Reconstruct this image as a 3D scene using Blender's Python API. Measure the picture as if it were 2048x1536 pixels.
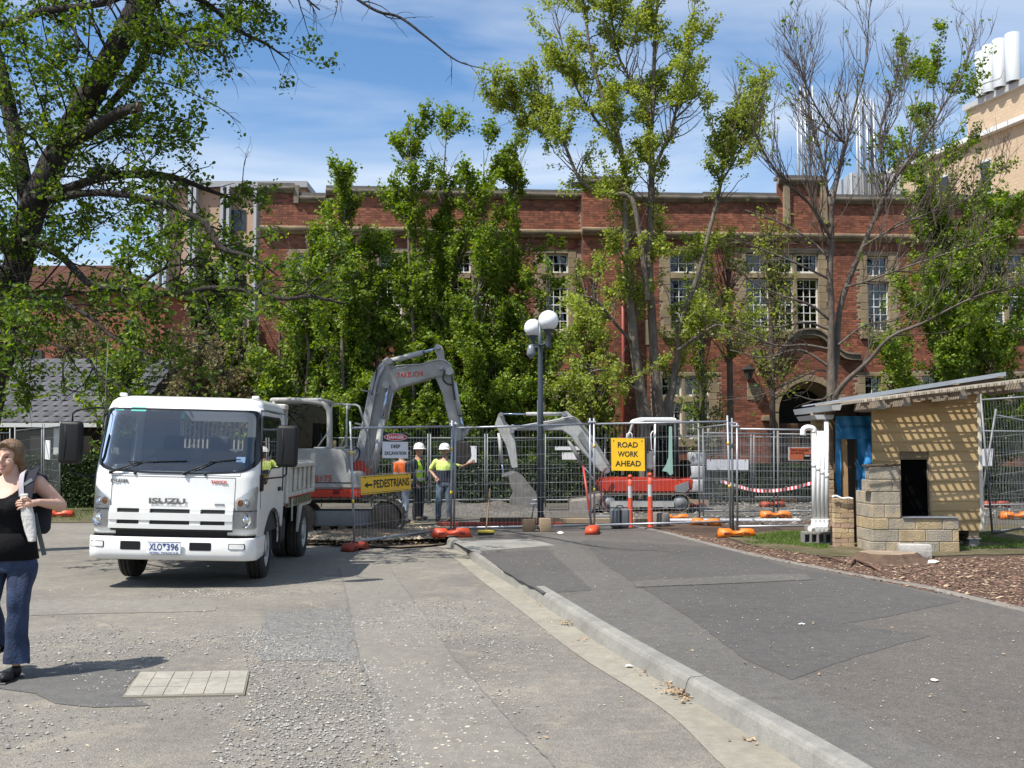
import bpy, bmesh, math, random
import numpy as np
from mathutils import Vector, Matrix, Euler
R = math.radians
random.seed(7)
rng = np.random.default_rng(7)
for o in list(bpy.data.objects):
    bpy.data.objects.remove(o)
SC = bpy.context.scene
COL = SC.collection
# ------------------------------------------------------------------ camera
CAMH = 1.6
FPX = 1991.0                      # focal length in photo pixels (2048 wide)
PITCH = R(3.79)
cam_d = bpy.data.cameras.new('camera')
cam_d.sensor_width = 36.0
cam_d.lens = 36.0 * FPX / 2048.0
cam_d.clip_start = 0.05
cam_d.clip_end = 3000
cam = bpy.data.objects.new('camera', cam_d)
cam.location = (0, 0, CAMH)
cam.rotation_euler = (R(90) + PITCH, 0, 0)
COL.objects.link(cam)
SC.camera = cam
# ------------------------------------------------------------------ light
# shadows fall (0.50, 0.38) metres per metre of height
SH = (0.50, 0.38)
sun_dir = Vector((-SH[0], -SH[1], 1.0)).normalized()
sun_el = math.asin(sun_dir.z)
sun_az = math.atan2(sun_dir.x, sun_dir.y)       # clockwise from +Y
sd = bpy.data.lights.new('sun', 'SUN')
sd.energy = 5.0
sd.angle = R(0.53)
sd.color = (1.0, 0.955, 0.89)
sun = bpy.data.objects.new('sun', sd)
sun.rotation_euler = sun_dir.to_track_quat('Z', 'Y').to_euler()
sun.location = (-8, -6, 20)
COL.objects.link(sun)
W = bpy.data.worlds.new('World')
SC.world = W
W.use_nodes = True
nt = W.node_tree
nt.nodes.clear()
N = nt.nodes.new
L = nt.links.new
out = N('ShaderNodeOutputWorld')
bg = N('ShaderNodeBackground')
bg.inputs['Strength'].default_value = 0.09
sky = N('ShaderNodeTexSky')
sky.sky_type = 'NISHITA'
sky.sun_disc = False
sky.sun_elevation = sun_el
sky.sun_rotation = sun_az
sky.air_density = 1.0
sky.dust_density = 1.0
sky.ozone_density = 1.6
hs = N('ShaderNodeHueSaturation')
hs.inputs['Saturation'].default_value = 1.22
hs.inputs['Value'].default_value = 1.5
L(sky.outputs[0], hs.inputs['Color'])
tc = N('ShaderNodeTexCoord')
sep = N('ShaderNodeSeparateXYZ')
L(tc.outputs['Generated'], sep.inputs[0])
# project the direction on a high flat layer: cirrus drawn out by the wind
mx = N('ShaderNodeMath'); mx.operation = 'MAXIMUM'; mx.inputs[1].default_value = 0.03
L(sep.outputs['Z'], mx.inputs[0])
add = N('ShaderNodeMath'); add.operation = 'ADD'; add.inputs[1].default_value = 0.12
L(mx.outputs[0], add.inputs[0])
dx = N('ShaderNodeMath'); dx.operation = 'DIVIDE'
dy = N('ShaderNodeMath'); dy.operation = 'DIVIDE'
L(sep.outputs['X'], dx.inputs[0]); L(add.outputs[0], dx.inputs[1])
L(sep.outputs['Y'], dy.inputs[0]); L(add.outputs[0], dy.inputs[1])
cmb = N('ShaderNodeCombineXYZ')
L(dx.outputs[0], cmb.inputs[0]); L(dy.outputs[0], cmb.inputs[1])
mp = N('ShaderNodeMapping')
mp.inputs['Rotation'].default_value = (0, 0, R(-38))
mp.inputs['Scale'].default_value = (0.75, 1.9, 1.0)
mp.inputs['Location'].default_value = (0.4, 0.15, 0.0)
L(cmb.outputs[0], mp.inputs[0])
n1 = N('ShaderNodeTexNoise'); n1.inputs['Scale'].default_value = 1.1; n1.inputs['Detail'].default_value = 7
n1.inputs['Roughness'].default_value = 0.52; n1.inputs['Distortion'].default_value = 0.6
L(mp.outputs[0], n1.inputs['Vector'])
cr = N('ShaderNodeValToRGB')
cr.color_ramp.elements[0].position = 0.36; cr.color_ramp.elements[0].color = (0, 0, 0, 1)
cr.color_ramp.elements[1].position = 0.82; cr.color_ramp.elements[1].color = (1, 1, 1, 1)
L(n1.outputs[0], cr.inputs[0])
cm = N('ShaderNodeMath'); cm.operation = 'MULTIPLY'; cm.inputs[1].default_value = 0.85
L(cr.outputs[0], cm.inputs[0])
mixc = N('ShaderNodeMix'); mixc.data_type = 'RGBA'
mixc.inputs['B'].default_value = (8.2, 8.7, 9.3, 1)
L(cm.outputs[0], mixc.inputs['Factor'])
L(hs.outputs[0], mixc.inputs['A'])
L(mixc.outputs['Result'], bg.inputs['Color'])
L(bg.outputs[0], out.inputs[0])
SC.view_settings.view_transform = 'Standard'
SC.view_settings.look = 'None'
SC.view_settings.exposure = 0.45
SC.view_settings.gamma = 1.0
SC.view_settings.use_curve_mapping = False
SC.render.film_transparent = False
try:
    SC.cycles.max_bounces = 6
    SC.cycles.transparent_max_bounces = 16
    SC.cycles.transmission_bounces = 4
    SC.cycles.use_denoising = True
    SC.cycles.caustics_reflective = False
    SC.cycles.caustics_refractive = False
except Exception:
    pass
# ------------------------------------------------------------------ measuring the place from the photograph
_f = np.array([0, math.cos(PITCH), math.sin(PITCH)])
_u = np.array([0, -math.sin(PITCH), math.cos(PITCH)])
def ray(u, v):
    return np.array([(u - 1024) / FPX, 0, 0]) + _u * ((768 - v) / FPX) + _f
def at(u, v, Y):
    d = ray(u, v)
    t = Y / d[1]
    return Vector((d[0] * t, Y, CAMH + d[2] * t))
def gnd(u, v, z=0.0):
    d = ray(u, v)
    t = (z - CAMH) / d[2]
    return Vector((d[0] * t, d[1] * t, z))
# ------------------------------------------------------------------ objects
ORG = {}
def tag(o, label=None, cat=None, group=None, kind=None):
    if label: o['label'] = label
    if cat: o['category'] = cat
    if group: o['group'] = group
    if kind: o['kind'] = kind
    return o
def empty(name, loc, label=None, cat=None, group=None):
    o = bpy.data.objects.new(name, None)
    o.location = loc
    o.empty_display_size = 0.2
    COL.objects.link(o)
    ORG[o.name] = Vector(loc)
    return tag(o, label, cat, group)
def link(name, me, mat=None, parent=None, **kw):
    o = bpy.data.objects.new(name, me)
    COL.objects.link(o)
    if mat is not None and not me.materials:
        me.materials.append(mat)
    if parent is not None:
        o.parent = parent
        ORG[o.name] = ORG.get(parent.name, Vector((0, 0, 0)))
    else:
        ORG[o.name] = Vector((0, 0, 0))
    return tag(o, **kw)
def copy_tree(o, parent=None):
    c = o.copy()
    COL.objects.link(c)
    ORG[c.name] = ORG.get(o.name, Vector((0, 0, 0)))
    c.parent = parent
    for ch in [k for k in o.children]:
        copy_tree(ch, c)
    return c
class MB:
    """Collects verts and faces."""
    def __init__(s):
        s.v = []; s.f = []; s.n = 0; s.sm = []
    def add(s, vs, fs, smooth=False):
        b = s.n
        for p in vs: s.v.append(tuple(p))
        for f in fs:
            s.f.append(tuple(i + b for i in f)); s.sm.append(smooth)
        s.n += len(vs)
        return s
    def box(s, c, size, rot=None):
        x, y, z = size[0] / 2, size[1] / 2, size[2] / 2
        vs = [Vector((a * x, b * y, d * z)) for d in (-1, 1) for b in (-1, 1) for a in (-1, 1)]
        if rot is not None:
            m = rot if isinstance(rot, Matrix) else Euler(rot).to_matrix()
            vs = [m @ p for p in vs]
        c = Vector(c)
        vs = [p + c for p in vs]
        return s.add(vs, [(0, 2, 3, 1), (4, 5, 7, 6), (0, 1, 5, 4), (2, 6, 7, 3), (0, 4, 6, 2), (1, 3, 7, 5)])
    def bb(s, a, b):
        return s.box(((a[0] + b[0]) / 2, (a[1] + b[1]) / 2, (a[2] + b[2]) / 2), (abs(b[0] - a[0]), abs(b[1] - a[1]), abs(b[2] - a[2])))
    def rbox(s, c, size, bev=0.02, seg=2, rot=None):
        bm = bmesh.new()
        bmesh.ops.create_cube(bm, size=1)
        bmesh.ops.scale(bm, vec=size, verts=bm.verts)
        bmesh.ops.bevel(bm, geom=bm.edges[:], offset=bev, segments=seg, affect='EDGES', profile=0.5)
        m = Matrix.Identity(3)
        if rot is not None:
            m = rot if isinstance(rot, Matrix) else Euler(rot).to_matrix()
        bm.verts.index_update()
        vs = [m @ p.co + Vector(c) for p in bm.verts]
        fs = [[q.index for q in f.verts] for f in bm.faces]
        bm.free()
        return s.add(vs, fs, seg > 1)
    def tube(s, pts, r, n=8, caps=True, smooth=True):
        pts = [Vector(p) for p in pts]
        if not hasattr(r, '__len__'): r = [r] * len(pts)
        vs = []; prev = None
        for i, p in enumerate(pts):
            if i == 0: d = pts[1] - p
            elif i == len(pts) - 1: d = p - pts[i - 1]
            else: d = (pts[i + 1] - p).normalized() + (p - pts[i - 1]).normalized()
            if d.length < 1e-9: d = Vector((0, 0, 1))
            d.normalize()
            if prev is None:
                a = d.orthogonal().normalized()
            else:
                a = prev - d * prev.dot(d)
                if a.length < 1e-6: a = d.orthogonal()
                a.normalize()
            prev = a
            b = d.cross(a)
            for k in range(n):
                t = 2 * math.pi * k / n
                vs.append(p + (a * math.cos(t) + b * math.sin(t)) * r[i])
        fs = []
        for i in range(len(pts) - 1):
            for k in range(n):
                k2 = (k + 1) % n
                fs.append((i * n + k, i * n + k2, (i + 1) * n + k2, (i + 1) * n + k))
        s.add(vs, fs, smooth)
        if caps:
            b = s.n - len(vs)
            s.f.append(tuple(b + k for k in reversed(range(n)))); s.sm.append(False)
            e = b + (len(pts) - 1) * n
            s.f.append(tuple(e + k for k in range(n))); s.sm.append(False)
        return s
    def cyl(s, a, b, r, n=16, r2=None):
        return s.tube([a, b], [r, r if r2 is None else r2], n)
    def prism(s, poly, ax, t0, t1, f=None, bev=0):
        """poly: 2D outline; ax: axis of extrusion 'x','y','z' from t0 to t1."""
        def mk(p, t):
            if ax == 'x': return (t, p[0], p[1])
            if ax == 'y': return (p[0], t, p[1])
            return (p[0], p[1], t)
        n = len(poly)
        area = sum(poly[i][0] * poly[(i + 1) % n][1] - poly[(i + 1) % n][0] * poly[i][1] for i in range(n))
        if area < 0: poly = list(reversed(poly))
        vs = [mk(p, t0) for p in poly] + [mk(p, t1) for p in poly]
        fs = [tuple(reversed(range(n))), tuple(range(n, 2 * n))]
        for i in range(n):
            j = (i + 1) % n
            fs.append((i, j, n + j, n + i))
        if f: vs = [f(Vector(p)) for p in vs]
        return s.add(vs, fs)
    def lathe(s, prof, c=(0, 0, 0), n=24, axis='z', smooth=True):
        vs = []; c = Vector(c)
        for r, h in prof:
            for k in range(n):
                t = 2 * math.pi * k / n
                if axis == 'z': p = Vector((r * math.cos(t), r * math.sin(t), h))
                elif axis == 'x': p = Vector((h, r * math.cos(t), r * math.sin(t)))
                else: p = Vector((r * math.sin(t), h, r * math.cos(t)))
                vs.append(p + c)
        fs = []
        m = len(prof)
        for i in range(m - 1):
            for k in range(n):
                k2 = (k + 1) % n
                fs.append((i * n + k, i * n + k2, (i + 1) * n + k2, (i + 1) * n + k))
        return s.add(vs, fs, smooth)
    def sphere(s, c, r, n=16, sc=(1, 1, 1)):
        vs = []; fs = []
        c = Vector(c)
        m = n // 2
        for i in range(m + 1):
            a = math.pi * i / m
            for k in range(n):
                t = 2 * math.pi * k / n
                vs.append(c + Vector((r * sc[0] * math.sin(a) * math.cos(t), r * sc[1] * math.sin(a) * math.sin(t), r * sc[2] * math.cos(a))))
        for i in range(m):
            for k in range(n):
                k2 = (k + 1) % n
                fs.append((i * n + k, (i + 1) * n + k, (i + 1) * n + k2, i * n + k2))
        return s.add(vs, fs, True)
    def quad(s, a, b, c, d):
        return s.add([a, b, c, d], [(0, 1, 2, 3)])
    def mesh(s, name, org=None, mat=None):
        me = bpy.data.meshes.new(name)
        if org is not None and (org[0] or org[1] or org[2]):
            ox, oy, oz = org
            vs = [(p[0] - ox, p[1] - oy, p[2] - oz) for p in s.v]
        else:
            vs = s.v
        me.from_pydata(vs, [], s.f)
        me.polygons.foreach_set('use_smooth', s.sm)
        if mat: me.materials.append(mat)
        me.update()
        return me
    def build(s, name, mat, parent=None, **kw):
        org = ORG.get(parent.name) if parent is not None else None
        return link(name, s.mesh(name, org, mat), mat, parent, **kw)
def np_mesh(name, verts, faces, mat=None, org=None, smooth=False):
    """verts (N,3) array, faces (M,k) int array"""
    me = bpy.data.meshes.new(name)
    verts = np.asarray(verts, dtype=np.float32)
    if org is not None:
        verts = verts - np.array(org, dtype=np.float32)
    faces = np.asarray(faces, dtype=np.int32)
    k = faces.shape[1]
    me.vertices.add(len(verts)); me.vertices.foreach_set('co', verts.ravel())
    me.loops.add(faces.size); me.loops.foreach_set('vertex_index', faces.ravel())
    me.polygons.add(len(faces))
    me.polygons.foreach_set('loop_start', np.arange(0, faces.size, k, dtype=np.int32))
    try:
        me.polygons.foreach_set('loop_total', np.full(len(faces), k, dtype=np.int32))
    except Exception:
        pass
    me.polygons.foreach_set('use_smooth', np.full(len(faces), smooth, dtype=bool))
    if mat: me.materials.append(mat)
    me.update(calc_edges=True)
    me.validate()
    return me
# ------------------------------------------------------------------ materials
MATS = {}
def M(name, col, rough=0.6, metal=0.0, var=0.0, vscale=6.0, bump=0.0, bscale=40.0, col2=None, detail=6,
      spec=0.5, coat=0.0, island=0.0, trans=0.0, stops=None, emit=0, stretch=None, alpha=1):
    """Principled with object-space noise: `var` mixes col towards col2, `island` varies value per piece."""
    if name in MATS: return MATS[name]
    m = bpy.data.materials.new(name)
    m.use_nodes = True
    t = m.node_tree
    b = t.nodes['Principled BSDF']
    b.inputs['Roughness'].default_value = rough
    b.inputs['Metallic'].default_value = metal
    b.inputs['Specular IOR Level'].default_value = spec
    b.inputs['Coat Weight'].default_value = coat
    b.inputs['Coat Roughness'].default_value = 0.08
    c4 = (*col, 1)
    b.inputs['Base Color'].default_value = c4
    last = None
    tcn = None
    def coord():
        nonlocal tcn
        if tcn is None:
            tcn = t.nodes.new('ShaderNodeTexCoord')
            if stretch:
                mpn = t.nodes.new('ShaderNodeMapping')
                mpn.inputs['Scale'].default_value = stretch
                t.links.new(tcn.outputs['Object'], mpn.inputs[0])
                tcn = mpn
                return mpn.outputs[0]
        return tcn.outputs[0] if tcn.bl_idname == 'ShaderNodeMapping' else tcn.outputs['Object']
    if var > 0 or col2:
        n = t.nodes.new('ShaderNodeTexNoise')
        n.inputs['Scale'].default_value = vscale
        n.inputs['Detail'].default_value = detail
        n.inputs['Roughness'].default_value = 0.62
        t.links.new(coord(), n.inputs['Vector'])
        r = t.nodes.new('ShaderNodeValToRGB')
        r.color_ramp.elements[0].position = 0.32 if not stops else stops[0]
        r.color_ramp.elements[1].position = 0.68 if not stops else stops[1]
        c2 = col2 if col2 else tuple(x * (1 - var) for x in col)
        r.color_ramp.elements[0].color = (*c2, 1)
        r.color_ramp.elements[1].color = c4
        t.links.new(n.outputs[0], r.inputs[0])
        last = r.outputs[0]
        # roughness follows a little
        mr = t.nodes.new('ShaderNodeMapRange')
        mr.inputs['To Min'].default_value = min(1, rough + 0.12)
        mr.inputs['To Max'].default_value = max(0.02, rough - 0.08)
        t.links.new(n.outputs[0], mr.inputs['Value'])
        t.links.new(mr.outputs[0], b.inputs['Roughness'])
    if island > 0:
        g = t.nodes.new('ShaderNodeNewGeometry')
        mr = t.nodes.new('ShaderNodeMapRange')
        mr.inputs['To Min'].default_value = 1 - island
        mr.inputs['To Max'].default_value = 1 + island
        oi = t.nodes.new('ShaderNodeObjectInfo')
        ad = t.nodes.new('ShaderNodeMath'); ad.operation = 'ADD'
        t.links.new(g.outputs['Random Per Island'], ad.inputs[0])
        t.links.new(oi.outputs['Random'], ad.inputs[1])
        fr = t.nodes.new('ShaderNodeMath'); fr.operation = 'FRACT'
        t.links.new(ad.outputs[0], fr.inputs[0])
        t.links.new(fr.outputs[0], mr.inputs['Value'])
        h = t.nodes.new('ShaderNodeHueSaturation')
        h.inputs['Color'].default_value = c4
        if last: t.links.new(last, h.inputs['Color'])
        t.links.new(mr.outputs[0], h.inputs['Value'])
        last = h.outputs[0]
    if last: t.links.new(last, b.inputs['Base Color'])
    if bump > 0:
        n = t.nodes.new('ShaderNodeTexNoise')
        n.inputs['Scale'].default_value = bscale
        n.inputs['Detail'].default_value = 5
        t.links.new(coord(), n.inputs['Vector'])
        bp = t.nodes.new('ShaderNodeBump')
        bp.inputs['Strength'].default_value = bump
        bp.inputs['Distance'].default_value = 0.02
        t.links.new(n.outputs[0], bp.inputs['Height'])
        t.links.new(bp.outputs[0], b.inputs['Normal'])
    if trans > 0:
        b.inputs['Transmission Weight'].default_value = trans
    if emit:
        b.inputs['Emission Color'].default_value = c4
        b.inputs['Emission Strength'].default_value = emit
    if alpha < 1:
        b.inputs['Alpha'].default_value = alpha
    MATS[name] = m
    return m
def leaf_mat(name, c1, c2, transl=0.45, rough=0.5, c3=None):
    """leaf: colour varies per leaf between c1 and c2, light shines through"""
    m = bpy.data.materials.new(name)
    m.use_nodes = True
    t = m.node_tree
    b = t.nodes['Principled BSDF']
    o = t.nodes['Material Output']
    g = t.nodes.new('ShaderNodeNewGeometry')
    r = t.nodes.new('ShaderNodeValToRGB')
    r.color_ramp.elements[0].color = (*c1, 1)
    r.color_ramp.elements[1].color = (*c2, 1)
    if c3:
        e = r.color_ramp.elements.new(0.93); e.color = (*c2, 1)
        r.color_ramp.elements[-1].color = (*c3, 1)
    t.links.new(g.outputs['Random Per Island'], r.inputs[0])
    tcn = t.nodes.new('ShaderNodeTexCoord')
    n = t.nodes.new('ShaderNodeTexNoise'); n.inputs['Scale'].default_value = 0.7; n.inputs['Detail'].default_value = 3
    t.links.new(tcn.outputs['Object'], n.inputs['Vector'])
    mr = t.nodes.new('ShaderNodeMapRange'); mr.inputs['From Min'].default_value = 0.3; mr.inputs['From Max'].default_value = 0.7
    mr.inputs['To Min'].default_value = 0.78; mr.inputs['To Max'].default_value = 1.2
    t.links.new(n.outputs[0], mr.inputs['Value'])
    h = t.nodes.new('ShaderNodeHueSaturation')
    t.links.new(r.outputs[0], h.inputs['Color']); t.links.new(mr.outputs[0], h.inputs['Value'])
    t.links.new(h.outputs[0], b.inputs['Base Color'])
    b.inputs['Roughness'].default_value = rough
    b.inputs['Specular IOR Level'].default_value = 0.35
    tr = t.nodes.new('ShaderNodeBsdfTranslucent')
    hh = t.nodes.new('ShaderNodeHueSaturation')
    hh.inputs['Hue'].default_value = 0.485; hh.inputs['Saturation'].default_value = 1.15; hh.inputs['Value'].default_value = 1.35
    t.links.new(h.outputs[0], hh.inputs['Color'])
    t.links.new(hh.outputs[0], tr.inputs['Color'])
    mx = t.nodes.new('ShaderNodeMixShader'); mx.inputs[0].default_value = transl
    t.links.new(b.outputs[0], mx.inputs[1]); t.links.new(tr.outputs[0], mx.inputs[2])
    t.links.new(mx.outputs[0], o.inputs[0])
    return m
def glass_mat(name, tint=(0.02, 0.03, 0.03), refl=1.0, see=0.35, rough=0.01):
    """window glass: fresnel reflection over a tinted see-through"""
    m = bpy.data.materials.new(name)
    m.use_nodes = True
    t = m.node_tree
    for n in list(t.nodes):
        if n.type != 'OUTPUT_MATERIAL': t.nodes.remove(n)
    o = t.nodes['Material Output']
    fr = t.nodes.new('ShaderNodeFresnel'); fr.inputs[0].default_value = 1.52
    mu = t.nodes.new('ShaderNodeMath'); mu.operation = 'MULTIPLY'; mu.inputs[1].default_value = refl; mu.use_clamp = True
    t.links.new(fr.outputs[0], mu.inputs[0])
    gl = t.nodes.new('ShaderNodeBsdfGlossy'); gl.inputs['Roughness'].default_value = rough
    gl.inputs['Color'].default_value = (1, 1, 1, 1)
    tp = t.nodes.new('ShaderNodeBsdfTransparent'); tp.inputs[0].default_value = (*[see * (0.6 + 0.4 * x / max(tint)) for x in tint], 1)
    mx = t.nodes.new('ShaderNodeMixShader')
    t.links.new(mu.outputs[0], mx.inputs[0]); t.links.new(tp.outputs[0], mx.inputs[1]); t.links.new(gl.outputs[0], mx.inputs[2])
    t.links.new(mx.outputs[0], o.inputs[0])
    return m
def text_mesh(s, w, h, depth=0.003, bold=0.0):
    """lettering as a mesh centred on the origin in the XZ plane, facing -Y"""
    cu = bpy.data.curves.new('txt', 'FONT')
    cu.body = s; cu.extrude = 0.01; cu.offset = bold; cu.resolution_u = 3
    cu.align_x = 'CENTER'
    o = bpy.data.objects.new('txt', cu)
    COL.objects.link(o)
    dg = bpy.context.evaluated_depsgraph_get()
    dg.update()
    me = bpy.data.meshes.new_from_object(o.evaluated_get(dg))
    bpy.data.objects.remove(o); bpy.data.curves.remove(cu)
    n = len(me.vertices)
    co = np.empty(n * 3, dtype=np.float32); me.vertices.foreach_get('co', co); co = co.reshape(-1, 3)
    mn, mxx = co.min(0), co.max(0)
    sc = (w / (mxx[0] - mn[0]), h / (mxx[1] - mn[1]), depth / 0.02)
    c = (mn + mxx) / 2
    q = np.empty_like(co)
    q[:, 0] = (co[:, 0] - c[0]) * sc[0]
    q[:, 2] = (co[:, 1] - c[1]) * sc[1]
    q[:, 1] = -(co[:, 2] - c[2]) * sc[2]
    me.vertices.foreach_set('co', q.ravel())
    me.update()
    return me
def text(s, center, w, h, mat, parent=None, depth=0.003, rot=None, bold=0.0, name='lettering'):
    me = text_mesh(s, w, h, depth, bold)
    me.materials.clear(); me.materials.append(mat)
    o = link(name, me, mat, parent)
    o.location = Vector(center) - (ORG.get(parent.name, Vector()) if parent is not None else Vector())
    if rot: o.rotation_euler = rot
    return o
def smooth_line(pts, n=8):
    """Catmull-Rom through rows of any width"""
    P = np.array(pts, dtype=float)
    if len(P) < 3:
        return np.array([P[0] + (P[-1] - P[0]) * t for t in np.linspace(0, 1, n + 1)])
    Q = np.vstack([2 * P[0] - P[1], P, 2 * P[-1] - P[-2]])
    outp = []
    for i in range(1, len(Q) - 2):
        p0, p1, p2, p3 = Q[i - 1], Q[i], Q[i + 1], Q[i + 2]
        for k in range(n):
            t = k / n
            outp.append(0.5 * ((2 * p1) + (-p0 + p2) * t + (2 * p0 - 5 * p1 + 4 * p2 - p3) * t * t + (-p0 + 3 * p1 - 3 * p2 + p3) * t ** 3))
    outp.append(P[-1])
    return np.array(outp)
# ------------------------------------------------------------------ ground
PZ = 0.12      # level of the footpath and everything beyond it
def ground_mat(name, base, dark, light, fine=60, stain=None, stain_pos=(0.6, 0.75), bump=0.5, speck=0.5, rough=0.85, blotch=0.7):
    m = bpy.data.materials.new(name); m.use_nodes = True
    t = m.node_tree; b = t.nodes['Principled BSDF']
    b.inputs['Roughness'].default_value = rough
    b.inputs['Specular IOR Level'].default_value = 0.3
    g = t.nodes.new('ShaderNodeTexCoord')
    def noise(sc, det=6, rgh=0.6, dist=0):
        n = t.nodes.new('ShaderNodeTexNoise')
        n.inputs['Scale'].default_value = sc; n.inputs['Detail'].default_value = det
        n.inputs['Roughness'].default_value = rgh; n.inputs['Distortion'].default_value = dist
        t.links.new(g.outputs['Object'], n.inputs['Vector']); return n
    def ramp(src, p0, p1, c0, c1):
        r = t.nodes.new('ShaderNodeValToRGB')
        r.color_ramp.elements[0].position = p0; r.color_ramp.elements[1].position = p1
        r.color_ramp.elements[0].color = (*c0, 1); r.color_ramp.elements[1].color = (*c1, 1)
        t.links.new(src, r.inputs[0]); return r.outputs[0]
    def mix(f, a, c, mode='MIX'):
        x = t.nodes.new('ShaderNodeMix'); x.data_type = 'RGBA'; x.blend_type = mode
        if isinstance(f, float): x.inputs['Factor'].default_value = f
        else: t.links.new(f, x.inputs['Factor'])
        t.links.new(a, x.inputs['A'])
        if isinstance(c, tuple): x.inputs['B'].default_value = (*c, 1)
        else: t.links.new(c, x.inputs['B'])
        return x.outputs['Result']
    big = noise(blotch, 8, 0.65, 0.3)
    c = ramp(big.outputs[0], 0.3, 0.7, dark, base)
    v = t.nodes.new('ShaderNodeTexVoronoi'); v.inputs['Scale'].default_value = fine
    t.links.new(g.outputs['Object'], v.inputs['Vector'])
    sp = ramp(v.outputs['Color'], 0.0, 1.0, tuple(1 - speck for _ in range(3)), tuple(1 + speck * 0.55 for _ in range(3)))
    c = mix(1.0, c, sp, 'MULTIPLY')
    mid = noise(9, 8, 0.75)
    c = mix(1.0, c, ramp(mid.outputs[0], 0.3, 0.72, (0.78, 0.78, 0.78), (1.15, 1.15, 1.14)), 'MULTIPLY')
    if stain:
        st = noise(2.3, 9, 0.72, 0.8)
        f = ramp(st.outputs[0], stain_pos[0], stain_pos[1], (0, 0, 0), (0.75, 0.75, 0.75))
        c = mix(f, c, stain)
    lt = noise(26, 4, 0.8)
    f = ramp(lt.outputs[0], 0.66, 0.74, (0, 0, 0), (0.7, 0.7, 0.7))
    c = mix(f, c, light)
    t.links.new(c, b.inputs['Base Color'])
    bp = t.nodes.new('ShaderNodeBump'); bp.inputs['Strength'].default_value = bump; bp.inputs['Distance'].default_value = 0.012
    ad = t.nodes.new('ShaderNodeMath'); ad.operation = 'ADD'
    t.links.new(v.outputs['Distance'], ad.inputs[0]); t.links.new(mid.outputs[0], ad.inputs[1])
    t.links.new(ad.outputs[0], bp.inputs['Height']); t.links.new(bp.outputs[0], b.inputs['Normal'])
    return m
m_road = ground_mat('worn_asphalt', (0.262, 0.240, 0.202), (0.178, 0.165, 0.142), (0.38, 0.35, 0.28), 105, (0.35, 0.305, 0.225), (0.52, 0.78), 0.5, 0.34)
m_strip = ground_mat('smooth_asphalt', (0.245, 0.228, 0.194), (0.188, 0.175, 0.15), (0.40, 0.37, 0.29), 110, (0.36, 0.32, 0.23), (0.62, 0.8), 0.3, 0.22)
m_patch = ground_mat('patch_asphalt', (0.15, 0.145, 0.135), (0.105, 0.102, 0.095), (0.27, 0.25, 0.2), 110, (0.28, 0.25, 0.18), (0.62, 0.78), 0.35, 0.3)
m_path = ground_mat('path_asphalt', (0.148, 0.133, 0.116), (0.108, 0.098, 0.088), (0.2, 0.185, 0.16), 120, (0.2, 0.17, 0.125), (0.62, 0.82), 0.4, 0.4)
m_pathdark = ground_mat('path_patch', (0.112, 0.105, 0.097), (0.088, 0.083, 0.077), (0.16, 0.145, 0.12), 120, (0.16, 0.14, 0.11), (0.66, 0.86), 0.3, 0.3)
m_pathgrey = ground_mat('path_trench', (0.152, 0.143, 0.13), (0.12, 0.113, 0.102), (0.22, 0.21, 0.19), 140, None, (0, 0), 0.4, 0.35)
m_conc = ground_mat('kerb_concrete', (0.31, 0.30, 0.265), (0.20, 0.195, 0.175), (0.40, 0.385, 0.34), 160, (0.15, 0.14, 0.12), (0.62, 0.8), 0.25, 0.14, blotch=1.6)
m_gutter = ground_mat('gutter_concrete', (0.33, 0.305, 0.245), (0.25, 0.23, 0.185), (0.42, 0.38, 0.30), 160, (0.21, 0.185, 0.14), (0.55, 0.75), 0.2, 0.12, blotch=1.3)
m_edge = ground_mat('edging_concrete', (0.24, 0.22, 0.19), (0.17, 0.155, 0.135), (0.3, 0.28, 0.24), 160, None, (0, 0), 0.2, 0.15, blotch=2)
m_dirt = ground_mat('bare_earth', (0.22, 0.17, 0.115), (0.13, 0.10, 0.07), (0.40, 0.33, 0.22), 60, (0.36, 0.29, 0.19), (0.5, 0.7), 1.0, 0.4)
m_soil = ground_mat('mulch_soil', (0.13, 0.085, 0.06), (0.075, 0.05, 0.038), (0.26, 0.2, 0.14), 55, (0.2, 0.16, 0.11), (0.55, 0.75), 1.0, 0.55)
m_grit = ground_mat('grey_gravel', (0.16, 0.148, 0.125), (0.095, 0.088, 0.075), (0.34, 0.32, 0.27), 45, None, (0, 0), 1.0, 0.55)
m_lawn = ground_mat('lawn_soil', (0.13, 0.105, 0.055), (0.085, 0.085, 0.035), (0.24, 0.20, 0.13), 60, (0.19, 0.155, 0.10), (0.45, 0.65), 1.0, 0.5)
def sheet(name, pts, mat, z=None, parent=None, **kw):
    mb = MB()
    P = [Vector(p) for p in pts]
    if z is not None: P = [Vector((p.x, p.y, z)) for p in P]
    a = sum(P[i].x * P[(i + 1) % len(P)].y - P[(i + 1) % len(P)].x * P[i].y for i in range(len(P)))
    if a < 0: P.reverse()
    mb.add(P, [tuple(range(len(P)))])
    me = mb.mesh(name, None, mat)
    bm = bmesh.new(); bm.from_mesh(me); bmesh.ops.triangulate(bm, faces=bm.faces[:]); bm.to_mesh(me); bm.free()
    if parent is None: kw.setdefault('kind', 'structure')
    return link(name, me, mat, parent, **kw)
def ragged(pts, amp=0.02, step=0.25, seed=1):
    r = random.Random(seed); o = []
    n = len(pts)
    for i in range(n):
        a, b = Vector(pts[i]), Vector(pts[(i + 1) % n])
        k = max(1, int((b - a).length / step))
        for j in range(k):
            p = a.lerp(b, j / k)
            if j: p += Vector((r.uniform(-amp, amp), r.uniform(-amp, amp), 0))
            o.append(p)
    return o
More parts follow.
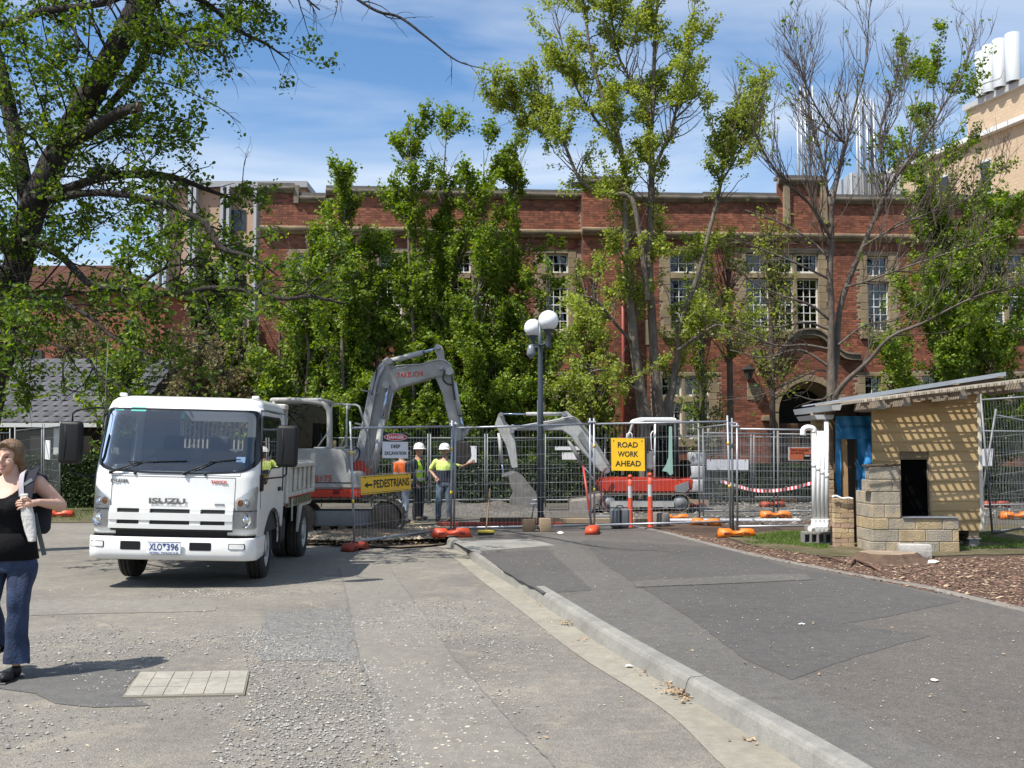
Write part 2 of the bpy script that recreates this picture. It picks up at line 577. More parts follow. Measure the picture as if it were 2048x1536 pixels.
# kerb line: foot of the kerb face on the road
kf = [(gnd(1760, 1640), 0), (gnd(1593, 1529), 0), (gnd(1411, 1419), 0), (gnd(1191, 1283), 0), (gnd(1060, 1194), 0), (gnd(950, 1127), 0), (gnd(936, 1111), 0)]
kerb = smooth_line([(p.x, p.y) for p, _ in kf], 10)
# beyond the pram crossing the kerb goes on to the corner
kerb2 = smooth_line([tuple(gnd(*q))[:2] for q in [(934, 1110), (905, 1098), (893, 1090), (888, 1083)]], 6)
klast = kerb2[-1]
sheet('ground', [(-900, -300, 0), (900, -300, 0), (900, 1500, 0), (-900, 1500, 0)], m_dirt, z=-0.05, kind='structure')
xl = -14.0
road_pts = [(p[0], p[1], 0) for p in kerb] + [(p[0], p[1], 0) for p in kerb2[1:]]
road_pts += [(kerb2[-1][0], 21, 0), (-5.0, 24, 0), (-7.2, 40, 0), (-40, 40, 0), (-40, -6, 0), (2.6, -6, 0)]
sheet('road', road_pts, m_road, z=0.0, kind='structure')
# worn lane strip between two sealed cracks
l1 = [(679, 1135), (698, 1218), (718, 1315), (752, 1393), (801, 1536), (860, 1680)]
l2 = [(781, 1140), (840, 1218), (908, 1315), (1000, 1423), (1110, 1536), (1230, 1660)]
sheet('road_strip', ragged([gnd(*q) for q in l1] + [gnd(*q) for q in reversed(l2)], 0.012, 0.2, 3), m_strip, z=0.004, kind='structure')
m_seal = ground_mat('crack_seal', (0.20, 0.195, 0.18), (0.15, 0.145, 0.135), (0.3, 0.28, 0.24), 150, None, (0, 0), 0.2, 0.3)
def seal(line, w, seed):
    r = random.Random(seed)
    P = smooth_line([tuple(gnd(*q))[:2] for q in line], 14)
    a = []; b = []
    for i in range(len(P)):
        d = P[min(i + 1, len(P) - 1)] - P[max(i - 1, 0)]; d = d / np.linalg.norm(d)
        nrm = np.array([-d[1], d[0]])
        ww = w * r.uniform(0.3, 1.2)
        j = nrm * r.uniform(-0.007, 0.007)
        a.append((*(P[i] + j + nrm * ww), 0.008)); b.append((*(P[i] + j - nrm * ww), 0.008))
    mb = MB()
    for i in range(len(a) - 1): mb.quad(a[i], a[i + 1], b[i + 1], b[i])
    return mb
seal(l1[:5] + [(820, 1600)], 0.010, 4).build('crack_seal', m_seal, kind='structure')
seal(l2[:5], 0.007, 5).build('crack_seal', m_seal, kind='structure')
sheet('road_patch', ragged([gnd(*q) for q in [(-60, 1350), (60, 1338), (150, 1336), (282, 1344), (250, 1392), (300, 1412), (190, 1416), (110, 1408), (70, 1388), (0, 1378), (-60, 1380)]], 0.03, 0.2, 8), m_patch, z=0.004, kind='structure')
sheet('road_patch', ragged([gnd(*q) for q in [(530, 1225), (700, 1215), (712, 1325), (520, 1322)]], 0.05, 0.25, 9), m_patch and ground_mat('rough_asphalt', (0.23, 0.225, 0.21), (0.18, 0.175, 0.16), (0.33, 0.31, 0.27), 60, None, (0, 0), 0.7, 0.5), z=0.0035, kind='structure')
sheet('road_patch', ragged([gnd(*q) for q in [(40, 1205), (420, 1198), (430, 1222), (60, 1232)]], 0.05, 0.25, 10), m_strip, z=0.0035, kind='structure')
# gutter strip
ge = smooth_line([tuple(gnd(*q))[:2] for q in [(1600, 1660), (1449, 1536), (1325, 1419), (1154, 1310), (1045, 1225), (950, 1152), (915, 1122), (880, 1100), (872, 1090)]], 8)
gp = [(p[0], p[1], 0) for p in ge] + [(p[0] + 0.01, p[1], 0) for p in list(kerb2[::-1])] + [(p[0] + 0.01, p[1], 0) for p in kerb[::-1]]
sheet('gutter', gp, m_gutter, z=0.005, kind='structure')
# footpath sheet (raised)
edging = [(1270, 1052), (1330, 1064), (1406, 1084), (1540, 1116), (1711, 1149), (1840, 1172), (1937, 1194), (2060, 1222), (2400, 1300), (3000, 1450)]
ed = smooth_line([tuple(gnd(u, v, PZ))[:2] for u, v in edging], 8)
KW = 0.14
def offset(line, d):
    o = []
    for i in range(len(line)):
        t_ = line[min(i + 1, len(line) - 1)] - line[max(i - 1, 0)]; t_ = t_ / np.linalg.norm(t_)
        o.append(line[i] + np.array([t_[1], -t_[0]]) * d)
    return np.array(o)
kb = offset(kerb, KW); kb2 = offset(kerb2, KW)
pp = [(p[0], p[1], PZ) for p in kb] + [(p[0], p[1], PZ) for p in kb2]
far = [tuple(gnd(925, 1066, PZ)), tuple(gnd(1080, 1055, PZ)), tuple(gnd(1200, 1046, PZ))]
pp += far + [(p[0], p[1], PZ) for p in ed] + [(9, -6, PZ), (3.0, -6, PZ)]
sheet('footpath', pp, m_path, z=PZ, kind='structure')
g6 = lambda a, b: gnd(950 + a / 1.865, 1020 + b / 1.865, PZ)
sheet('path_patch', ragged([g6(*q) for q in [(400, 112), (900, 138), (1180, 215), (1500, 268), (1810, 340), (1560, 395), (1370, 425), (1700, 470), (1430, 545), (1180, 635), (1010, 560), (800, 400), (640, 300), (480, 200)]], 0.012, 0.2, 11), m_pathdark, z=PZ + 0.0025, kind='structure')
sheet('path_patch', ragged([g6(*q) for q in [(15, 160), (270, 150), (330, 200), (440, 300), (250, 310), (120, 235)]], 0.012, 0.2, 12), m_pathdark, z=PZ + 0.0025, kind='structure')
sheet('path_trench', ragged([g6(*q) for q in [(240, 90), (330, 95), (480, 205), (640, 305), (800, 405), (1010, 565), (1180, 640), (1500, 790), (1900, 970), (2100, 1120), (1700, 1120), (1420, 930), (940, 668), (460, 412), (330, 330), (440, 298), (330, 200)]], 0.01, 0.2, 13), m_pathgrey, z=PZ + 0.002, kind='structure')
sheet('path_trench', ragged([g6(*q) for q in [(600, 290), (590, 268), (1000, 245), (1230, 240), (1260, 262), (900, 278)]], 0.012, 0.2, 14), m_pathgrey, z=PZ + 0.008, kind='structure')
sheet('path_slab', [gnd(u, v, PZ) for u, v in [(905, 1083), (1060, 1078), (1112, 1091), (945, 1103)]], m_conc, z=PZ + 0.003, kind='structure')
# kerb stones, cast in lengths
def kerb_run(line, back, seg_len, ztop=PZ, mat=m_conc, name='kerb', flare=0.03):
    mb_all = []
    P = line; B = back
    d = np.concatenate([[0], np.cumsum(np.linalg.norm(np.diff(P, axis=0), axis=1))])
    total = d[-1]
    n = max(1, int(round(total / seg_len)))
    root = tag(empty(name, (P[0][0], P[0][1], 0)), kind='structure')
    for k in range(n):
        a = total * k / n + 0.004; b = total * (k + 1) / n - 0.004
        ts = np.linspace(a, b, 6)
        fx = np.interp(ts, d, P[:, 0]); fy = np.interp(ts, d, P[:, 1])
        bx = np.interp(ts, d, B[:, 0]); by = np.interp(ts, d, B[:, 1])
        mb = MB()
        dz = random.uniform(-0.004, 0.004)
        jx = random.uniform(-0.006, 0.006)
        vs = []
        zf = 0.0
        for i in range(6):
            ex, ey = bx[i] - fx[i], by[i] - fy[i]
            ln = math.hypot(ex, ey); ex /= ln; ey /= ln
            q = flare
            prof = [(0, zf - 0.08), (0, zf), (q * 0.8, ztop - 0.028), (q + 0.006, ztop - 0.008), (q + 0.025, ztop + 0.003), (ln + 0.004, ztop + 0.006), (ln + 0.004, zf - 0.08)]
            for (o_, z_) in prof:
                vs.append((fx[i] + ex * o_ + jx, fy[i] + ey * o_, z_ + (dz if z_ > 0 else 0)))
        m_ = 7; fs = []
        for i in range(5):
            for j in range(m_):
                j2 = (j + 1) % m_
                fs.append((i * m_ + j, i * m_ + j2, (i + 1) * m_ + j2, (i + 1) * m_ + j))
        fs.append(tuple(reversed(range(m_)))); fs.append(tuple(5 * m_ + j for j in range(m_)))
        fs = [tuple(reversed(f)) for f in fs]
        mb.add(vs, fs)
        mb.build('kerb_stone', mat, root)
    return root
kerb_run(kerb, kb, 2.1)
kerb_run(kerb2, kb2, 0.9, ztop=PZ)
# edging strip between path and garden
eb = offset(ed, 0.09)
kk = kerb_run(eb[::-1], ed[::-1], 1.5, ztop=PZ + 0.012, mat=m_edge, name='path_edging', flare=0.0)
# garden bed (mulch) right of the edging, lawn and site ground behind
gb = [(p[0], p[1], 0) for p in ed]
sheet('garden_bed', [(p[0], p[1], 0) for p in ed[::-1]] + [gnd(1300, 1044, PZ), gnd(1700, 1040, PZ), (16, 17.5, 0), (22, 10, 0)], m_soil, z=PZ - 0.004, kind='structure')
sheet('lawn', ragged([gnd(*q, PZ) for q in [(1440, 1072), (1560, 1062), (1700, 1052), (1960, 1050), (2300, 1052), (2500, 1085), (2060, 1108), (1900, 1112), (1760, 1116), (1640, 1112), (1560, 1100), (1490, 1088)]], 0.06, 0.4, 21), m_lawn, z=PZ + 0.006, kind='structure')
sheet('gravel_yard', [(kerb2[-1][0] + .02, 17.0, 0), (6.0, 17.0, 0), (30, 17, 0), (30, 37.5, 0), (-10, 33.6, 0), (-6.0, 22.5, 0), (-4.5, 20.6, 0), (-2.2, 19.2, 0)], m_grit, z=PZ - 0.006, kind='structure')
sheet('dirt_strip', ragged([tuple(gnd(*q)) for q in [(560, 1090), (700, 1093), (800, 1098), (886, 1092), (905, 1072), (1010, 1060), (1260, 1040), (1300, 1020), (900, 1010), (560, 1020)]], 0.08, 0.4, 22), m_dirt, z=0.03, kind='structure')
sheet('lawn', [(-9, 22, 0), (-6, 22.6, 0), (-6, 60, 0), (-60, 60, 0), (-60, 22, 0)], m_lawn, z=0.01, kind='structure')
# pebbles, chips, blades: pieces nobody could count
def scatter_pieces(name, pts, size, mat, flat=0.6, elong=1.0, seed=0, z=0.0, label=None, cat=None, parent=None):
    """tiny 8-faced stones"""
    r = np.random.default_rng(seed)
    n = len(pts)
    octv = np.array([[1, 0, 0], [-1, 0, 0], [0, 1, 0], [0, -1, 0], [0, 0, 1], [0, 0, -0.6]], float)
    octf = np.array([[0, 2, 4], [2, 1, 4], [1, 3, 4], [3, 0, 4], [2, 0, 5], [1, 2, 5], [3, 1, 5], [0, 3, 5]])
    s = size * r.lognormal(0, 0.4, n)
    V = octv[None] * s[:, None, None] * r.uniform(0.6, 1.2, (n, 6, 1))
    V[:, :, 0] *= elong
    V[:, :, 2] *= flat
    a = r.uniform(0, 2 * np.pi, n)
    ca, sa = np.cos(a)[:, None], np.sin(a)[:, None]
    x = V[:, :, 0] * ca - V[:, :, 1] * sa; y = V[:, :, 0] * sa + V[:, :, 1] * ca
    V[:, :, 0] = x; V[:, :, 1] = y
    if elong > 1.5:
        tl = r.normal(0, 0.25, (n, 1)); V[:, :, 2] += x * tl
    V += np.asarray(pts)[:, None, :]
    V[:, :, 2] += (s * 0.3 * flat)[:, None]
    F = octf[None] + (np.arange(n) * 6)[:, None, None]
    me = np_mesh(name, V.reshape(-1, 3), F.reshape(-1, 3), mat)
    return link(name, me, mat, parent, kind='stuff', label=label, cat=cat)
def pts_poly(poly, n, z, seed, dens=None):
    r = np.random.default_rng(seed)
    P = np.array([(p[0], p[1]) for p in poly]); mn, mx = P.min(0), P.max(0)
    outp = []
    tot = 0
    while tot < n:
        q = r.uniform(mn, mx, (n * 2, 2))
        ins = np.zeros(len(q), bool); j = len(P) - 1
        for i in range(len(P)):
            c = ((P[i, 1] > q[:, 1]) != (P[j, 1] > q[:, 1])) & (q[:, 0] < (P[j, 0] - P[i, 0]) * (q[:, 1] - P[i, 1]) / (P[j, 1] - P[i, 1] + 1e-12) + P[i, 0])
            ins ^= c; j = i
        q = q[ins]
        if dens is not None:
            q = q[r.uniform(0, 1, len(q)) < dens(q)]
        outp.append(q); tot += len(q)
    q = np.vstack(outp)[:n]
    return np.column_stack([q, np.full(n, z)])
def clump(scale, thr, soft=0.2, seed=0):
    from mathutils import noise as mn_
    def f(q):
        v = np.array([mn_.noise((x * scale + seed, y * scale, 0.3)) for x, y in q])
        return np.clip((v - thr) / soft, 0, 1)
    return f
m_peb = M('pebble_stone', (0.27, 0.26, 0.235), 0.8, island=0.55)
m_pebw = M('crumb_clay', (0.50, 0.45, 0.33), 0.85, island=0.3)
near = [gnd(-150, 1700), gnd(1600, 1650), gnd(1180, 1300), gnd(700, 1180), gnd(-150, 1180)]
scatter_pieces('loose_gravel', np.vstack([pts_poly([gnd(-100, 1640), gnd(1500, 1600), gnd(1260, 1400), gnd(940, 1180), gnd(100, 1180)], 6000, 0.004, 31, clump(0.9, -0.05, 0.5, 3)), pts_poly([gnd(350, 1640), gnd(900, 1640), gnd(760, 1330), gnd(480, 1250), gnd(500, 1400)], 6500, 0.004, 32)]), 0.0065, m_peb, label='loose grey gravel scattered over the worn road surface', cat='gravel')
scatter_pieces('loose_gravel', pts_poly([gnd(100, 1560), gnd(1450, 1560), gnd(1000, 1150), gnd(100, 1180)], 1300, 0.004, 33, clump(1.3, 0.1, 0.3, 9)), 0.007, m_pebw, flat=0.3, label='pale clay crumbs trodden into the road', cat='gravel')
scatter_pieces('path_grit', pts_poly([gnd(1750, 1536, PZ), gnd(2048, 1536, PZ), gnd(2048, 1240, PZ), gnd(1300, 1080, PZ), gnd(960, 1100, PZ)], 1800, PZ + 0.009, 34), 0.0035, m_pebw, flat=0.4, label='pale grit scattered over the dark footpath', cat='grit')
m_chip = M('bark_chip', (0.12, 0.068, 0.045), 0.85, island=0.6)
m_chip2 = M('pale_chip', (0.36, 0.27, 0.18), 0.85, island=0.4)
bed = [gnd(1300, 1052, PZ), gnd(1480, 1088, PZ), gnd(1640, 1114, PZ), gnd(1900, 1118, PZ), gnd(2200, 1110, PZ), gnd(2400, 1300, PZ), gnd(2090, 1232, PZ), gnd(1937, 1198, PZ), gnd(1720, 1155, PZ), gnd(1545, 1120, PZ), gnd(1408, 1087, PZ)]
scatter_pieces('bark_mulch', pts_poly(bed, 26000, PZ, 35), 0.011, m_chip, flat=0.35, elong=2.0, seed=5, label='brown bark mulch covering the garden bed', cat='mulch')
scatter_pieces('bark_mulch', pts_poly(bed, 2000, PZ + 0.01, 36), 0.010, m_chip2, flat=0.3, elong=2.2, seed=6, label='pale wood chips strewn through the brown mulch', cat='mulch')
scatter_pieces('yard_gravel', pts_poly([gnd(1190, 1050, PZ), gnd(1900, 1050, PZ), gnd(2200, 985, PZ), gnd(1190, 985, PZ)], 7000, PZ, 37), 0.03, M('yard_stone', (0.20, 0.19, 0.165), 0.85, island=0.5), flat=0.5, label='grey gravel of the fenced yard', cat='gravel')
scatter_pieces('excavated_rubble', np.vstack([pts_poly([gnd(600, 1092), gnd(720, 1097), gnd(880, 1090), gnd(905, 1066), gnd(800, 1062), gnd(620, 1075)], 3500, PZ - 0.01, 38)]), 0.026, M('rubble_stone', (0.42, 0.34, 0.23), 0.85, island=0.6), flat=0.6, label='tan excavated rubble and leaves under the fence', cat='rubble')
def blades(name, pts, h, mat, label, seed=0):
    r = np.random.default_rng(seed); n = len(pts)
    a = r.uniform(0, 2 * np.pi, n); w = 0.006 * r.uniform(0.7, 1.4, n); hh = h * r.uniform(0.5, 1.3, n)
    lean = r.normal(0, 0.35, (n, 2)) * hh[:, None]
    P = np.asarray(pts)
    V = np.zeros((n, 3, 3))
    V[:, 0] = P + np.column_stack([np.cos(a) * w, np.sin(a) * w, np.zeros(n)])
    V[:, 1] = P - np.column_stack([np.cos(a) * w, np.sin(a) * w, np.zeros(n)])
    V[:, 2] = P + np.column_stack([lean[:, 0], lean[:, 1], hh])
    F = np.arange(n * 3).reshape(-1, 3)
    return link(name, np_mesh(name, V.reshape(-1, 3), F, mat), mat, None, kind='stuff', label=label, cat='grass')
m_grass = leaf_mat('grass_blade', (0.07, 0.13, 0.025), (0.16, 0.24, 0.05), 0.3)
gpatch = [gnd(1470, 1078, PZ), gnd(1560, 1064, PZ), gnd(1640, 1062, PZ), gnd(1660, 1096, PZ), gnd(1600, 1105, PZ), gnd(1520, 1094, PZ)]
gp2 = [gnd(1900, 1068, PZ), gnd(2300, 1060, PZ), gnd(2300, 1090, PZ), gnd(2040, 1096, PZ), gnd(1900, 1102, PZ)]
blades('grass', np.vstack([pts_poly(gpatch, 9000, PZ, 41, clump(1.2, -0.2, 0.3)), pts_poly(gp2, 12000, PZ, 42, clump(0.9, -0.3, 0.3))]), 0.04, m_grass, 'short green grass growing in patches around the small shed', 3)
blades('grass', pts_poly([(-9, 22.5), (-30, 22.5), (-30, 27.4), (-9, 27.4)], 9000, 0.01, 43), 0.08, m_grass, 'short lawn in front of the clipped hedge on the left', 4)
# ------------------------------------------------------------------ red brick building
FA = R(3.7)
FP = Vector(((515 - 1024) / FPX * 34.3, 34.3, 0))
FE = Vector((math.cos(FA), math.sin(FA), 0)); FN = Vector((math.sin(FA), -math.cos(FA), 0))
def fac(u, v):
    d = Vector(ray(u, v)); o = Vector((0, 0, CAMH))
    t = (FP - o).dot(FN) / d.dot(FN)
    p = o + d * t
    return ((p - FP).dot(FE), p.z)
def froot(name, s, label, cat, group=None):
    o = bpy.data.objects.new(name, None); COL.objects.link(o)
    o.location = FP + FE * s; o.rotation_euler = (0, 0, FA); o.empty_display_size = .3
    ORG[o.name] = Vector((s, 0, 0))
    return tag(o, label, cat, group)
m_mortar = M('lime_mortar', (0.34, 0.27, 0.21), 0.9, var=0.25, vscale=2)
m_brick = M('red_brick', (0.27, 0.097, 0.050), 0.85, var=0.35, vscale=0.7, island=0.38, col2=(0.14, 0.048, 0.032), bump=0.2, bscale=30)
m_stone = M('sand_stone', (0.33, 0.25, 0.15), 0.85, var=0.3, vscale=1.3, col2=(0.165, 0.13, 0.085), bump=0.25, bscale=18)
m_stoned = M('weathered_stone', (0.25, 0.205, 0.15), 0.9, var=0.5, vscale=2.2, col2=(0.10, 0.085, 0.065), bump=0.3, bscale=18)
m_white = M('white_window_paint', (0.78, 0.77, 0.72), 0.45, var=0.08, vscale=5)
m_pane = glass_mat('window_glass', (0.5, 0.55, 0.55), 1.6, 0.55, 0.02)
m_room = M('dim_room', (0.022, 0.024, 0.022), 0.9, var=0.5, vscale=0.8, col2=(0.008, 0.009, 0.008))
m_sheen = M('pane_sheen_grey', (0.30, 0.31, 0.30), 0.8, var=0.2, vscale=1)
bld = froot('brick_building', 0, 'two-storey red brick building with stone bands and white multi-pane windows behind the trees', 'building')
wins = []   # (s0,s1,z0,z1, cols, rows, sash)
grp = []    # stone surrounds (s0,s1,z0,z1)
def add_group(cols_px, tiers, pad=16, top=8, bot=9, pane_sheen=0):
    lo = 1e9; hi = -1e9; zl = 1e9; zh = -1e9
    for (u0, u1) in cols_px:
        for (v0, v1, rows) in tiers:
            um = (u0 + u1) / 2
            s0, _ = fac(u0, 600); s1, _ = fac(u1, 600)
            z1 = fac(um, v0)[1]; z0 = fac(um, v1)[1]
            wins.append((s0, s1, z0, z1, 3 if (u1 - u0) > 36 else 2, rows, pane_sheen))
            lo = min(lo, s0); hi = max(hi, s1); zl = min(zl, z0); zh = max(zh, z1)
    grp.append((lo - pad / 57, hi + pad / 57, zl - bot / 57, zh + top / 57))
UP = [(507, 545, 2), (557, 661, 6)]
LO = [(752, 792, 2), (804, 878, 4)]
add_group([(592, 642)], UP)
add_group([(758, 803), (811, 857)], UP, pane_sheen=1)
add_group([(902, 941), (948, 991)], UP, pane_sheen=1)
add_group([(1092, 1137)], UP)
add_group([(1341, 1395)], UP)
add_group([(1493, 1540), (1547, 1588), (1595, 1638)], UP)
add_group([(1736, 1779)], [(512, 552, 2), (563, 663, 6)])
add_group([(1888, 1926)], UP)
add_group([(1976, 2012), (2019, 2052)], UP)
add_group([(592, 642)], LO); add_group([(758, 803), (811, 857)], LO)
add_group([(902, 941), (948, 991)], LO); add_group([(1060, 1096), (1102, 1137)], LO)
add_group([(1322, 1362), (1369, 1416)], LO)
add_group([(1727, 1759)], LO); add_group([(1840, 1876)], LO); add_group([(1950, 1990), (1996, 2034)], LO)
s_end = fac(2300, 600)[0]
z_top = fac(1000, 392)[1]
zc0, zc1 = fac(1000, 471)[1], fac(1000, 459)[1]
ac_s, ac_z = fac(1617, 824); AR = 1.30
arch_rect = (ac_s - AR, ac_s + AR, 0.0, ac_z + AR)
holes = [g for g in grp] + [arch_rect]
def inhole(s, z, m=0.0):
    for (a, b, c, d) in grp:
        if a - m < s < b + m and c - m < z < d + m: return True
    if z < ac_z and abs(s - ac_s) < AR + m: return True
    if (s - ac_s) ** 2 + (z - ac_z) ** 2 < (AR + m) ** 2: return True
    return False
xs = sorted(set([0.0, s_end] + [x for h in holes for x in h[:2] if 0 < x < s_end]))
zs = sorted(set([0.0, z_top] + [x for h in holes for x in h[2:] if 0 < x < z_top]))
mb = MB()
for i in range(len(xs) - 1):
    for j in range(len(zs) - 1):
        cx, cz = (xs[i] + xs[i + 1]) / 2, (zs[j] + zs[j + 1]) / 2
        if any(a < cx < b and c < cz < d for a, b, c, d in holes): continue
        mb.bb((xs[i], 0.012, zs[j]), (xs[i + 1], 0.30, zs[j + 1]))
# spandrels of the arch
for sg in (-1, 1):
    arc = [(ac_s + sg * AR * math.cos(t), ac_z + AR * math.sin(t)) for t in np.linspace(0, math.pi / 2, 10)]
    poly = arc + [(ac_s + sg * AR, ac_z + AR)]
    mb.prism([(p[0], p[1]) for p in poly], 'y', 0.013, 0.30)
# returns at the left end and roof deck
mb.bb((0.0, 0.31, 0), (0.3, 14, z_top)); mb.bb((0.3, 0.31, z_top - 0.5), (s_end, 14, z_top - 0.3))
mb.bb((s_end - .3, 0.31, 0), (s_end, 14, z_top - .6))
mb.build('mortar_wall', m_mortar, bld)
MB().bb((0.31, 1.1, 0.05), (s_end - 0.31, 1.15, z_top - 0.55)).build('dark_backing', m_room, bld)  # added plane behind the windows, its near-black colour stands for unlit rooms
# bricks in flemish bond
bw, bh, hw_, mo = 0.230, 0.076, 0.110, 0.010
single = []; rest = []
rb = random.Random(5)
piers = []   # projecting brick piers (s0,s1,z0,z1,depth)
p0, p1 = fac(1163, 600)[0], fac(1252, 600)[0]
pa, pb2 = fac(1556, 600)[0], fac(1650, 600)[0]
ptops = fac(1600, 366)[1]
piers.append((p0, p1, 0.0, z_top + 0.35, 0.45))
piers.append((pa, pb2, zc1, ptops, 0.08))
row = 0; z = 0.10
def region_single(s, z):
    u_ = s
    return (fac(1655, 600)[0] < s < fac(1722, 600)[0] and fac(1, 655)[1] < z < fac(1, 520)[1])
def lay(s0, s1, z0, z1, dfront, check, allow_single):
    row = 0; z = z0
    while z + bh < z1:
        s = s0 - (0 if row % 2 == 0 else (bw + mo) / 2 + 0.06)
        k = 0
        while s < s1:
            w = bw if k % 2 == 0 else hw_
            a, b = max(s, s0), min(s + w, s1)
            if b - a > 0.03:
                cs, cz = (a + b) / 2, z + bh / 2
                if not (check and (inhole(cs, cz, 0.035) or inhole(a + .02, cz) or inhole(b - .02, cz))) and not (check and any(pr[0] < cs < pr[1] and pr[2] < cz < pr[3] for pr in piers)):
                    d = dfront + rb.uniform(-0.003, 0.003)
                    (single if (allow_single and region_single(cs, cz) and len(single) < 298) else rest).append((a, b, z, z + bh, d))
            s += w + mo; k += 1
        z += bh + mo; row += 1
lay(0.0, s_end, 0.10, zc0, 0.0, True, True)
lay(0.0, s_end, zc1 + .01, z_top, 0.0, True, False)
for (a, b, c, d, e) in piers:
    MB().bb((a + .01, -e + .012, c), (b - .01, 0.012, d)).build('pier', m_mortar, bld)
    lay(a, b, max(c, .1), d, -e, False, False)
    # pier cheeks
    mbp = MB()
    zz = max(c, .1); r_ = 0
    while zz + bh < d:
        if e > .2:
            for side in (a, b):
                y = -e + 0.02 + (0.06 if r_ % 2 else 0)
                while y < -0.05:
                    mbp.bb((side - .004, y, zz), (side + .004, min(y + bw, -0.01), zz + bh)); y += bw + mo
        zz += bh + mo; r_ += 1
    if mbp.n: mbp.build('cheek_bricks', m_brick, bld, kind='stuff')
# left return wall bricks (the short end)
A = np.array(rest)
n = len(A)
V = np.zeros((n, 8, 3))
for k, (i, j, q) in enumerate([(0, 0, 0), (1, 0, 0), (1, 0, 1), (0, 0, 1), (0, 1, 0), (1, 1, 0), (1, 1, 1), (0, 1, 1)]):
    V[:, k, 0] = A[:, i]; V[:, k, 2] = A[:, 2 + q]
    V[:, k, 1] = A[:, 4] if j == 0 else A[:, 4] + 0.016
F = np.array([[0, 1, 2, 3], [1, 5, 6, 2], [4, 0, 3, 7], [3, 2, 6, 7], [4, 5, 1, 0]])[None] + (np.arange(n) * 8)[:, None, None]
link('bricks', np_mesh('bricks', V.reshape(-1, 3), F.reshape(-1, 4), m_brick), m_brick, bld, kind='stuff')
unit = MB().box((0, 0, 0), (1, 1, 1)).mesh('brick', None, m_brick)
for (a, b, c, d, e) in single:
    o = link('brick', unit, m_brick, bld)
    o.location = ((a + b) / 2, e + 0.008, (c + d) / 2); o.scale = (b - a, 0.016, d - c)
# stone dressings
def sbox(name, s0, s1, y0, y1, z0, z1, mat=m_stone, parent=bld):
    return MB().rbox(((s0 + s1) / 2, (y0 + y1) / 2, (z0 + z1) / 2), (s1 - s0, y1 - y0, z1 - z0), 0.012, 1).build(name, mat, parent)
prof = [(0.0, -0.20), (-0.10, -0.17), (-0.15, -0.11), (-0.22, -0.06), (-0.24, 0.0), (-0.24, 0.06), (-0.03, 0.13), (0.0, 0.13)]
def moulding(name, s0, s1, zc, mat, sc=1.0, y0=0.0):
    mb = MB(); seg = max(1, int((s1 - s0) / 1.2));
    for k in range(seg):
        a = s0 + (s1 - s0) * k / seg + 0.003; b = s0 + (s1 - s0) * (k + 1) / seg - 0.003
        mb.prism([(p[0] * sc + y0, p[1] * sc + zc) for p in prof], 'x', a, b)
    return mb.build(name, mat, bld)
zcor = (zc0 + zc1) / 2
moulding('string_course', 0.0, p0, zcor, m_stone, 1.0)
moulding('string_course', p0 - .05, p1 + .05, zcor, m_stone, 1.0, -0.45)
moulding('string_course', p1, s_end, zcor, m_stone, 1.0)
# parapet coping, stepped
def coping(u0, u1, v, low=False, y=0.0):
    s0, s1 = fac(u0, 400)[0], fac(u1, 400)[0]
    z = fac((u0 + u1) / 2, v)[1]
    moulding('coping', s0, s1, z, m_stoned, 0.8, y)
    MB().bb((s0, -0.03 + y, z + .1), (s1, 0.35, z + 0.22)).build('coping_cap', M('lead_cap', (0.13, 0.12, 0.11), 0.7, var=0.3), bld)
    return s0, s1, z
coping(515, 588, 378); coping(600, 652, 398);
for k in range(5):
    coping(652 + (1163 - 652) * k / 5, 652 + (1163 - 652) * (k + 1) / 5, 384 + 2.0 * k)
coping(1158, 1256, 372, y=-0.45)
for k in range(2): coping(1256 + 150 * k, 1406 + 150 * k, 397)
coping(1554, 1652, 364, y=-.08)
for k in range(5): coping(1652 + 100 * k, 1752 + 100 * k, 401)
s_, z_ = fac(594, 388)
sbox('parapet_post', s_ - .1, s_ + .08, -.1, .3, z_ - .35, z_ + .3, m_stoned)
for u in (1570, 1644):
    s_, z_ = fac(u, 385); sbox('parapet_post', s_ - .12, s_ + .12, -.2, .05, z_ - 1.2, z_ + .25, m_stone)
# windows: surround stones, mullions, frames, glazing bars, panes
def window(s0, s1, z0, z1, cols, rows, pane_sheen, lastrow=None):
    yf = 0.17
    fr = MB(); t = 0.05
    fr.bb((s0, yf - .03, z0), (s0 + t, yf + .03, z1)); fr.bb((s1 - t, yf - .03, z0), (s1, yf + .03, z1))
    fr.bb((s0 + t, yf - .03, z0), (s1 - t, yf + .03, z0 + t * 1.2)); fr.bb((s0 + t, yf - .03, z1 - t), (s1 - t, yf + .03, z1))
    W_ = fr.build('window', m_white, bld)
    gb = MB(); bw_ = 0.022
    for c in range(1, cols):
        x = s0 + t + (s1 - s0 - 2 * t) * c / cols
        gb.bb((x - bw_ / 2, yf - .018, z0 + t * 1.2), (x + bw_ / 2, yf + .012, z1 - t))
    for r_ in range(1, rows):
        z_ = z0 + t * 1.2 + (z1 - z0 - 2.2 * t) * r_ / rows
        th = bw_ * (1.9 if rows >= 4 and r_ == rows // 2 else 1)
        gb.bb((s0 + t, yf - .021, z_ - th / 2), (s1 - t, yf + .014, z_ + th / 2))
    gb.build('glazing_bar', m_white, W_)
    MB().bb((s0 + t, yf + .016, z0 + t), (s1 - t, yf + .020, z1 - t)).build('pane', m_pane, W_)
    if pane_sheen and rb.random() < .8:
        MB().bb((s0 + t, yf + .10, z0 + t), (s1 - t, yf + .105, z0 + (z1 - z0) * rb.uniform(.55, .95))).build('pane_sheen', m_sheen, W_)  # pale sheet behind the lower panes stands for reflection in the glass
for w in wins: window(*w)
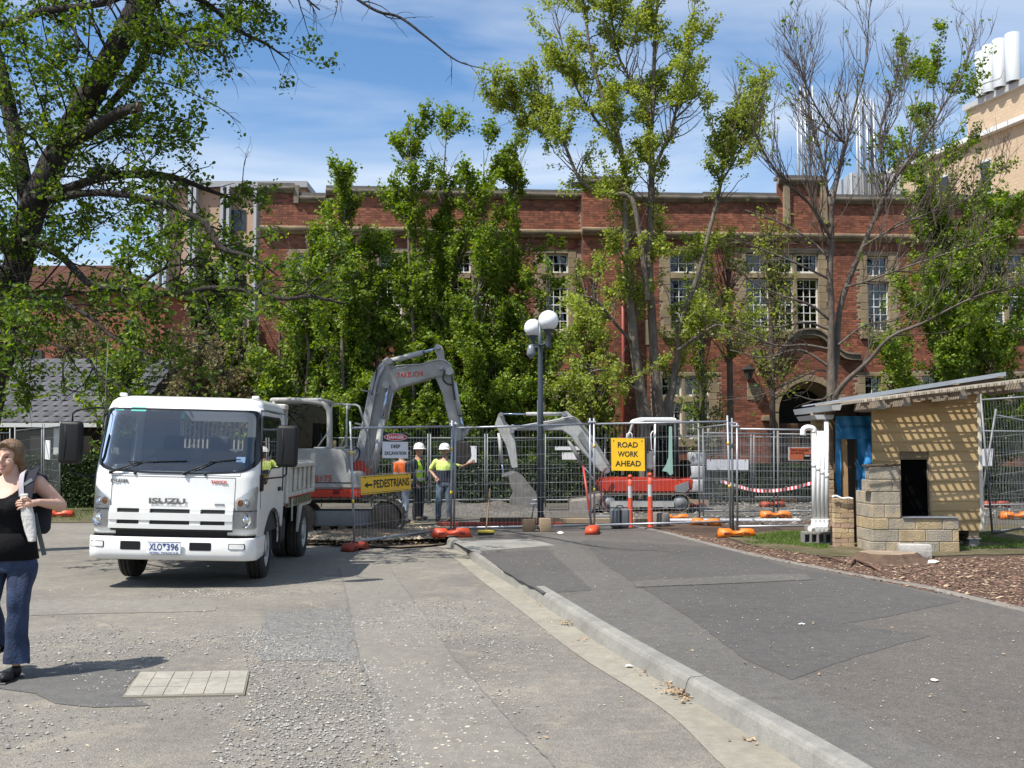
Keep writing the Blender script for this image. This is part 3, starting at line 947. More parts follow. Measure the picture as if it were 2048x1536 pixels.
for (a, b, c, d) in grp:
    inner = [w for w in wins if w[0] >= a - .01 and w[1] <= b + .01 and w[2] >= c - .01 and w[3] <= d + .01]
    l_, r_ = min(w[0] for w in inner), max(w[1] for w in inner)
    zb, zt = min(w[2] for w in inner), max(w[3] for w in inner)
    z_ = c; k = 0
    hh = [0.34, 0.26]
    # quoins in and out
    while z_ < d - 0.02:
        h = min(hh[k % 2], d - z_); ext = 0.10 if k % 2 == 0 else 0.0
        for sd_ in (0, 1):
            if sd_ == 0: sbox('quoin', a - ext, l_, -0.012, .28, z_ + .003, z_ + h - .003)
            else: sbox('quoin', r_, b + ext, -0.012, .28, z_ + .003, z_ + h - .003)
        z_ += h; k += 1
    sbox('lintel', l_ + .003, r_ - .003, -0.015, .28, zt, d)
    sbox('sill', a - .04, b + .04, -0.10, .28, c - .12, zb - .002)
    cols_ = sorted(set((round(w[0], 3), round(w[1], 3)) for w in inner))
    for q in range(len(cols_) - 1):
        sbox('mullion', cols_[q][1], cols_[q + 1][0], .02, .27, zb, zt, m_stone)
    rows_ = sorted(set((round(w[2], 2), round(w[3], 2)) for w in inner))
    if len(rows_) > 1:
        ys = [w for w in inner]
        zl = max(w[3] for w in inner if w[3] < zt - .2); zh = min(w[2] for w in inner if w[2] > zb + .2)
        for (x0, x1) in cols_: sbox('transom', x0 + .002, x1 - .002, .0, .265, zl, zh, m_stone)
# arch of the doorway
mb = MB()
ring = []
NA = 11
for k in range(NA):
    t0, t1 = math.pi * k / NA + .006, math.pi * (k + 1) / NA - .006
    poly = [(ac_s + AR * math.cos(t), ac_z + AR * math.sin(t)) for t in np.linspace(t0, t1, 4)] + [(ac_s + (AR - .2) * math.cos(t), ac_z + (AR - .2) * math.sin(t)) for t in np.linspace(t1, t0, 4)]
    MB().prism(poly, 'y', -0.07, 0.3).build('arch_stone', m_stone, bld)
for sg in (-1, 1):
    for k in range(6):
        z0_ = ac_z - (k + 1) * .42
        MB().bb((ac_s + sg * (AR - .2), -0.05, max(0.1, z0_) + .004), (ac_s + sg * AR, .3, z0_ + .42)).build('jamb_stone', m_stone, bld)
    sbox('hood_stop', min(ac_s + sg * (AR - .02), ac_s + sg * (AR + .42)), max(ac_s + sg * (AR - .02), ac_s + sg * (AR + .42)), -.16, .0, ac_z - .32, ac_z - .14, m_stone)
# splayed inner reveal and oak doors
mb = MB(); ts = np.linspace(0, math.pi, 16); r0, r1 = AR - .2, AR - .42
pts0 = [(ac_s + r0, .3, .1)] + [(ac_s + r0 * math.cos(t), .3, ac_z + r0 * math.sin(t)) for t in ts] + [(ac_s - r0, .3, .1)]
pts1 = [(ac_s + r1, .8, .1)] + [(ac_s + r1 * math.cos(t), .8, ac_z + r1 * math.sin(t)) for t in ts] + [(ac_s - r1, .8, .1)]
for k in range(len(pts0) - 1): mb.quad(pts0[k], pts1[k], pts1[k + 1], pts0[k + 1])
mb.build('reveal', m_stone, bld)
m_oak = M('dark_oak', (0.10, 0.045, 0.022), 0.5, var=0.4, vscale=4, stretch=(1, 1, .2))
MB().bb((ac_s - r1, .80, .1), (ac_s - .02, .85, ac_z - .5)).bb((ac_s + .02, .80, .1), (ac_s + r1, .85, ac_z - .5)).bb((ac_s - r1, .79, ac_z - .49), (ac_s + r1, .87, ac_z - .38)).build('door', m_oak, bld)
# ogee drip mould above the doorway
hp = [fac(*q) for q in [(1504, 708), (1544, 714), (1562, 700), (1585, 672), (1612, 664), (1639, 669), (1668, 696), (1688, 711), (1718, 714)]]
pl = smooth_line(hp, 4)
mb = MB()
for i in range(len(pl) - 1):
    a, b = pl[i], pl[i + 1]
    q = [(a[0], a[1] - .13), (b[0], b[1] - .13), (b[0], b[1] + .06), (a[0], a[1] + .06)]
    mb.prism(q, 'y', -0.2, 0.0)
    q2 = [(a[0], a[1] + .06), (b[0], b[1] + .06), (b[0], b[1] + .12), (a[0], a[1] + .12)]
    mb.prism(q2, 'y', -0.26, 0.0)
mb.build('drip_mould', m_stoned, bld)
s_, z_ = fac(1508, 783); sbox('corbel_stone', s_ - .25, s_ + .25, -.03, .1, z_ - .3, z_ + .3)
s_, z_ = fac(1440, 600)
for (u, v0, v1) in [(1300, 640, 690), (1430, 620, 675)]:
    s_, z1_ = fac(u, v0); z0_ = fac(u, v1)[1]; sbox('quoin', s_ - .2, s_ + .2, -.02, .1, z0_, z1_)
# downpipe
s_, _ = fac(1240, 600)
MB().tube([(s_, -.56, .1), (s_, -.56, fac(1, 480)[1])], .055, 8).box((s_, -.56, fac(1, 478)[1]), (.3, .2, .25)).build('downpipe', M('red_pipe_paint', (.30, .055, .04), .5), bld)
# lantern
s_, z_ = fac(1492, 742)
lan = froot('wall_lantern', s_, 'black wall lantern beside the arched doorway of the brick building', 'lantern')
mb = MB(); mb.tube([(s_ + .22, 0, z_ + .12), (s_ + .15, -.25, z_ + .22), (s_, -.32, z_ + .18)], .018, 6)
mb.build('bracket', M('black_iron', (.02, .02, .02), .5), lan)
MB().lathe([(.02, .2), (.26, .02), (.24, -.01), (.2, -.02)], (s_, -.32, z_), 6, smooth=False).build('hood', M('black_iron', (.02, .02, .02), .5), lan)
MB().lathe([(.19, -.02), (.11, -.32), (.02, -.34)], (s_, -.32, z_), 6, smooth=False).build('lantern_glass', M('lantern_glass_smoke', (.06, .055, .045), .25), lan)
# roof monitor behind the parapet
MB().bb((1.2, 2, z_top - .3), (5, 5, z_top + .35)).build('roof_box', M('roof_box_metal', (.55, .55, .53), .5), bld)
# ------------------------------------------------------------------ tan office block far left
m_tan = M('tan_panel', (0.42, 0.29, 0.20), 0.8, var=0.1, vscale=.6)
m_fin = M('grey_fin', (0.36, 0.38, 0.40), 0.6)
def bx_px(u0, u1, v0, v1, Y, dep=0.3):
    a = at(u0, v1, Y); b = at(u1, v0, Y)
    return (min(a.x, b.x), Y, min(a.z, b.z)), (max(a.x, b.x), Y + dep, max(a.z, b.z))
YB = 55
a = at(322, 800, YB); b = at(610, 378, YB)
office = empty('office_block', (a.x, YB, 0), 'tan panelled office block with grey vertical fins behind the elm', 'building')
MB().bb((a.x, YB, 0), (b.x, YB + 12, b.z)).build('wall', m_tan, office)
for u in (322, 336, 382, 392, 446, 458, 512):
    p = at(u, 400, YB); MB().bb((p.x, YB - .5, 0), (p.x + .16, YB - .003, b.z + .1)).build('fin', m_fin, office)
for u in (463,):
    for k in range(4):
        lo, hi = bx_px(u, 492, 420 + k * 70, 462 + k * 70, YB)
        MB().bb((lo[0], YB - .06, lo[2]), (hi[0], YB - .004, hi[2])).build('window', M('dark_glass', (.03, .035, .04), .1), office)
MB().bb((a.x - .2, YB - .4, b.z + .003), (b.x + .2, YB + 12, b.z + .35)).build('roof_edge', M('grey_edge', (.3, .31, .32), .6), office)
# ------------------------------------------------------------------ red building far left and slate-roofed house
YR = 42
a = at(-160, 800, YR); b = at(330, 585, YR)
rh = empty('red_hall', (a.x, YR, 0), 'plain red brick hall seen through the branches on the far left', 'building')
mm = M('far_red_brick', (.30, .10, .06), .85, var=.4, vscale=3, col2=(.2, .06, .04))
MB().bb((a.x, YR, 0), (b.x, YR + 10, b.z)).build('wall', mm, rh)
MB().prism([(a.x - .4, b.z + .003), (b.x + .4, b.z + .003), (b.x - 2, b.z + 1.1), (a.x + 2, b.z + 1.1)], 'y', YR - .3, YR + 10).build('roof', M('rust_roof', (.2, .085, .055), .8, var=.3, vscale=2), rh)
for u in (60, 130, 250):
    for v in (640, 700):
        lo, hi = bx_px(u, u + 26, v, v + 40, YR)
        MB().bb((lo[0], YR - .07, lo[2]), (hi[0], YR - .004, hi[2])).build('window', M('dark_glass', (.03, .035, .04), .1), rh)
YH = 28.5
hx0, hx1 = at(-420, 850, YH).x, at(262, 850, YH).x
zE = at(100, 846, YH).z
house = empty('tiled_house', (hx0, YH, 0), 'low house with a grey tiled roof and white gutter on the left behind the hedge', 'house')
MB().bb((hx0 + .4, YH + .9, 0), (hx1 - .8, YH + 6, zE + .15)).build('wall', M('dark_brown_board', (.035, .026, .02), .8, var=.3, vscale=3), house)
for u in (233, 118):
    p = at(u, 880, YH + .2); MB().bb((p.x - .11, YH + .1, 0), (p.x + .11, YH + .32, zE - .13)).build('post', m_white, house)
for u0, u1 in ((60, 90), (140, 185)):
    lo, hi = bx_px(u0, u1, 872, 925, YH + .88)
    MB().bb((lo[0], YH + .84, lo[2]), (hi[0], YH + .897, hi[2])).build('window', M('dark_glass', (.03, .035, .04), .1), house)
MB().bb((hx0, YH - .12, zE - .12), (hx1, YH + .0, zE)).build('gutter', M('gutter_paint', (.55, .55, .52), .5), house)
pitch = R(30); TL = 0.36; TW = 0.30
nrow = 13; run = nrow * TL * .92
zr = zE + run * math.sin(pitch)
MB().add([(hx0, YH, zE), (hx1, YH, zE), (hx1, YH + run * math.cos(pitch), zr), (hx0, YH + run * math.cos(pitch), zr),
          (hx0, YH + 2 * run * math.cos(pitch), zE), (hx1, YH + 2 * run * math.cos(pitch), zE)],
         [(0, 1, 2, 3), (3, 2, 5, 4), (1, 5, 2), (0, 3, 4)]).build('roof', M('roof_felt', (.05, .05, .055), .9), house)
m_tile = M('grey_roof_tile', (.085, .084, .09), .7, island=.25, var=.3, vscale=2)
tprof = [(-.5, 0), (-.3, .012), (0, .035), (.3, .012), (.5, 0)]
tu = MB()
vs = []
for (x, h) in tprof: vs.append((x * TW, 0, h + .018))
for (x, h) in tprof: vs.append((x * TW, TL, h * .8))
vs += [(-.5 * TW, 0, 0), (.5 * TW, 0, 0)]
fs = [(i, i + 1, i + 6, i + 5) for i in range(4)] + [(10, 11, 4, 3, 2, 1, 0)]
tu.add(vs, fs)
tile_me = tu.mesh('roof_tile', None, m_tile)
rowsT = []
ncol = int((hx1 - hx0) / TW)
for r_ in range(nrow):
    for c in range(ncol):
        x = hx0 + (c + .5) * TW + (TW / 2 if r_ % 2 else 0)
        if x > hx1 - .1: continue
        d = r_ * TL * .92
        rowsT.append((x, YH - .03 + d * math.cos(pitch), zE + .012 + d * math.sin(pitch) + random.uniform(-.004, .004)))
vis = sorted(rowsT, key=lambda p: abs((p[0] / p[1] * FPX + 1024) - 130))
for p in vis[:298]:
    o = link('roof_tile', tile_me, m_tile, house)
    o.location = Vector(p) - ORG[house.name]; o.rotation_euler = (pitch, 0, random.uniform(-.02, .02))
rm = MB()
for p in vis[298:]:
    m_ = Euler((pitch, 0, 0)).to_matrix(); rm.add([m_ @ Vector(v) + Vector(p) for v in vs], fs)
rm.build('roof_tiles', m_tile, house, kind='stuff')
# ------------------------------------------------------------------ beige brick building, white stacks and steel flues on the right
m_beige = M('beige_brick', (.58, .40, .24), .85, var=.12, vscale=1.5, island=0)
t = m_beige.node_tree
bk = t.nodes.new('ShaderNodeTexBrick'); tcn = t.nodes.new('ShaderNodeTexCoord'); mpn = t.nodes.new('ShaderNodeMapping')
mpn.inputs['Rotation'].default_value = (R(90), 0, 0)
sp = t.nodes.new('ShaderNodeSeparateXYZ'); cb = t.nodes.new('ShaderNodeCombineXYZ')
t.links.new(tcn.outputs['Object'], sp.inputs[0]); t.links.new(sp.outputs['Y'], cb.inputs[0]); t.links.new(sp.outputs['Z'], cb.inputs[1])
t.links.new(cb.outputs[0], bk.inputs['Vector'])
bk.inputs['Color1'].default_value = (.50, .38, .26, 1); bk.inputs['Color2'].default_value = (.44, .33, .225, 1); bk.inputs['Mortar'].default_value = (.42, .31, .21, 1)
bk.inputs['Scale'].default_value = 1; bk.inputs['Brick Width'].default_value = .3; bk.inputs['Row Height'].default_value = .16; bk.inputs['Mortar Size'].default_value = .02
t.links.new(bk.outputs[0], t.nodes['Principled BSDF'].inputs['Base Color'])
def side_wall(u, Y0=45.0):
    """wall running away to the left: X = X0 - 0.31 (Y - Y0)"""
    k = (u - 1024) / FPX; X0 = 1024 / FPX * Y0
    Y = (X0 + .31 * Y0) / (k + .31)
    return k * Y, Y
bb_ = empty('beige_building', (*side_wall(2048), 0), 'tall beige brick building with white roof edges on the right', 'building')
def slab_w(name, u0, u1, z0, z1, off, th, mat, parent):
    x0, y0 = side_wall(u0); x1, y1 = side_wall(u1)
    nx, ny = -1 / math.hypot(1, .31), -.31 / math.hypot(1, .31)
    P = [(x0 + nx * off, y0 + ny * off), (x1 + nx * off, y1 + ny * off), (x1 + nx * (off - th), y1 + ny * (off - th)), (x0 + nx * (off - th), y0 + ny * (off - th))]
    return MB().prism(P, 'z', z0, z1).build(name, mat, parent)
zt1 = at(2033, 172, side_wall(2033)[1]).z
zlow = at(2048, 247, side_wall(2048)[1]).z
m_wp = M('white_roof_edge', (.60, .60, .58), .5)
slab_w('wall', 1725, 2500, 0, zlow - .12, 0, 8, m_beige, bb_)
slab_w('roof_edge', 1722, 2500, zlow - .117, zlow + .12, .35, 8, m_wp, bb_)
slab_w('wall', 1925, 2500, zlow + .123, zt1, -.8, 7, m_beige, bb_)
slab_w('roof_edge', 1923, 2500, zt1 + .003, zt1 + .28, -.6, 7, M('grey_capping', (.4, .4, .4), .5), bb_)
for u0, u1 in ((1752, 1764), (1782, 1796), (1812, 1828), (1850, 1868), (1892, 1914), (1978, 2000)):
    for z0 in (zlow - 2.9, zlow - 6.2):
        wf = slab_w('window', u0, u1, z0, z0 + 1.7, .06, .1, m_wp, bb_)
        slab_w('pane', u0 + 1.5, u1 - 1.5, z0 + .12, z0 + 1.58, .09, .05, M('dark_glass', (.03, .035, .04), .1), wf)
m_stack = M('stack_paint', (.50, .53, .55), .5, var=.14, vscale=.7, stretch=(1, 1, .2))
tops = [(1958, 105, 200, 19), (1975, 92, 190, 22), (1997, 80, 178, 24), (2024, 68, 166, 26)]
lab = ['shortest white flue stack on the beige building, leftmost of four', 'white flue stack on the beige roof, second from the left end of four', 'white flue stack on the beige roof, next to the tallest one', 'tallest white flue stack at the right end of four on the beige roof']
for i, (u, vt, vb, wpx) in enumerate(tops):
    x, y = side_wall(u); x += .6; r_ = wpx / 2 * y / FPX * 1.08
    z1 = at(u, vt, y).z
    o = MB().lathe([(r_, zt1 + .29), (r_, z1), (r_ - .06, z1 + .005), (r_ - .07, z1 - .6), (0.001, z1 - .6)], (x, y, 0), 24).build('flue_stack', m_stack)
    tag(o, lab[i], 'flue stack', 'white flue stacks on the beige building')
m_steel = M('galvanised_flue', (.34, .37, .40), .45, metal=.4)
ycl = 48
fl = [(1594, 195, 0), (1601, 172, 0), (1609, 165, 0), (1617, 178, 0), (1625, 172, 0), (1712, 200, 1), (1718, 193, 1), (1725, 186, 1), (1733, 190, 1), (1741, 198, 1), (1747, 205, 1)]
nth = ['first', 'second', 'third', 'fourth', 'fifth', 'sixth']
base_z = at(1, 392, ycl).z
kk_ = [0, 0]
for (u, v, c) in fl:
    p = at(u, v, ycl + random.uniform(-.3, .3))
    o = MB().cyl((p.x, p.y, base_z - 2), (p.x, p.y, p.z), .066, 10).build('steel_flue', m_steel)
    tag(o, f'{nth[kk_[c]]} from the left of the thin steel flues in the {"right" if c else "left"} cluster above the parapet', 'steel flue', 'thin steel flues rising behind the brick parapet')
    kk_[c] += 1
a = at(1708, 358, ycl); b = at(1768, 340, ycl)
pl_ = empty('roof_plant_room', (a.x, ycl, 0), 'pale ribbed plant room below the steel flues on the roof', 'plant room')
MB().bb((a.x, ycl + .5, base_z - 3), (b.x + 1, ycl + 4, b.z)).build('wall', m_fin, pl_)
for k in range(8):
    MB().bb((a.x + k * .3, ycl + .44, base_z - 2), (a.x + k * .3 + .06, ycl + .497, b.z)).build('rib', m_wp, pl_)
a = at(1585, 372, ycl); b = at(1640, 356, ycl)
MB().bb((-4, 49, 0), (26, 50, base_z - 2.2)).build('rear_wing', M('rear_wing_wall', (.3, .25, .2), .8))
tag(bpy.data.objects['rear_wing'], 'low rear wing hidden behind the red brick building', 'building')
# ------------------------------------------------------------------ trees
def unit(v): return v / (np.linalg.norm(v) + 1e-12)
class Tree:
    def __init__(s, seed, rs=1.0):
        s.rs = rs; s.r = np.random.default_rng(seed); s.big = []; s.small = []; s.leafp = []; s.leafd = []
    def limb(s, px, Y, thick=None, n=6):
        """main limb measured from the photograph: rows (u, v, radius px[, dY])"""
        rows = []
        for q in px:
            y = Y + (q[3] if len(q) > 3 else 0)
            p = at(q[0], q[1], y); rows.append((p.x, p.y, p.z, max(q[2] * s.rs, .6) * y / FPX))
        L_ = smooth_line(rows, n)
        L_[:, 3] = np.maximum(L_[:, 3], .004)
        s.big.append(L_)
        return L_
    def grow(s, L_, n_per_m, length, level=1, up=0.25, ang=(30, 65), r0=None, t0=0.15, t1=1.0, jit=0.22, droop=0.0, sub=None, leaf=None, minr=.004, taper=True, side=None, flat=0.0):
        """children along a limb; returns them"""
        P = L_[:, :3]; Rr = L_[:, 3]
        seg = np.linalg.norm(np.diff(P, axis=0), axis=1); d = np.concatenate([[0], np.cumsum(seg)]); tot = d[-1]
        n = s.r.poisson(n_per_m * tot * (t1 - t0))
        kids = []
        for k in range(n):
            t = s.r.uniform(t0, t1) * tot
            i = min(len(P) - 2, np.searchsorted(d, t) - 1 if t > 0 else 0); i = max(i, 0)
            f = (t - d[i]) / (seg[i] + 1e-9)
            p = P[i] * (1 - f) + P[i + 1] * f; rr = Rr[i] * (1 - f) + Rr[i + 1] * f
            ax = unit(P[i + 1] - P[i])
            q = unit(np.cross(ax, s.r.normal(size=3)))
            a = math.radians(s.r.uniform(*ang))
            dirn = ax * math.cos(a) + q * math.sin(a)
            if flat: dirn[2] *= (1 - flat)
            if side is not None: dirn = dirn + np.array(side)
            dirn = unit(dirn + np.array([0, 0, up]))
            ln = length * s.r.uniform(.55, 1.25) * (1 - .45 * t / tot if taper else 1)
            m = 5 if level < 3 else 4
            pts = [p]; dd = dirn
            for j in range(m):
                dd = unit(dd + s.r.normal(0, jit, 3) + np.array([0, 0, up * .35 - droop * (j / m)]))
                pts.append(pts[-1] + dd * ln / m)
            r1 = min(rr * .62, (r0 if r0 else rr * .5))
            r1 = max(r1, minr)
            br = np.column_stack([np.array(pts), np.linspace(r1, max(r1 * .35, minr * .6), m + 1)])
            kids.append(br)
        s.small += kids
        return kids
    def leaves_on(s, Ls, per_m, spread, t0=0.2):
        for L_ in Ls:
            P = L_[:, :3]; seg = np.linalg.norm(np.diff(P, axis=0), axis=1); d = np.concatenate([[0], np.cumsum(seg)]); tot = d[-1]
            n = s.r.poisson(per_m * tot * (1 - t0))
            if n == 0: continue
            t = s.r.uniform(t0, 1.02, n) * tot
            x = np.column_stack([np.interp(t, d, P[:, k]) for k in range(3)])
            s.leafp.append(x + s.r.normal(0, spread, (n, 3)))
    def tubes(s, name, Ls, mat, parent, kind=None, rough=0.0, sides=None):
        V = []; F = []; b = 0
        for L_ in Ls:
            if kind is None: L_ = np.vstack([L_, L_[-1] + np.array([0, 0, 0.002, 0]) * 1]); L_[-1, 3] *= .02
            P = L_[:, :3]; Rr = L_[:, 3]
            k = sides or (12 if Rr[0] > .12 else 9 if Rr[0] > .05 else 5 if Rr[0] > .02 else 3)
            m = len(P)
            T = np.gradient(P, axis=0); T /= np.linalg.norm(T, axis=1)[:, None] + 1e-9
            ref = np.array([0.31, 0.9, 0.2]) if abs(T[0][2]) > .7 else np.array([0.1, 0.15, 1.0])
            A = np.cross(T, ref); A /= np.linalg.norm(A, axis=1)[:, None] + 1e-9
            B = np.cross(T, A)
            th = np.arange(k) * 2 * np.pi / k
            rad = Rr[:, None] * (1 + (s.r.normal(0, rough, (m, k)) if rough else 0))
            v = P[:, None, :] + (A[:, None, :] * np.cos(th)[None, :, None] + B[:, None, :] * np.sin(th)[None, :, None]) * rad[:, :, None]
            V.append(v.reshape(-1, 3))
            i = np.arange(m - 1)[:, None] * k; j = np.arange(k)[None, :]; j2 = (j + 1) % k
            F.append(np.stack([i + j, i + j2, i + k + j2, i + k + j], -1).reshape(-1, 4) + b)
            b += m * k
        if not V: return None
        me = np_mesh(name, np.vstack(V), np.vstack(F), mat, ORG[parent.name], True)
        return link(name, me, mat, parent, kind=kind)
    def crown(s, name, size, mat, parent, shape='leaf', up=0.3, cull=None, var=.35):
        P = np.vstack(s.leafp)
        if cull is not None: P = P[cull(P)]
        n = len(P)
        r = s.r
        nr = r.normal(size=(n, 3)); nr[:, 2] = np.abs(nr[:, 2]) + up; nr /= np.linalg.norm(nr, axis=1)[:, None]
        a = np.cross(nr, r.normal(size=(n, 3))); a /= np.linalg.norm(a, axis=1)[:, None]
        b = np.cross(nr, a)
        sz = size * np.clip(r.normal(1, var, n), .4, 1.9)
        if shape == 'leaf':      # six-cornered, folded on the midrib
            U = np.array([[0, -.5, 0], [.34, -.2, .1], [.3, .2, .1], [0, .55, 0], [-.3, .2, .1], [-.34, -.2, .1]])
            Fl = np.array([[0, 1, 2, 3], [0, 3, 4, 5]])
        elif shape == 'fan':     # ginkgo fan
            U = np.array([[0, -.45, 0], [.46, .18, .06], [.0, .38, -.05], [-.46, .18, .06]])
            Fl = np.array([[0, 1, 2, 3]])
        V = P[:, None, :] + sz[:, None, None] * (a[:, None, :] * U[None, :, 0:1] + b[:, None, :] * U[None, :, 1:2] + nr[:, None, :] * U[None, :, 2:3])
        k = len(U)
        F = Fl[None] + (np.arange(n) * k)[:, None, None]
        me = np_mesh(name, V.reshape(-1, 3), F.reshape(-1, 4), mat, ORG[parent.name])
        return link(name, me, mat, parent, kind='stuff')
def bark(name, c1, c2, sc=7, bump=1.0):
    m = M(name, c1, .9, var=.5, vscale=sc, col2=c2, bump=bump, bscale=sc * 3, stretch=(1, 1, .25))
    m.node_tree.nodes['Bump'].inputs['Distance'].default_value = 0.05
    return m
b_elm = bark('elm_bark', (.036, .028, .021), (.012, .010, .008), 9, 1.0)
b_gk = bark('ginkgo_bark', (.19, .16, .125), (.08, .065, .05), 8, .8)
b_bare = bark('grey_bark', (.15, .125, .10), (.065, .05, .04), 8, .6)
b_twig = M('twig_bark', (.105, .08, .062), .9, var=.4, vscale=3)
b_dark = M('dark_twig', (.03, .024, .019), .9, var=.4, vscale=3)
l_elm = leaf_mat('elm_leaf', (.040, .085, .013), (.125, .20, .028), .48, c3=(.28, .32, .07))
l_gk = leaf_mat('ginkgo_leaf', (.078, .150, .018), (.225, .315, .045), .46, c3=(.42, .47, .11))
l_gky = leaf_mat('ginkgo_leaf_young', (.17, .235, .04), (.33, .39, .08), .5, c3=(.48, .52, .17))
l_dk = leaf_mat('conifer_needle', (.035, .055, .02), (.07, .09, .03), .2)
l_bush = leaf_mat('bush_leaf', (.13, .12, .055), (.24, .22, .10), .35, c3=(.32, .2, .13))
# --- the old elm on the left
T = Tree(11, .72)
YE = 15.5
e = empty('elm_tree', (at(-60, 900, YE).x - .3, YE, 0), 'big old elm with dark leaning trunk and wide limbs at the left edge', 'tree')
base = at(-60, 900, YE)
tr = T.limb([(-120, 1110, 62), (-85, 1000, 52), (-40, 860, 46), (-15, 760, 42), (12, 640, 40), (38, 520, 38), (62, 430, 38), (95, 350, 36), (140, 262, 36), (195, 165, 35), (245, 75, 33), (290, -10, 33), (345, -110, 30), (400, -220, 24)], YE)
b1 = T.limb([(85, 392, 16), (150, 372, 13), (217, 352, 12), (300, 349, 11, .3), (361, 359, 9, .6), (419, 381, 6, .8), (487, 405, 3, 1)], YE)
b2 = T.limb([(90, 400, 14), (193, 385, 10, -.5), (308, 400, 9, -.8), (347, 414, 9, -.9), (410, 448, 9, -1), (443, 496, 8, -1.1), (506, 516, 5, -1.3), (556, 552, 2, -1.4)], YE)
b3 = T.limb([(40, 470, 14), (120, 511, 11, -.5), (183, 569, 10, -1), (260, 576, 9, -1.3), (299, 586, 9, -1.5), (366, 586, 8, -1.6), (424, 576, 7, -1.7), (506, 583, 6, -1.8), (569, 598, 6, -1.9), (622, 593, 5, -2), (690, 608, 4, -2)], YE)
b3b = T.limb([(272, 578, 6, -1.4), (313, 545, 5, -1.3), (352, 530, 4, -1.1), (405, 533, 4, -.9), (448, 545, 4, -.7), (506, 576, 2, -.5)], YE)
b4 = T.limb([(10, 570, 9), (53, 588, 7, -.6), (125, 607, 7, -1), (183, 636, 6, -1.5), (227, 675, 5, -1.7), (308, 713, 2, -2)], YE)
b5 = T.limb([(-20, 660, 8), (40, 665, 5, -.8), (134, 699, 4, -1.6), (175, 715, 4, -1.8), (194, 749, 4, -2), (222, 792, 3, -2.1)], YE)
b5b = T.limb([(134, 699, 3, -1.6), (126, 740, 3, -1.7), (133, 776, 3, -1.7), (167, 784, 2, -1.8), (171, 768, 2, -1.8)], YE)
b6 = T.limb([(300, -20, 12), (386, -5, 8, .5), (424, 14, 7, .8), (472, 58, 6, 1), (530, 87, 4, 1.2), (578, 120, 2, 1.4)], YE)
b7 = T.limb([(270, 40, 8), (299, 45, 6, -.5), (337, 67, 5, -1), (381, 87, 4, -1.2), (434, 92, 2, -1.4)], YE)
b9 = T.limb([(300, 0, 20, .5), (291, 48, 17, .6), (289, 110, 15, .7), (270, 150, 13, .8), (215, 215, 11, .6)], YE)
st = T.limb([(120, 292, 20), (180, 262, 18, -.4), (240, 225, 15, -.8), (278, 214, 14, -1.1)], YE)
b10 = T.limb([(62, 430, 24), (35, 300, 22, .5), (10, 180, 20, .8), (-20, 60, 18, 1), (-40, -60, 14, 1)], YE)
b11 = T.limb([(-30, 60, 12, .6), (40, 40, 11, -.2), (90, 22, 11, -.4), (205, 6, 10, -.8), (300, -30, 7, -1)], YE)
b12 = T.limb([(140, 15, 5, -.5), (150, 60, 5, -.7), (157, 95, 4, -.8), (152, 112, 3, -.8)], YE)
b13 = T.limb([(300, -190, 9), (480, -160, 8, -2), (620, -70, 6, -3), (740, 15, 4, -3.3), (800, 35, 4, -3.3), (860, 80, 3, -3.4), (915, 122, 2, -3.4), (978, 140, 1, -3.5)], YE)
b14 = T.limb([(-20, 560, 10), (-60, 600, 8, -1.5), (-20, 650, 6, -2.4), (60, 690, 3, -3)], YE)
b15 = T.limb([(330, -80, 10), (430, -90, 8, .5), (560, -40, 5, 1), (640, 20, 2, 1.3)], YE)
T.tubes('trunk', [tr], b_elm, e, rough=.05)
for L_ in (b1, b2, b3, b3b, b4, b5, b5b, b6, b7, b9, st, b10, b11, b12, b13, b14, b15):
    T.tubes('limb', [L_], b_elm, e, rough=.04)
# pale pruning cuts
for (u, v, w) in ((240, 45, 9), (180, 246, 9)):
    p = at(u, v, YE - .32)
    MB().cyl((p.x, p.y, p.z), (p.x + .0, p.y + .08, p.z), w * YE / FPX, 12).build('pruning_cut', M('cut_wood', (.42, .38, .31), .8, var=.3, vscale=20), e)
p0_, p1_ = at(276, 214, YE - 1.1), at(282, 214, YE - 1.1); MB().cyl(p0_, p1_, .082, 14).build('pruning_cut', M('cut_wood_dark', (.16, .12, .09), .9, var=.4, vscale=20), e)
lv = []
k1 = []
for L_, dens in ((b1, 5.4), (b2, 5), (b3, 4.6), (b3b, 4), (b4, 5.5), (b5, 4), (b6, 6.5), (b7, 6), (b10, 7), (b11, 6), (b14, 7), (b15, 8)):
    k1 += T.grow(L_, dens, 1.25, up=.12, ang=(25, 75), r0=.016, droop=.25)
k1 += T.grow(tr, 11, 2.6, up=.1, ang=(40, 85), r0=.02, t0=.3, t1=.95, droop=.2, taper=False)
k1 += T.grow(st, 3, 1.2, up=.1, r0=.015)
k13 = T.grow(b13, 1.9, .8, up=-.05, ang=(25, 60), r0=.012, droop=.25, t0=.45)
k2 = []
for L_ in k1: k2 += T.grow(L_, 4.2, .75, level=2, up=.02, r0=.007, droop=.25, minr=.0035)
k3 = []
for L_ in k2: k3 += T.grow(L_, 2.6, .3, level=3, up=.0, r0=.004, droop=.2, minr=.0025)
k23 = []
for L_ in k13: k23 += T.grow(L_, 4, .45, level=2, up=-.05, r0=.006, droop=.2, minr=.0035)
T.leaves_on(k1, 24, .07, .3); T.leaves_on(k2, 66, .07, .15); T.leaves_on(k3, 88, .06, .1)
print('elm twigs', len(T.small), 'leaves', sum(len(x) for x in T.leafp))
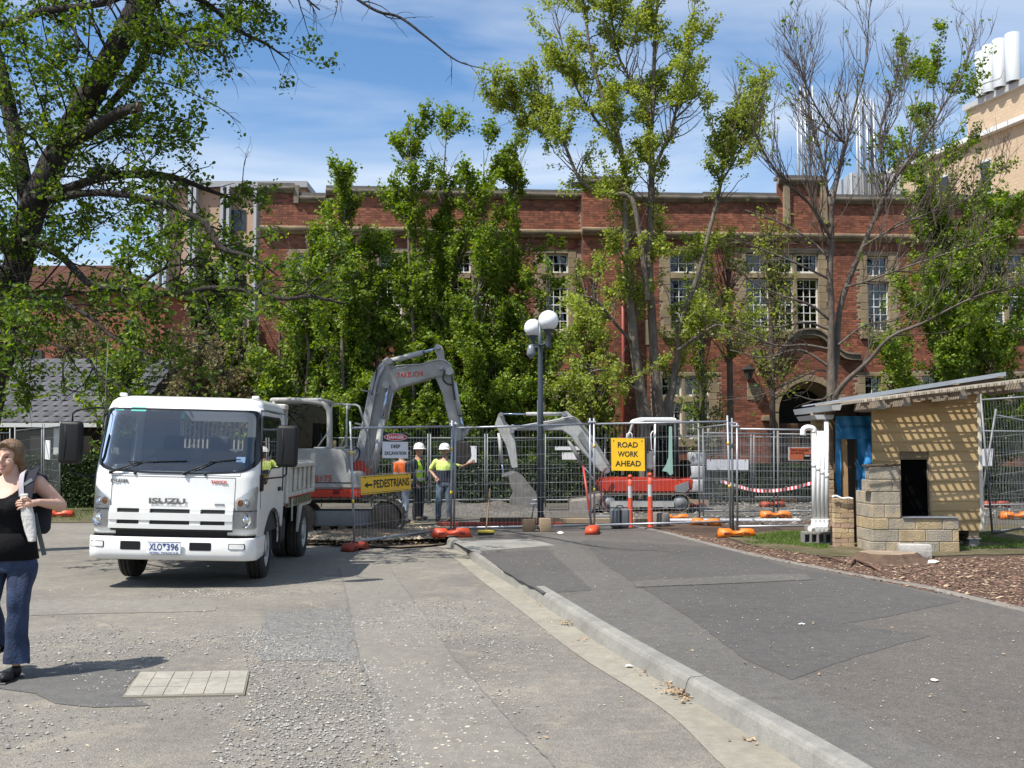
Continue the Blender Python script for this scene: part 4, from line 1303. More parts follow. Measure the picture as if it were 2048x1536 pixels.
def elm_cull(P):
    u = P[:, 0] / P[:, 1] * FPX + 1024; v = 900 - (P[:, 2] - 1.6) / P[:, 1] * FPX
    from mathutils import noise as mn_
    nz = np.array([mn_.noise((x * .9, y * .9, z * .9)) for x, y, z in P])
    keep = nz > -.17 + np.where(u > 440, .1, 0)
    keep &= ~((v > 800) & (u > 60))
    return keep
T.tubes('twigs', T.small, b_dark, e, kind='stuff')
T.crown('crown', .060, l_elm, e, 'leaf', cull=elm_cull)
def gaps(seed, sc=1.0, thr=-.22):
    from mathutils import noise as mn_
    return lambda P: np.array([mn_.noise((x * sc + seed, y * sc, z * sc)) for x, y, z in P]) > thr
# --- ginkgos in front of the brick wall
def ginkgo(Y, u, vb, vt, halfw, seed, label, lmat=l_gk, dens=1.0, lsize=.088, lean=0, group='young ginkgos growing in front of the brick building'):
    T = Tree(seed, .5)
    b = at(u, vb, Y); root = empty('ginkgo_tree', (b.x, Y, PZ), label, 'tree', group)
    v0 = 900 + (CAMH - PZ) / Y * FPX
    rows = [(u, v0, 11), (u + 2, vb, 10)]
    n = 5
    for k in range(1, n + 1):
        f = k / n
        rows.append((u + lean * f + T.r.normal(0, 4), vb + (vt - vb) * f, 9 * (1 - f) ** .8 + .8))
    tr = T.limb(rows, Y)
    T.tubes('trunk', [tr], b_gk, root, rough=.04)
    w = halfw * Y / FPX
    k1 = T.grow(tr, 8 * dens, w * 2.7, up=.33, ang=(35, 75), r0=.02, t0=.06, t1=.96, jit=.2)
    k2 = []
    for L_ in k1: k2 += T.grow(L_, 2.8, w * .6, level=2, up=.15, r0=.009, minr=.005)
    T.leaves_on(k1, 135, .08, .12); T.leaves_on(k2, 165, .08, .05); T.leaves_on([tr[len(tr) // 2:]], 90, .08, .1)
    T.tubes('branches', T.small, b_gk, root, kind='stuff')
    T.crown('crown', lsize, lmat, root, 'fan', cull=gaps(seed))
    print('ginkgo', len(T.small), sum(len(x) for x in T.leafp))
    return root
ginkgo(30.0, 612, 850, 470, 62, 21, 'leafy ginkgo at the left corner of the brick building, behind the truck')
ginkgo(29.2, 690, 850, 350, 58, 22, 'green ginkgo before the left part of the facade, behind the excavator cab')
ginkgo(30.2, 752, 850, 470, 48, 23, 'short green ginkgo between two taller ones left of the raised excavator boom')
ginkgo(29.5, 822, 850, 236, 52, 24, 'tall narrow ginkgo with a pointed twin top above the excavator boom')
ginkgo(30.3, 897, 850, 228, 52, 25, 'tall ginkgo whose rounded top rises highest left of the lamp post')
ginkgo(29.3, 962, 850, 300, 58, 26, 'dense ginkgo just left of the lamp globes, its top above the parapet')
ginkgo(30.4, 1032, 850, 240, 48, 27, 'ginkgo directly behind the lamp post with a tall thin top')
ginkgo(29.0, 1092, 860, 560, 62, 28, 'low spreading ginkgo right of the lamp post against the brick wall', dens=.8)
ginkgo(31.0, 560, 840, 600, 50, 29, 'small ginkgo low at the left end of the brick facade', dens=.9)
ginkgo(30.6, 660, 860, 560, 70, 51, 'broad dark green ginkgo low behind the truck tray', dens=.9)
ginkgo(30.9, 870, 870, 520, 80, 52, 'broad low ginkgo filling the gap under the excavator boom', dens=.8)
ginkgo(30.2, 985, 880, 600, 70, 53, 'bushy ginkgo behind the excavator bucket arm', dens=.8)
ginkgo(30.5, 1868, 830, 95, 85, 30, 'tall ginkgo with yellow-green crown right of the bare tree', dens=.45, lmat=l_gk, group='ginkgos on the right of the facade')
ginkgo(29.6, 1985, 820, 430, 92, 31, 'wide green ginkgo above the timber shed roof at the right edge', dens=.9, group='ginkgos on the right of the facade')
ginkgo(29.0, 1885, 830, 560, 95, 32, 'low leafy ginkgo hanging over the corrugated shed roof', dens=.8, group='ginkgos on the right of the facade')
# --- the big many-stemmed ginkgo
T = Tree(41, .62); YG = 27.0
b = at(1310, 860, YG); g = empty('ginkgo_tree', (b.x, YG, PZ), 'very tall many-stemmed ginkgo with thin yellow-green leaves in the middle of the photo', 'tree')
v0 = 900 + (CAMH - PZ) / YG * FPX
S1 = T.limb([(1298, v0, 32), (1296, 880, 30), (1283, 795, 19), (1268, 690, 15), (1262, 610, 13), (1254, 505, 11), (1250, 402, 10), (1246, 330, 9), (1235, 270, 8), (1212, 215, 7), (1195, 160, 6), (1180, 100, 5), (1172, 40, 4), (1160, -40, 3)], YG)
S2 = T.limb([(1318, v0, 34), (1322, 870, 26), (1314, 795, 17), (1306, 671, 14), (1299, 547, 12), (1300, 464, 11), (1303, 354, 10), (1301, 274, 9), (1307, 193, 7), (1309, 97, 6), (1314, 20, 4), (1318, -60, 3)], YG + .3)
S3 = T.limb([(1330, v0, 24), (1334, 830, 18), (1344, 780, 13), (1354, 713, 10), (1358, 655, 9), (1390, 568, 8), (1415, 477, 7), (1441, 370, 6), (1454, 290, 5), (1470, 220, 3), (1485, 160, 2)], YG + .6)
S4 = T.limb([(1296, 600, 9), (1280, 477, 8), (1261, 396, 8), (1209, 387, 7), (1164, 364, 6), (1142, 322, 5), (1119, 267, 4), (1090, 219, 3), (1075, 170, 2)], YG - .3)
S5 = T.limb([(1300, 270, 6), (1290, 209, 5), (1258, 155, 4), (1238, 113, 4), (1222, 32, 3), (1215, -20, 2)], YG + .3)
S6 = T.limb([(1303, 350, 6), (1341, 261, 5), (1358, 193, 4), (1375, 120, 3), (1385, 60, 2), (1390, -10, 2)], YG + .4)
S7 = T.limb([(1440, 370, 4), (1480, 300, 3), (1510, 230, 3), (1530, 150, 2)], YG + .6)
S8 = T.limb([(1356, 700, 6), (1400, 670, 5, -.3), (1440, 650, 4, -.5), (1470, 690, 2, -.7)], YG + .3)
S9 = T.limb([(1268, 690, 6), (1225, 640, 5, -.6), (1190, 600, 4, -1), (1150, 590, 2, -1.3)], YG)
S10 = T.limb([(1290, 790, 6), (1240, 760, 5, -.8), (1200, 740, 4, -1.2), (1150, 760, 2, -1.6)], YG)
S11 = T.limb([(1120, 270, 4), (1070, 240, 3), (1030, 215, 2), (985, 190, 1.4)], YG - .3)
S12 = T.limb([(1235, 290, 6), (1200, 250, 5), (1160, 190, 4), (1130, 110, 3), (1110, 20, 2)], YG + .8)
T.tubes('trunk', [S1], b_gk, g, rough=.05)
T.tubes('trunk', [S2], b_gk, g, rough=.05)
for L_ in (S3, S4, S5, S6, S7, S8, S9, S10, S11, S12): T.tubes('limb', [L_], b_gk, g, rough=.04)
k1 = []
for L_, d, t0 in ((S1, 2.3, .32), (S2, 2.6, .42), (S3, 2.6, .25), (S4, 3.4, .3), (S5, 3.4, .1), (S6, 3.6, .1), (S7, 4, 0), (S8, 3, .2), (S9, 3, .2), (S10, 3, .2), (S11, 4, 0), (S12, 4, .1)):
    k1 += T.grow(L_, d * 2.0, 1.6, up=.25, ang=(30, 80), r0=.022, t0=t0)
k2 = []
for L_ in k1: k2 += T.grow(L_, 3.2, .6, level=2, up=.1, r0=.009, minr=.005)
T.leaves_on(k1, 150, .075, .1); T.leaves_on(k2, 165, .075, .05)
T.leaves_on([S4[14:], S5, S6, S7, S11, S12, S1[50:], S2[45:], S3[40:]], 40, .07, .1)
T.tubes('branches', T.small, b_gk, g, kind='stuff')
T.crown('crown', .072, l_gky, g, 'fan', cull=gaps(41, .9, -.2))
print('big ginkgo', sum(len(x) for x in T.leafp))
# --- the nearly bare tree behind the shed
T = Tree(61, .52); YT = 24.0
b = at(1665, 860, YT); g = empty('bare_tree', (b.x, YT, PZ), 'nearly bare grey tree with fanning branches rising behind the small shed', 'tree')
v0 = 900 + (CAMH - PZ) / YT * FPX
A1 = T.limb([(1668, v0, 30), (1668, 880, 26), (1664, 790, 20), (1662, 700, 14), (1663, 630, 12), (1660, 547, 11), (1663, 485, 11), (1664, 415, 9), (1681, 330, 7), (1692, 290, 6), (1703, 240, 5), (1716, 190, 4), (1729, 143, 3), (1736, 60, 2), (1742, -10, 1.5)], YT)
A2 = T.limb([(1662, 800, 16), (1672, 713, 14), (1678, 630, 12), (1693, 572, 11), (1726, 493, 9), (1755, 423, 8), (1770, 390, 7), (1809, 330, 6), (1850, 275, 5), (1885, 215, 4), (1927, 143, 2.5), (1950, 57, 1.5)], YT + .2)
A3 = T.limb([(1666, 800, 12), (1690, 765, 10, -.3), (1738, 721, 8, -.7), (1780, 675, 7, -1), (1846, 646, 5, -1.4), (1905, 615, 4, -1.7), (1966, 588, 3, -2), (2060, 565, 2, -2.3)], YT)
A4 = T.limb([(1663, 480, 7), (1640, 440, 7, -.3), (1614, 402, 6, -.5), (1573, 365, 5, -.8), (1530, 310, 3.5, -1), (1500, 240, 2, -1.3)], YT)
A5 = T.limb([(1665, 430, 6), (1655, 380, 6, .4), (1640, 300, 5, .6), (1625, 250, 4, .8), (1610, 170, 3, 1), (1600, 90, 1.5, 1)], YT)
A6 = T.limb([(1770, 388, 5), (1763, 330, 4, .3), (1762, 250, 3.5, .5), (1790, 170, 2.5, .8), (1800, 90, 1.5, 1)], YT)
A7 = T.limb([(1692, 290, 5), (1655, 250, 4, -.4), (1620, 190, 3, -.8), (1590, 110, 2, -1)], YT)
A8 = T.limb([(1726, 493, 5), (1790, 455, 4.5, -.4), (1860, 425, 4, -.8), (1930, 400, 3, -1.1), (2010, 330, 2, -1.4)], YT)
A9 = T.limb([(1690, 575, 5), (1740, 560, 4.5, -.4), (1810, 535, 4, -.8), (1900, 505, 3, -1.2), (2000, 470, 2, -1.6)], YT)
lows = []
for (pts) in ([(1660, 640, 6), (1620, 610, 5), (1560, 590, 3.5), (1500, 560, 2.5), (1460, 520, 1.5)],
              [(1662, 660, 6), (1610, 645, 4.5), (1540, 655, 3.2), (1470, 640, 2.2), (1425, 600, 1.5)],
              [(1664, 700, 6), (1610, 690, 5), (1550, 690, 3.5), (1480, 660, 2.4), (1425, 640, 1.4)],
              [(1668, 740, 6), (1600, 700, 4.5), (1530, 715, 3), (1460, 700, 2)],
              [(1662, 560, 5), (1600, 530, 4), (1540, 505, 3), (1470, 480, 1.6)],
              [(1662, 520, 5), (1620, 480, 4), (1560, 445, 3), (1490, 420, 1.6)],
              [(1676, 690, 5), (1730, 650, 4), (1790, 640, 3), (1850, 600, 1.6)],
              [(1672, 760, 5), (1640, 740, 4), (1590, 760, 3), (1520, 790, 2), (1450, 800, 1.2)],
              [(1690, 770, 4), (1640, 800, 3), (1590, 790, 2)]):
    dy = T.r.uniform(-1.2, .6)
    lows.append(T.limb([(u, v, r_, dy * i / 4) for i, (u, v, r_) in enumerate(pts)], YT))
T.tubes('trunk', [A1], b_bare, g, rough=.04); T.tubes('trunk', [A2], b_bare, g, rough=.04)
for L_ in (A3, A4, A5, A6, A7, A8, A9): T.tubes('limb', [L_], b_bare, g, rough=.03)
for L_ in lows: T.tubes('limb', [L_], b_bare, g, sides=6)
k1 = []
for L_, d, t0 in ((A1, 3.0, .45), (A2, 3.0, .38), (A3, 2.6, .2), (A4, 3.8, .15), (A5, 3.8, .1), (A6, 3.8, 0), (A7, 3.8, 0), (A8, 3.4, .1), (A9, 3.2, .1)):
    k1 += T.grow(L_, d * 2.5, 2.1, up=.42, ang=(25, 60), r0=.017, t0=t0, jit=.13)
kl = []
for L_ in lows: kl += T.grow(L_, 7, .95, up=-.02, ang=(25, 60), r0=.012, t0=.15, jit=.2)
k2 = []
for L_ in k1: k2 += T.grow(L_, 3.4, .75, level=2, up=.4, ang=(22, 50), r0=.010, jit=.12, minr=.008)
for L_ in kl: k2 += T.grow(L_, 3.5, .45, level=2, up=.0, r0=.007, jit=.2, minr=.005)
k3 = []
for L_ in k2: k3 += T.grow(L_, 3.4, .42, level=3, up=.2, ang=(22, 50), r0=.006, jit=.15, minr=.005)
T.tubes('twigs', T.small, b_twig, g, kind='stuff')
T.leaves_on(k3, 5.0, .04, .5)
def clumpy(P):
    from mathutils import noise as mn_
    return np.array([mn_.noise((x * 1.1, y * 1.1, z * 1.1)) for x, y, z in P]) > .06
T.crown('crown', .085, l_gk, g, 'leaf', cull=clumpy)
print('bare', len(T.small))
# --- dark conifer, shrubs and hedges
def blob_tree(name, u, vb, vt, hw, Y, mat, n, size, label, seed, cat='tree', trunk=True, zb=None, shape='leaf', sticks=40, barkm=None):
    T = Tree(seed)
    a = at(u, vb, Y); b = at(u, vt, Y); w = hw * Y / FPX
    z0 = a.z if zb is None else zb
    root = empty(name, (a.x, Y, 0), label, cat)
    c = []
    H = b.z - z0
    r = T.r
    for k in range(sticks):
        t = r.uniform(0, 1); ang = r.uniform(0, 2 * np.pi)
        p0 = np.array([a.x, Y, z0 + H * t * .6])
        rad = w * (1 - .55 * t) * r.uniform(.5, 1.05)
        p1 = np.array([a.x + rad * math.cos(ang), Y + rad * .7 * math.sin(ang), z0 + H * min(1, t * .75 + .25 * r.uniform(.3, 1.1))])
        mid = (p0 + p1) / 2 + r.normal(0, w * .08, 3)
        L_ = smooth_line([(*p0, .02), (*mid, .014), (*p1, .006)], 3)
        T.small.append(L_); c.append(L_)
    k2 = []
    for L_ in c: k2 += T.grow(L_, 2.5, w * .35, level=2, up=.15, r0=.007)
    if trunk: T.tubes('trunk', [np.array([(a.x, Y, 0, .11), (a.x, Y, z0 + H * .4, .08), (a.x, Y, z0 + H * .8, .03)])], barkm or b_dark, root)
    T.tubes('branches', T.small, barkm or b_dark, root, kind='stuff')
    tot = sum(np.linalg.norm(np.diff(L_[:, :3], axis=0), axis=1).sum() for L_ in c + k2)
    T.leaves_on(c + k2, n / tot, w * .05, .15)
    T.crown('crown', size, mat, root, shape, cull=gaps(seed, 1.1, -.25))
    return root
blob_tree('dark_conifer', 440, 760, 500, 105, 36, l_dk, 14000, .16, 'dark olive evergreen standing between the office block and the brick building', 71, zb=2.5)
blob_tree('flowering_shrub', 300, 800, 640, 120, 33, l_bush, 5000, .12, 'brownish sparse shrub with pale twigs behind the truck cab', 72, zb=1.0, sticks=70, barkm=b_twig)
blob_tree('flowering_shrub', 440, 810, 660, 110, 31.5, l_bush, 5000, .12, 'brownish sparse shrub just above the middle of the truck roof', 73, zb=1.0, sticks=70, barkm=b_twig)
blob_tree('flowering_shrub', 160, 760, 600, 120, 38, l_bush, 3500, .13, 'reddish brown shrub above the tiled house roof', 74, zb=2.6, sticks=60, barkm=b_twig)
blob_tree('green_shrub', 540, 850, 690, 80, 29, l_gk, 7000, .11, 'mid green bush directly behind the truck cab corner', 75, zb=.6)
blob_tree('green_shrub', 930, 980, 830, 110, 29.5, l_gk, 12000, .10, 'dark green bush in the shade behind the two workers', 76, zb=.3)
blob_tree('green_shrub', 1180, 900, 720, 75, 28.5, l_gky, 3600, .09, 'light green bush between lamp post and the many-stemmed ginkgo', 77, zb=1.4, barkm=b_twig)
blob_tree('green_shrub', 1110, 960, 800, 90, 29.5, l_gk, 10000, .10, 'green bush in the shade behind the small excavator boom', 78, zb=.3)
blob_tree('ginkgo_thicket', 610, 880, 500, 80, 31.6, l_gk, 25000, .088, 'merged ginkgo foliage at the left end of the brick wall', 91, zb=.4, sticks=70, barkm=b_gk)
blob_tree('ginkgo_thicket', 715, 880, 455, 85, 32.0, l_gk, 30000, .088, 'merged ginkgo foliage behind the large excavator cab', 92, zb=.4, sticks=70, barkm=b_gk)
blob_tree('ginkgo_thicket', 850, 880, 440, 85, 32.3, l_gk, 30000, .088, 'merged ginkgo foliage over the windows above the raised boom', 93, zb=.4, sticks=70, barkm=b_gk)
blob_tree('ginkgo_thicket', 985, 880, 440, 85, 31.8, l_gk, 30000, .088, 'merged ginkgo foliage just left of the lamp globes', 94, zb=.4, sticks=70, barkm=b_gk)
blob_tree('ginkgo_thicket', 1085, 880, 640, 75, 31.4, l_gk, 9000, .088, 'low ginkgo foliage behind the lamp post pole', 101, zb=.4, sticks=70, barkm=b_gk)
blob_tree('ginkgo_thicket', 1200, 880, 700, 60, 30.6, l_gk, 5000, .088, 'low ginkgo foliage at the foot of the projecting brick pier', 102, zb=.4, sticks=70, barkm=b_gk)
blob_tree('ginkgo_thicket', 1935, 880, 330, 135, 31.2, l_gk, 24000, .088, 'broad green ginkgo mass filling the wall above the shed roof', 103, zb=.4, sticks=70, barkm=b_gk)
blob_tree('ginkgo_thicket', 1800, 880, 600, 70, 31.6, l_gk, 6000, .088, 'ginkgo foliage between the bare tree and the shed roof', 104, zb=.4, sticks=70, barkm=b_gk)
blob_tree('sparse_ginkgo', 1545, 820, 360, 85, 32.0, l_gky, 3800, .085, 'thin twiggy ginkgo across the three-light window left of the bare tree', 95, zb=3, sticks=75, barkm=b_twig)
blob_tree('sparse_ginkgo', 1185, 850, 470, 80, 28.2, l_gky, 9000, .075, 'loose yellow-green foliage hanging between the lamp globes and the many-stemmed ginkgo', 111, zb=2, sticks=60, barkm=b_twig)
blob_tree('sparse_ginkgo', 1460, 760, 430, 75, 29.5, l_gky, 5000, .075, 'loose yellow-green foliage left of the three-light window', 112, zb=4, sticks=60, barkm=b_twig)
blob_tree('sparse_ginkgo', 1405, 860, 420, 70, 32.4, l_gk, 5200, .085, 'sparse ginkgo against the wall right of the many-stemmed tree', 96, zb=1, sticks=55, barkm=b_gk)
blob_tree('green_shrub', 250, 830, 625, 105, 27.6, l_gk, 8000, .10, 'leafy green bush covering the right end of the tiled roof', 97, zb=1, sticks=60, barkm=b_twig)
blob_tree('flowering_shrub', 385, 820, 610, 100, 29.5, l_bush, 6000, .10, 'brownish twiggy shrub rising above the truck windscreen', 98, zb=1, sticks=80, barkm=b_twig)
blob_tree('green_shrub', 40, 760, 590, 120, 37, l_gk, 7000, .13, 'green tree top behind the ridge of the tiled roof', 99, zb=2.6, sticks=50, barkm=b_twig)
blob_tree('green_shrub', 480, 840, 560, 75, 33.5, l_gk, 8000, .11, 'tall green shrub between the dark evergreen and the brick corner', 100, zb=.6, sticks=55)
def hedge(name, x0, x1, y0, y1, z0, z1, n, mat, label, seed):
    r = np.random.default_rng(seed)
    root = empty(name, ((x0 + x1) / 2, (y0 + y1) / 2, z0), label, 'hedge')
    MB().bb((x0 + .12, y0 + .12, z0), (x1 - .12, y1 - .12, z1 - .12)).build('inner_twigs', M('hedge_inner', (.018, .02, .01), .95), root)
    P = []
    f = r.uniform(0, 1, n)
    q = np.column_stack([r.uniform(x0, x1, n), np.full(n, y0) + np.abs(r.normal(0, .06, n)), r.uniform(z0, z1, n)])
    top = f > .62
    q[top, 1] = r.uniform(y0, y1, top.sum()); q[top, 2] = z1 - np.abs(r.normal(0, .05, top.sum()))
    P = q + r.normal(0, .03, q.shape)
    T = Tree(seed); T.leafp = [P]
    T.crown('foliage', .055, mat, root, 'leaf', up=.1)
    return root
l_hedge = leaf_mat('hedge_leaf', (.022, .042, .012), (.055, .088, .022), .2, c3=(.11, .15, .045))
hedge('clipped_hedge', -16.5, -9.4, 27.5, 28.3, 0, 1.42, 26000, l_hedge, 'long clipped green hedge in front of the tiled house on the left', 81)
hedge('clipped_hedge', 4.6, 9.3, 28.4, 29.2, .1, 1.15, 16000, l_hedge, 'low clipped hedge behind the fenced gravel yard left of the shed', 82)
hedge('clipped_hedge', 12.4, 16.5, 28.4, 29.2, .1, 1.1, 9000, l_hedge, 'low clipped hedge behind the leaning mesh right of the shed', 83)
hedge('dark_hedge', -8.5, 3.6, 28.0, 28.9, .1, 1.3, 24000, l_hedge, 'tall shaded hedge along the brick building behind the workers', 84)
# ------------------------------------------------------------------ the white tipper truck
m_wpaint = M('truck_white_paint', (.80, .80, .78), .30, var=.08, vscale=2.5, col2=(.72, .71, .67), coat=.5)
m_blk = M('black_plastic', (.010, .010, .011), .5, spec=.3, bump=.05, bscale=200)
m_rub = M('tyre_rubber', (.020, .019, .018), .85, var=.35, vscale=14, col2=(.045, .04, .035))
m_chrome = M('chrome', (.75, .76, .78), .12, metal=1)
m_dkm = M('dark_chassis', (.03, .03, .032), .7, var=.3, vscale=9)
m_grey = M('grey_trim', (.20, .21, .22), .5)
m_cream = M('worn_white_steel', (.60, .58, .52), .5, var=.3, vscale=5, col2=(.40, .37, .31))
m_lens = glass_mat('lamp_lens', (.9, .92, .95), 1.4, .9, .02)
m_wind = glass_mat('windscreen_glass', (.28, .36, .38), 2.4, .72, .01)
m_sideg = glass_mat('side_glass', (.2, .24, .25), .4, .45, .01)
TR = empty('tipper_truck', (-3.97, 11.65, 0), 'white tipper truck parked facing the camera with black mirrors and a number plate', 'truck')
ORG[TR.name] = Vector((0, 0, 0))
ROLL = R(1.35)
TR.rotation_euler = (0, ROLL, R(2.0))
def tf(u, v, y=0.0):
    p = at(u, v, 11.65 + y); X, Z = p.x + 3.97, p.z
    return X * math.cos(ROLL) - Z * math.sin(ROLL), X * math.sin(ROLL) + Z * math.cos(ROLL)
zst = np.array([.42, .60, .70, 1.0, 1.30, 1.42, 1.6, 2.0, 2.10, 2.17, 2.215, 2.245, 2.255])
hst = np.array([.94, .945, .952, .958, .960, .957, .952, .935, .925, .905, .87, .78, .55])
yst = np.array([.06, .04, .015, .01, .03, .07, .12, .225, .26, .30, .36, .50, .75])
def HW(z): return float(np.interp(z, zst, hst))
def YF(z): return float(np.interp(z, zst, yst))
RC = .17
def SF(x, z, off=0.0):
    h = HW(z); y = YF(z) - .035 * (1 - (x / h) ** 2)
    e_ = abs(x) - (h - RC)
    if e_ > 0:
        e_ = min(e_, RC * .999); y += RC - math.sqrt(RC * RC - e_ * e_)
    return Vector((x, y - off, z))
def inpoly(x, y, P):
    c = False; j = len(P) - 1
    for i in range(len(P)):
        if (P[i][1] > y) != (P[j][1] > y) and x < (P[j][0] - P[i][0]) * (y - P[i][1]) / (P[j][1] - P[i][1]) + P[i][0]: c = not c
        j = i
    return c
def rounded(P, r, n=5):
    o = []
    m_ = len(P)
    for i in range(m_):
        a, b, c = Vector(P[i - 1]), Vector(P[i]), Vector(P[(i + 1) % m_])
        rr = r[i] if hasattr(r, '__len__') else r
        u_ = (a - b).normalized(); w_ = (c - b).normalized()
        rr = min(rr, (a - b).length * .45, (c - b).length * .45)
        p0, p1 = b + u_ * rr, b + w_ * rr
        for k in range(n + 1):
            t = k / n
            q = p0 * (1 - t) ** 2 + b * 2 * t * (1 - t) + p1 * t * t
            o.append((q.x, q.y))
    return o
ws = rounded([(-.905, 2.08), (.905, 2.08), (.945, 1.46), (.80, 1.365), (.3, 1.335), (-.3, 1.335), (-.80, 1.365), (-.945, 1.46)], [.10, .10, .10, .1, .1, .1, .1, .10])
sw = rounded([(.30, 2.02), (1.38, 2.02), (1.40, 1.40), (.75, 1.40), (.55, 1.22), (.22, 1.22)], [.08, .08, .06, .1, .05, .05])
shell = MB()
zz = list(np.arange(.42, 2.10, .028)) + [2.10, 2.14, 2.17, 2.195, 2.215, 2.232, 2.245, 2.255]
def outline(z):
    h = HW(z); yf = YF(z); pts = []
    for y in np.linspace(1.68, yf + RC + .001, 44): pts.append(Vector((h, y, z)))
    for a in np.linspace(0, math.pi / 2, 9)[1:]:
        x = (h - RC) + RC * math.cos(a); pts.append(SF(min(x, h - .0001), z))
    for x in np.linspace(h - RC, -(h - RC), 42)[1:]: pts.append(SF(x, z))
    for a in np.linspace(math.pi / 2, 0, 9)[1:]:
        x = -((h - RC) + RC * math.cos(a)); pts.append(SF(max(x, -h + .0001), z))
    for y in np.linspace(yf + RC + .001, 1.68, 44)[1:]: pts.append(Vector((-h, y, z)))
    return pts
rings = [outline(z) for z in zz]
npt = len(rings[0])
vs = [p for r_ in rings for p in r_]
fs = []
for i in range(len(rings) - 1):
    for k in range(npt - 1):
        c = (rings[i][k] + rings[i][k + 1] + rings[i + 1][k] + rings[i + 1][k + 1]) / 4
        side = k < 44 or k > npt - 45
        if not side and c.z < .62: continue
        if not side or abs(c.y - YF(c.z)) < RC + .05:
            if inpoly(c.x, c.z, ws) and c.y < YF(c.z) + RC: continue
        if side:
            if inpoly(c.y, c.z, sw): continue
            if (c.y - 1.02) ** 2 + (c.z - .40) ** 2 < .47 ** 2: continue
            if c.y > 1.5 and c.z < .62: continue
        fs.append((i * npt + k, i * npt + k + 1, (i + 1) * npt + k + 1, (i + 1) * npt + k))
ctop = len(vs); vs.append(Vector((0, 1.1, 2.262)))
for k in range(npt - 1): fs.append(((len(rings) - 1) * npt + k, (len(rings) - 1) * npt + k + 1, ctop))
fs = [tuple(reversed(f)) for f in fs]
shell.add(vs, fs, True)
cabo = shell.build('cab', m_wpaint, TR)
md = cabo.modifiers.new('thick', 'SOLIDIFY'); md.thickness = .02; md.offset = 1 if False else -1
def patch(P, mat, name, off, parent, fmap=SF, rings_=5, hole=None):
    n = len(P); cx = sum(p[0] for p in P) / n; cz = sum(p[1] for p in P) / n
    V = []; Fs = []
    sc = np.linspace(1, .0 if hole is None else hole, rings_)
    for s_ in sc:
        if s_ < 1e-6: V.append(fmap(cx, cz, off)); continue
        for p in P: V.append(fmap(cx + (p[0] - cx) * s_, cz + (p[1] - cz) * s_, off))
    for i in range(len(sc) - 1):
        for k in range(n):
            k2 = (k + 1) % n
            if sc[i + 1] < 1e-6: Fs.append((i * n + k, i * n + k2, (i + 1) * n))
            else: Fs.append((i * n + k, i * n + k2, (i + 1) * n + k2, (i + 1) * n + k))
    mb = MB(); mb.add(V, Fs, True)
    return mb.build(name, mat, parent)
def densify(P, d=.05):
    o = []
    for i in range(len(P)):
        a, b = Vector(P[i]), Vector(P[(i + 1) % len(P)]); k = max(1, int((b - a).length / d))
        for j in range(k):
            q = a.lerp(b, j / k); o.append((q.x, q.y))
    return o
wsd = densify(ws)
patch([(p[0] * .985, 1.71 + (p[1] - 1.71) * .985) for p in wsd], m_wind, 'windscreen', .004, TR, rings_=14)
patch([(max(-.955, min(.955, p[0] * 1.012)), 1.71 + (p[1] - 1.71) * 1.03) for p in wsd], M('black_seal', (.008, .008, .009), .25), 'windscreen_seal', .007, TR, rings_=4, hole=.945)
def SIDE(sg):
    return lambda y, z, off=0: Vector((sg * (HW(z) + off), y, z))
for sg in (1, -1):
    patch(densify(sw), m_sideg, 'side_window', .002, TR, SIDE(sg), rings_=5)
    patch([(.8 + (p[0] - .8) * 1.03, 1.62 + (p[1] - 1.62) * 1.04) for p in densify(sw)], m_blk, 'window_seal', .005, TR, SIDE(sg), rings_=3, hole=.94)
    # door shut lines and handle
    db = MB()
    dl = [(1.46, .72), (1.46, 2.08), (.26, 2.1), (.20, 1.2), (.26, .92)]
    db.tube([SIDE(sg)(y, z, .0) for y, z in dl], .005, 4)
    db.build('door_gap', m_blk, TR)
    MB().rbox((sg * .965, 1.32, 1.12), (.03, .14, .05), .01).build('door_handle', m_blk, TR)
    # black air duct behind window
    MB().rbox((sg * .955, 1.55, 1.25), (.02, .07, .34), .01).build('side_vent', m_blk, TR)
# back wall with a rear window and the dim interior
mb = MB();
mb.bb((-.94, 1.66, .62), (.94, 1.68, 1.62)); mb.bb((-.94, 1.66, 1.62), (-.45, 1.68, 2.1)); mb.bb((.45, 1.66, 1.62), (.94, 1.68, 2.1)); mb.bb((-.45, 1.66, 1.98), (.45, 1.68, 2.2))
mb.build('cab_back', m_grey, TR)
m_int = M('cab_interior', (.03, .033, .037), .8)
MB().bb((-.92, .35, .60), (.92, 1.65, .95)).build('cab_floor', m_int, TR)
MB().prism([(.10, 1.0), (.12, 1.30), (.30, 1.345), (.48, 1.33), (.55, 1.2), (.5, 1.0)], 'x', -.90, .90).build('dashboard', M('dash_grey', (.20, .22, .21), .7), TR)
for x in (-.45, .15, .58):
    MB().rbox((x, 1.05, 1.0), (.46, .5, .2), .05).rbox((x, 1.38, 1.30), (.46, .14, .6), .05, rot=(R(-8), 0, 0)).rbox((x, 1.44, 1.68), (.26, .1, .2), .04).build('seat', m_int, TR)
MB().lathe([(.205 + .016 * math.cos(t), .016 * math.sin(t)) for t in np.linspace(0, 2 * math.pi, 9)], (0, 0, 0), 28).tube([(-.19, 0, 0), (.19, 0, 0)], .014, 6).tube([(0, -.19, 0), (0, 0, 0)], .014, 6).lathe([(.06, .02), (.05, -.03), (.001, -.03)], (0, 0, 0), 12).build('steering_wheel', m_blk, TR)
o = bpy.data.objects['steering_wheel']; o.location = (-.42, .62, 1.40); o.rotation_euler = (R(38), 0, 0)
MB().bb((-.1, .3, 1.345), (.35, .33, 1.40)).build('dash_console', m_blk, TR)
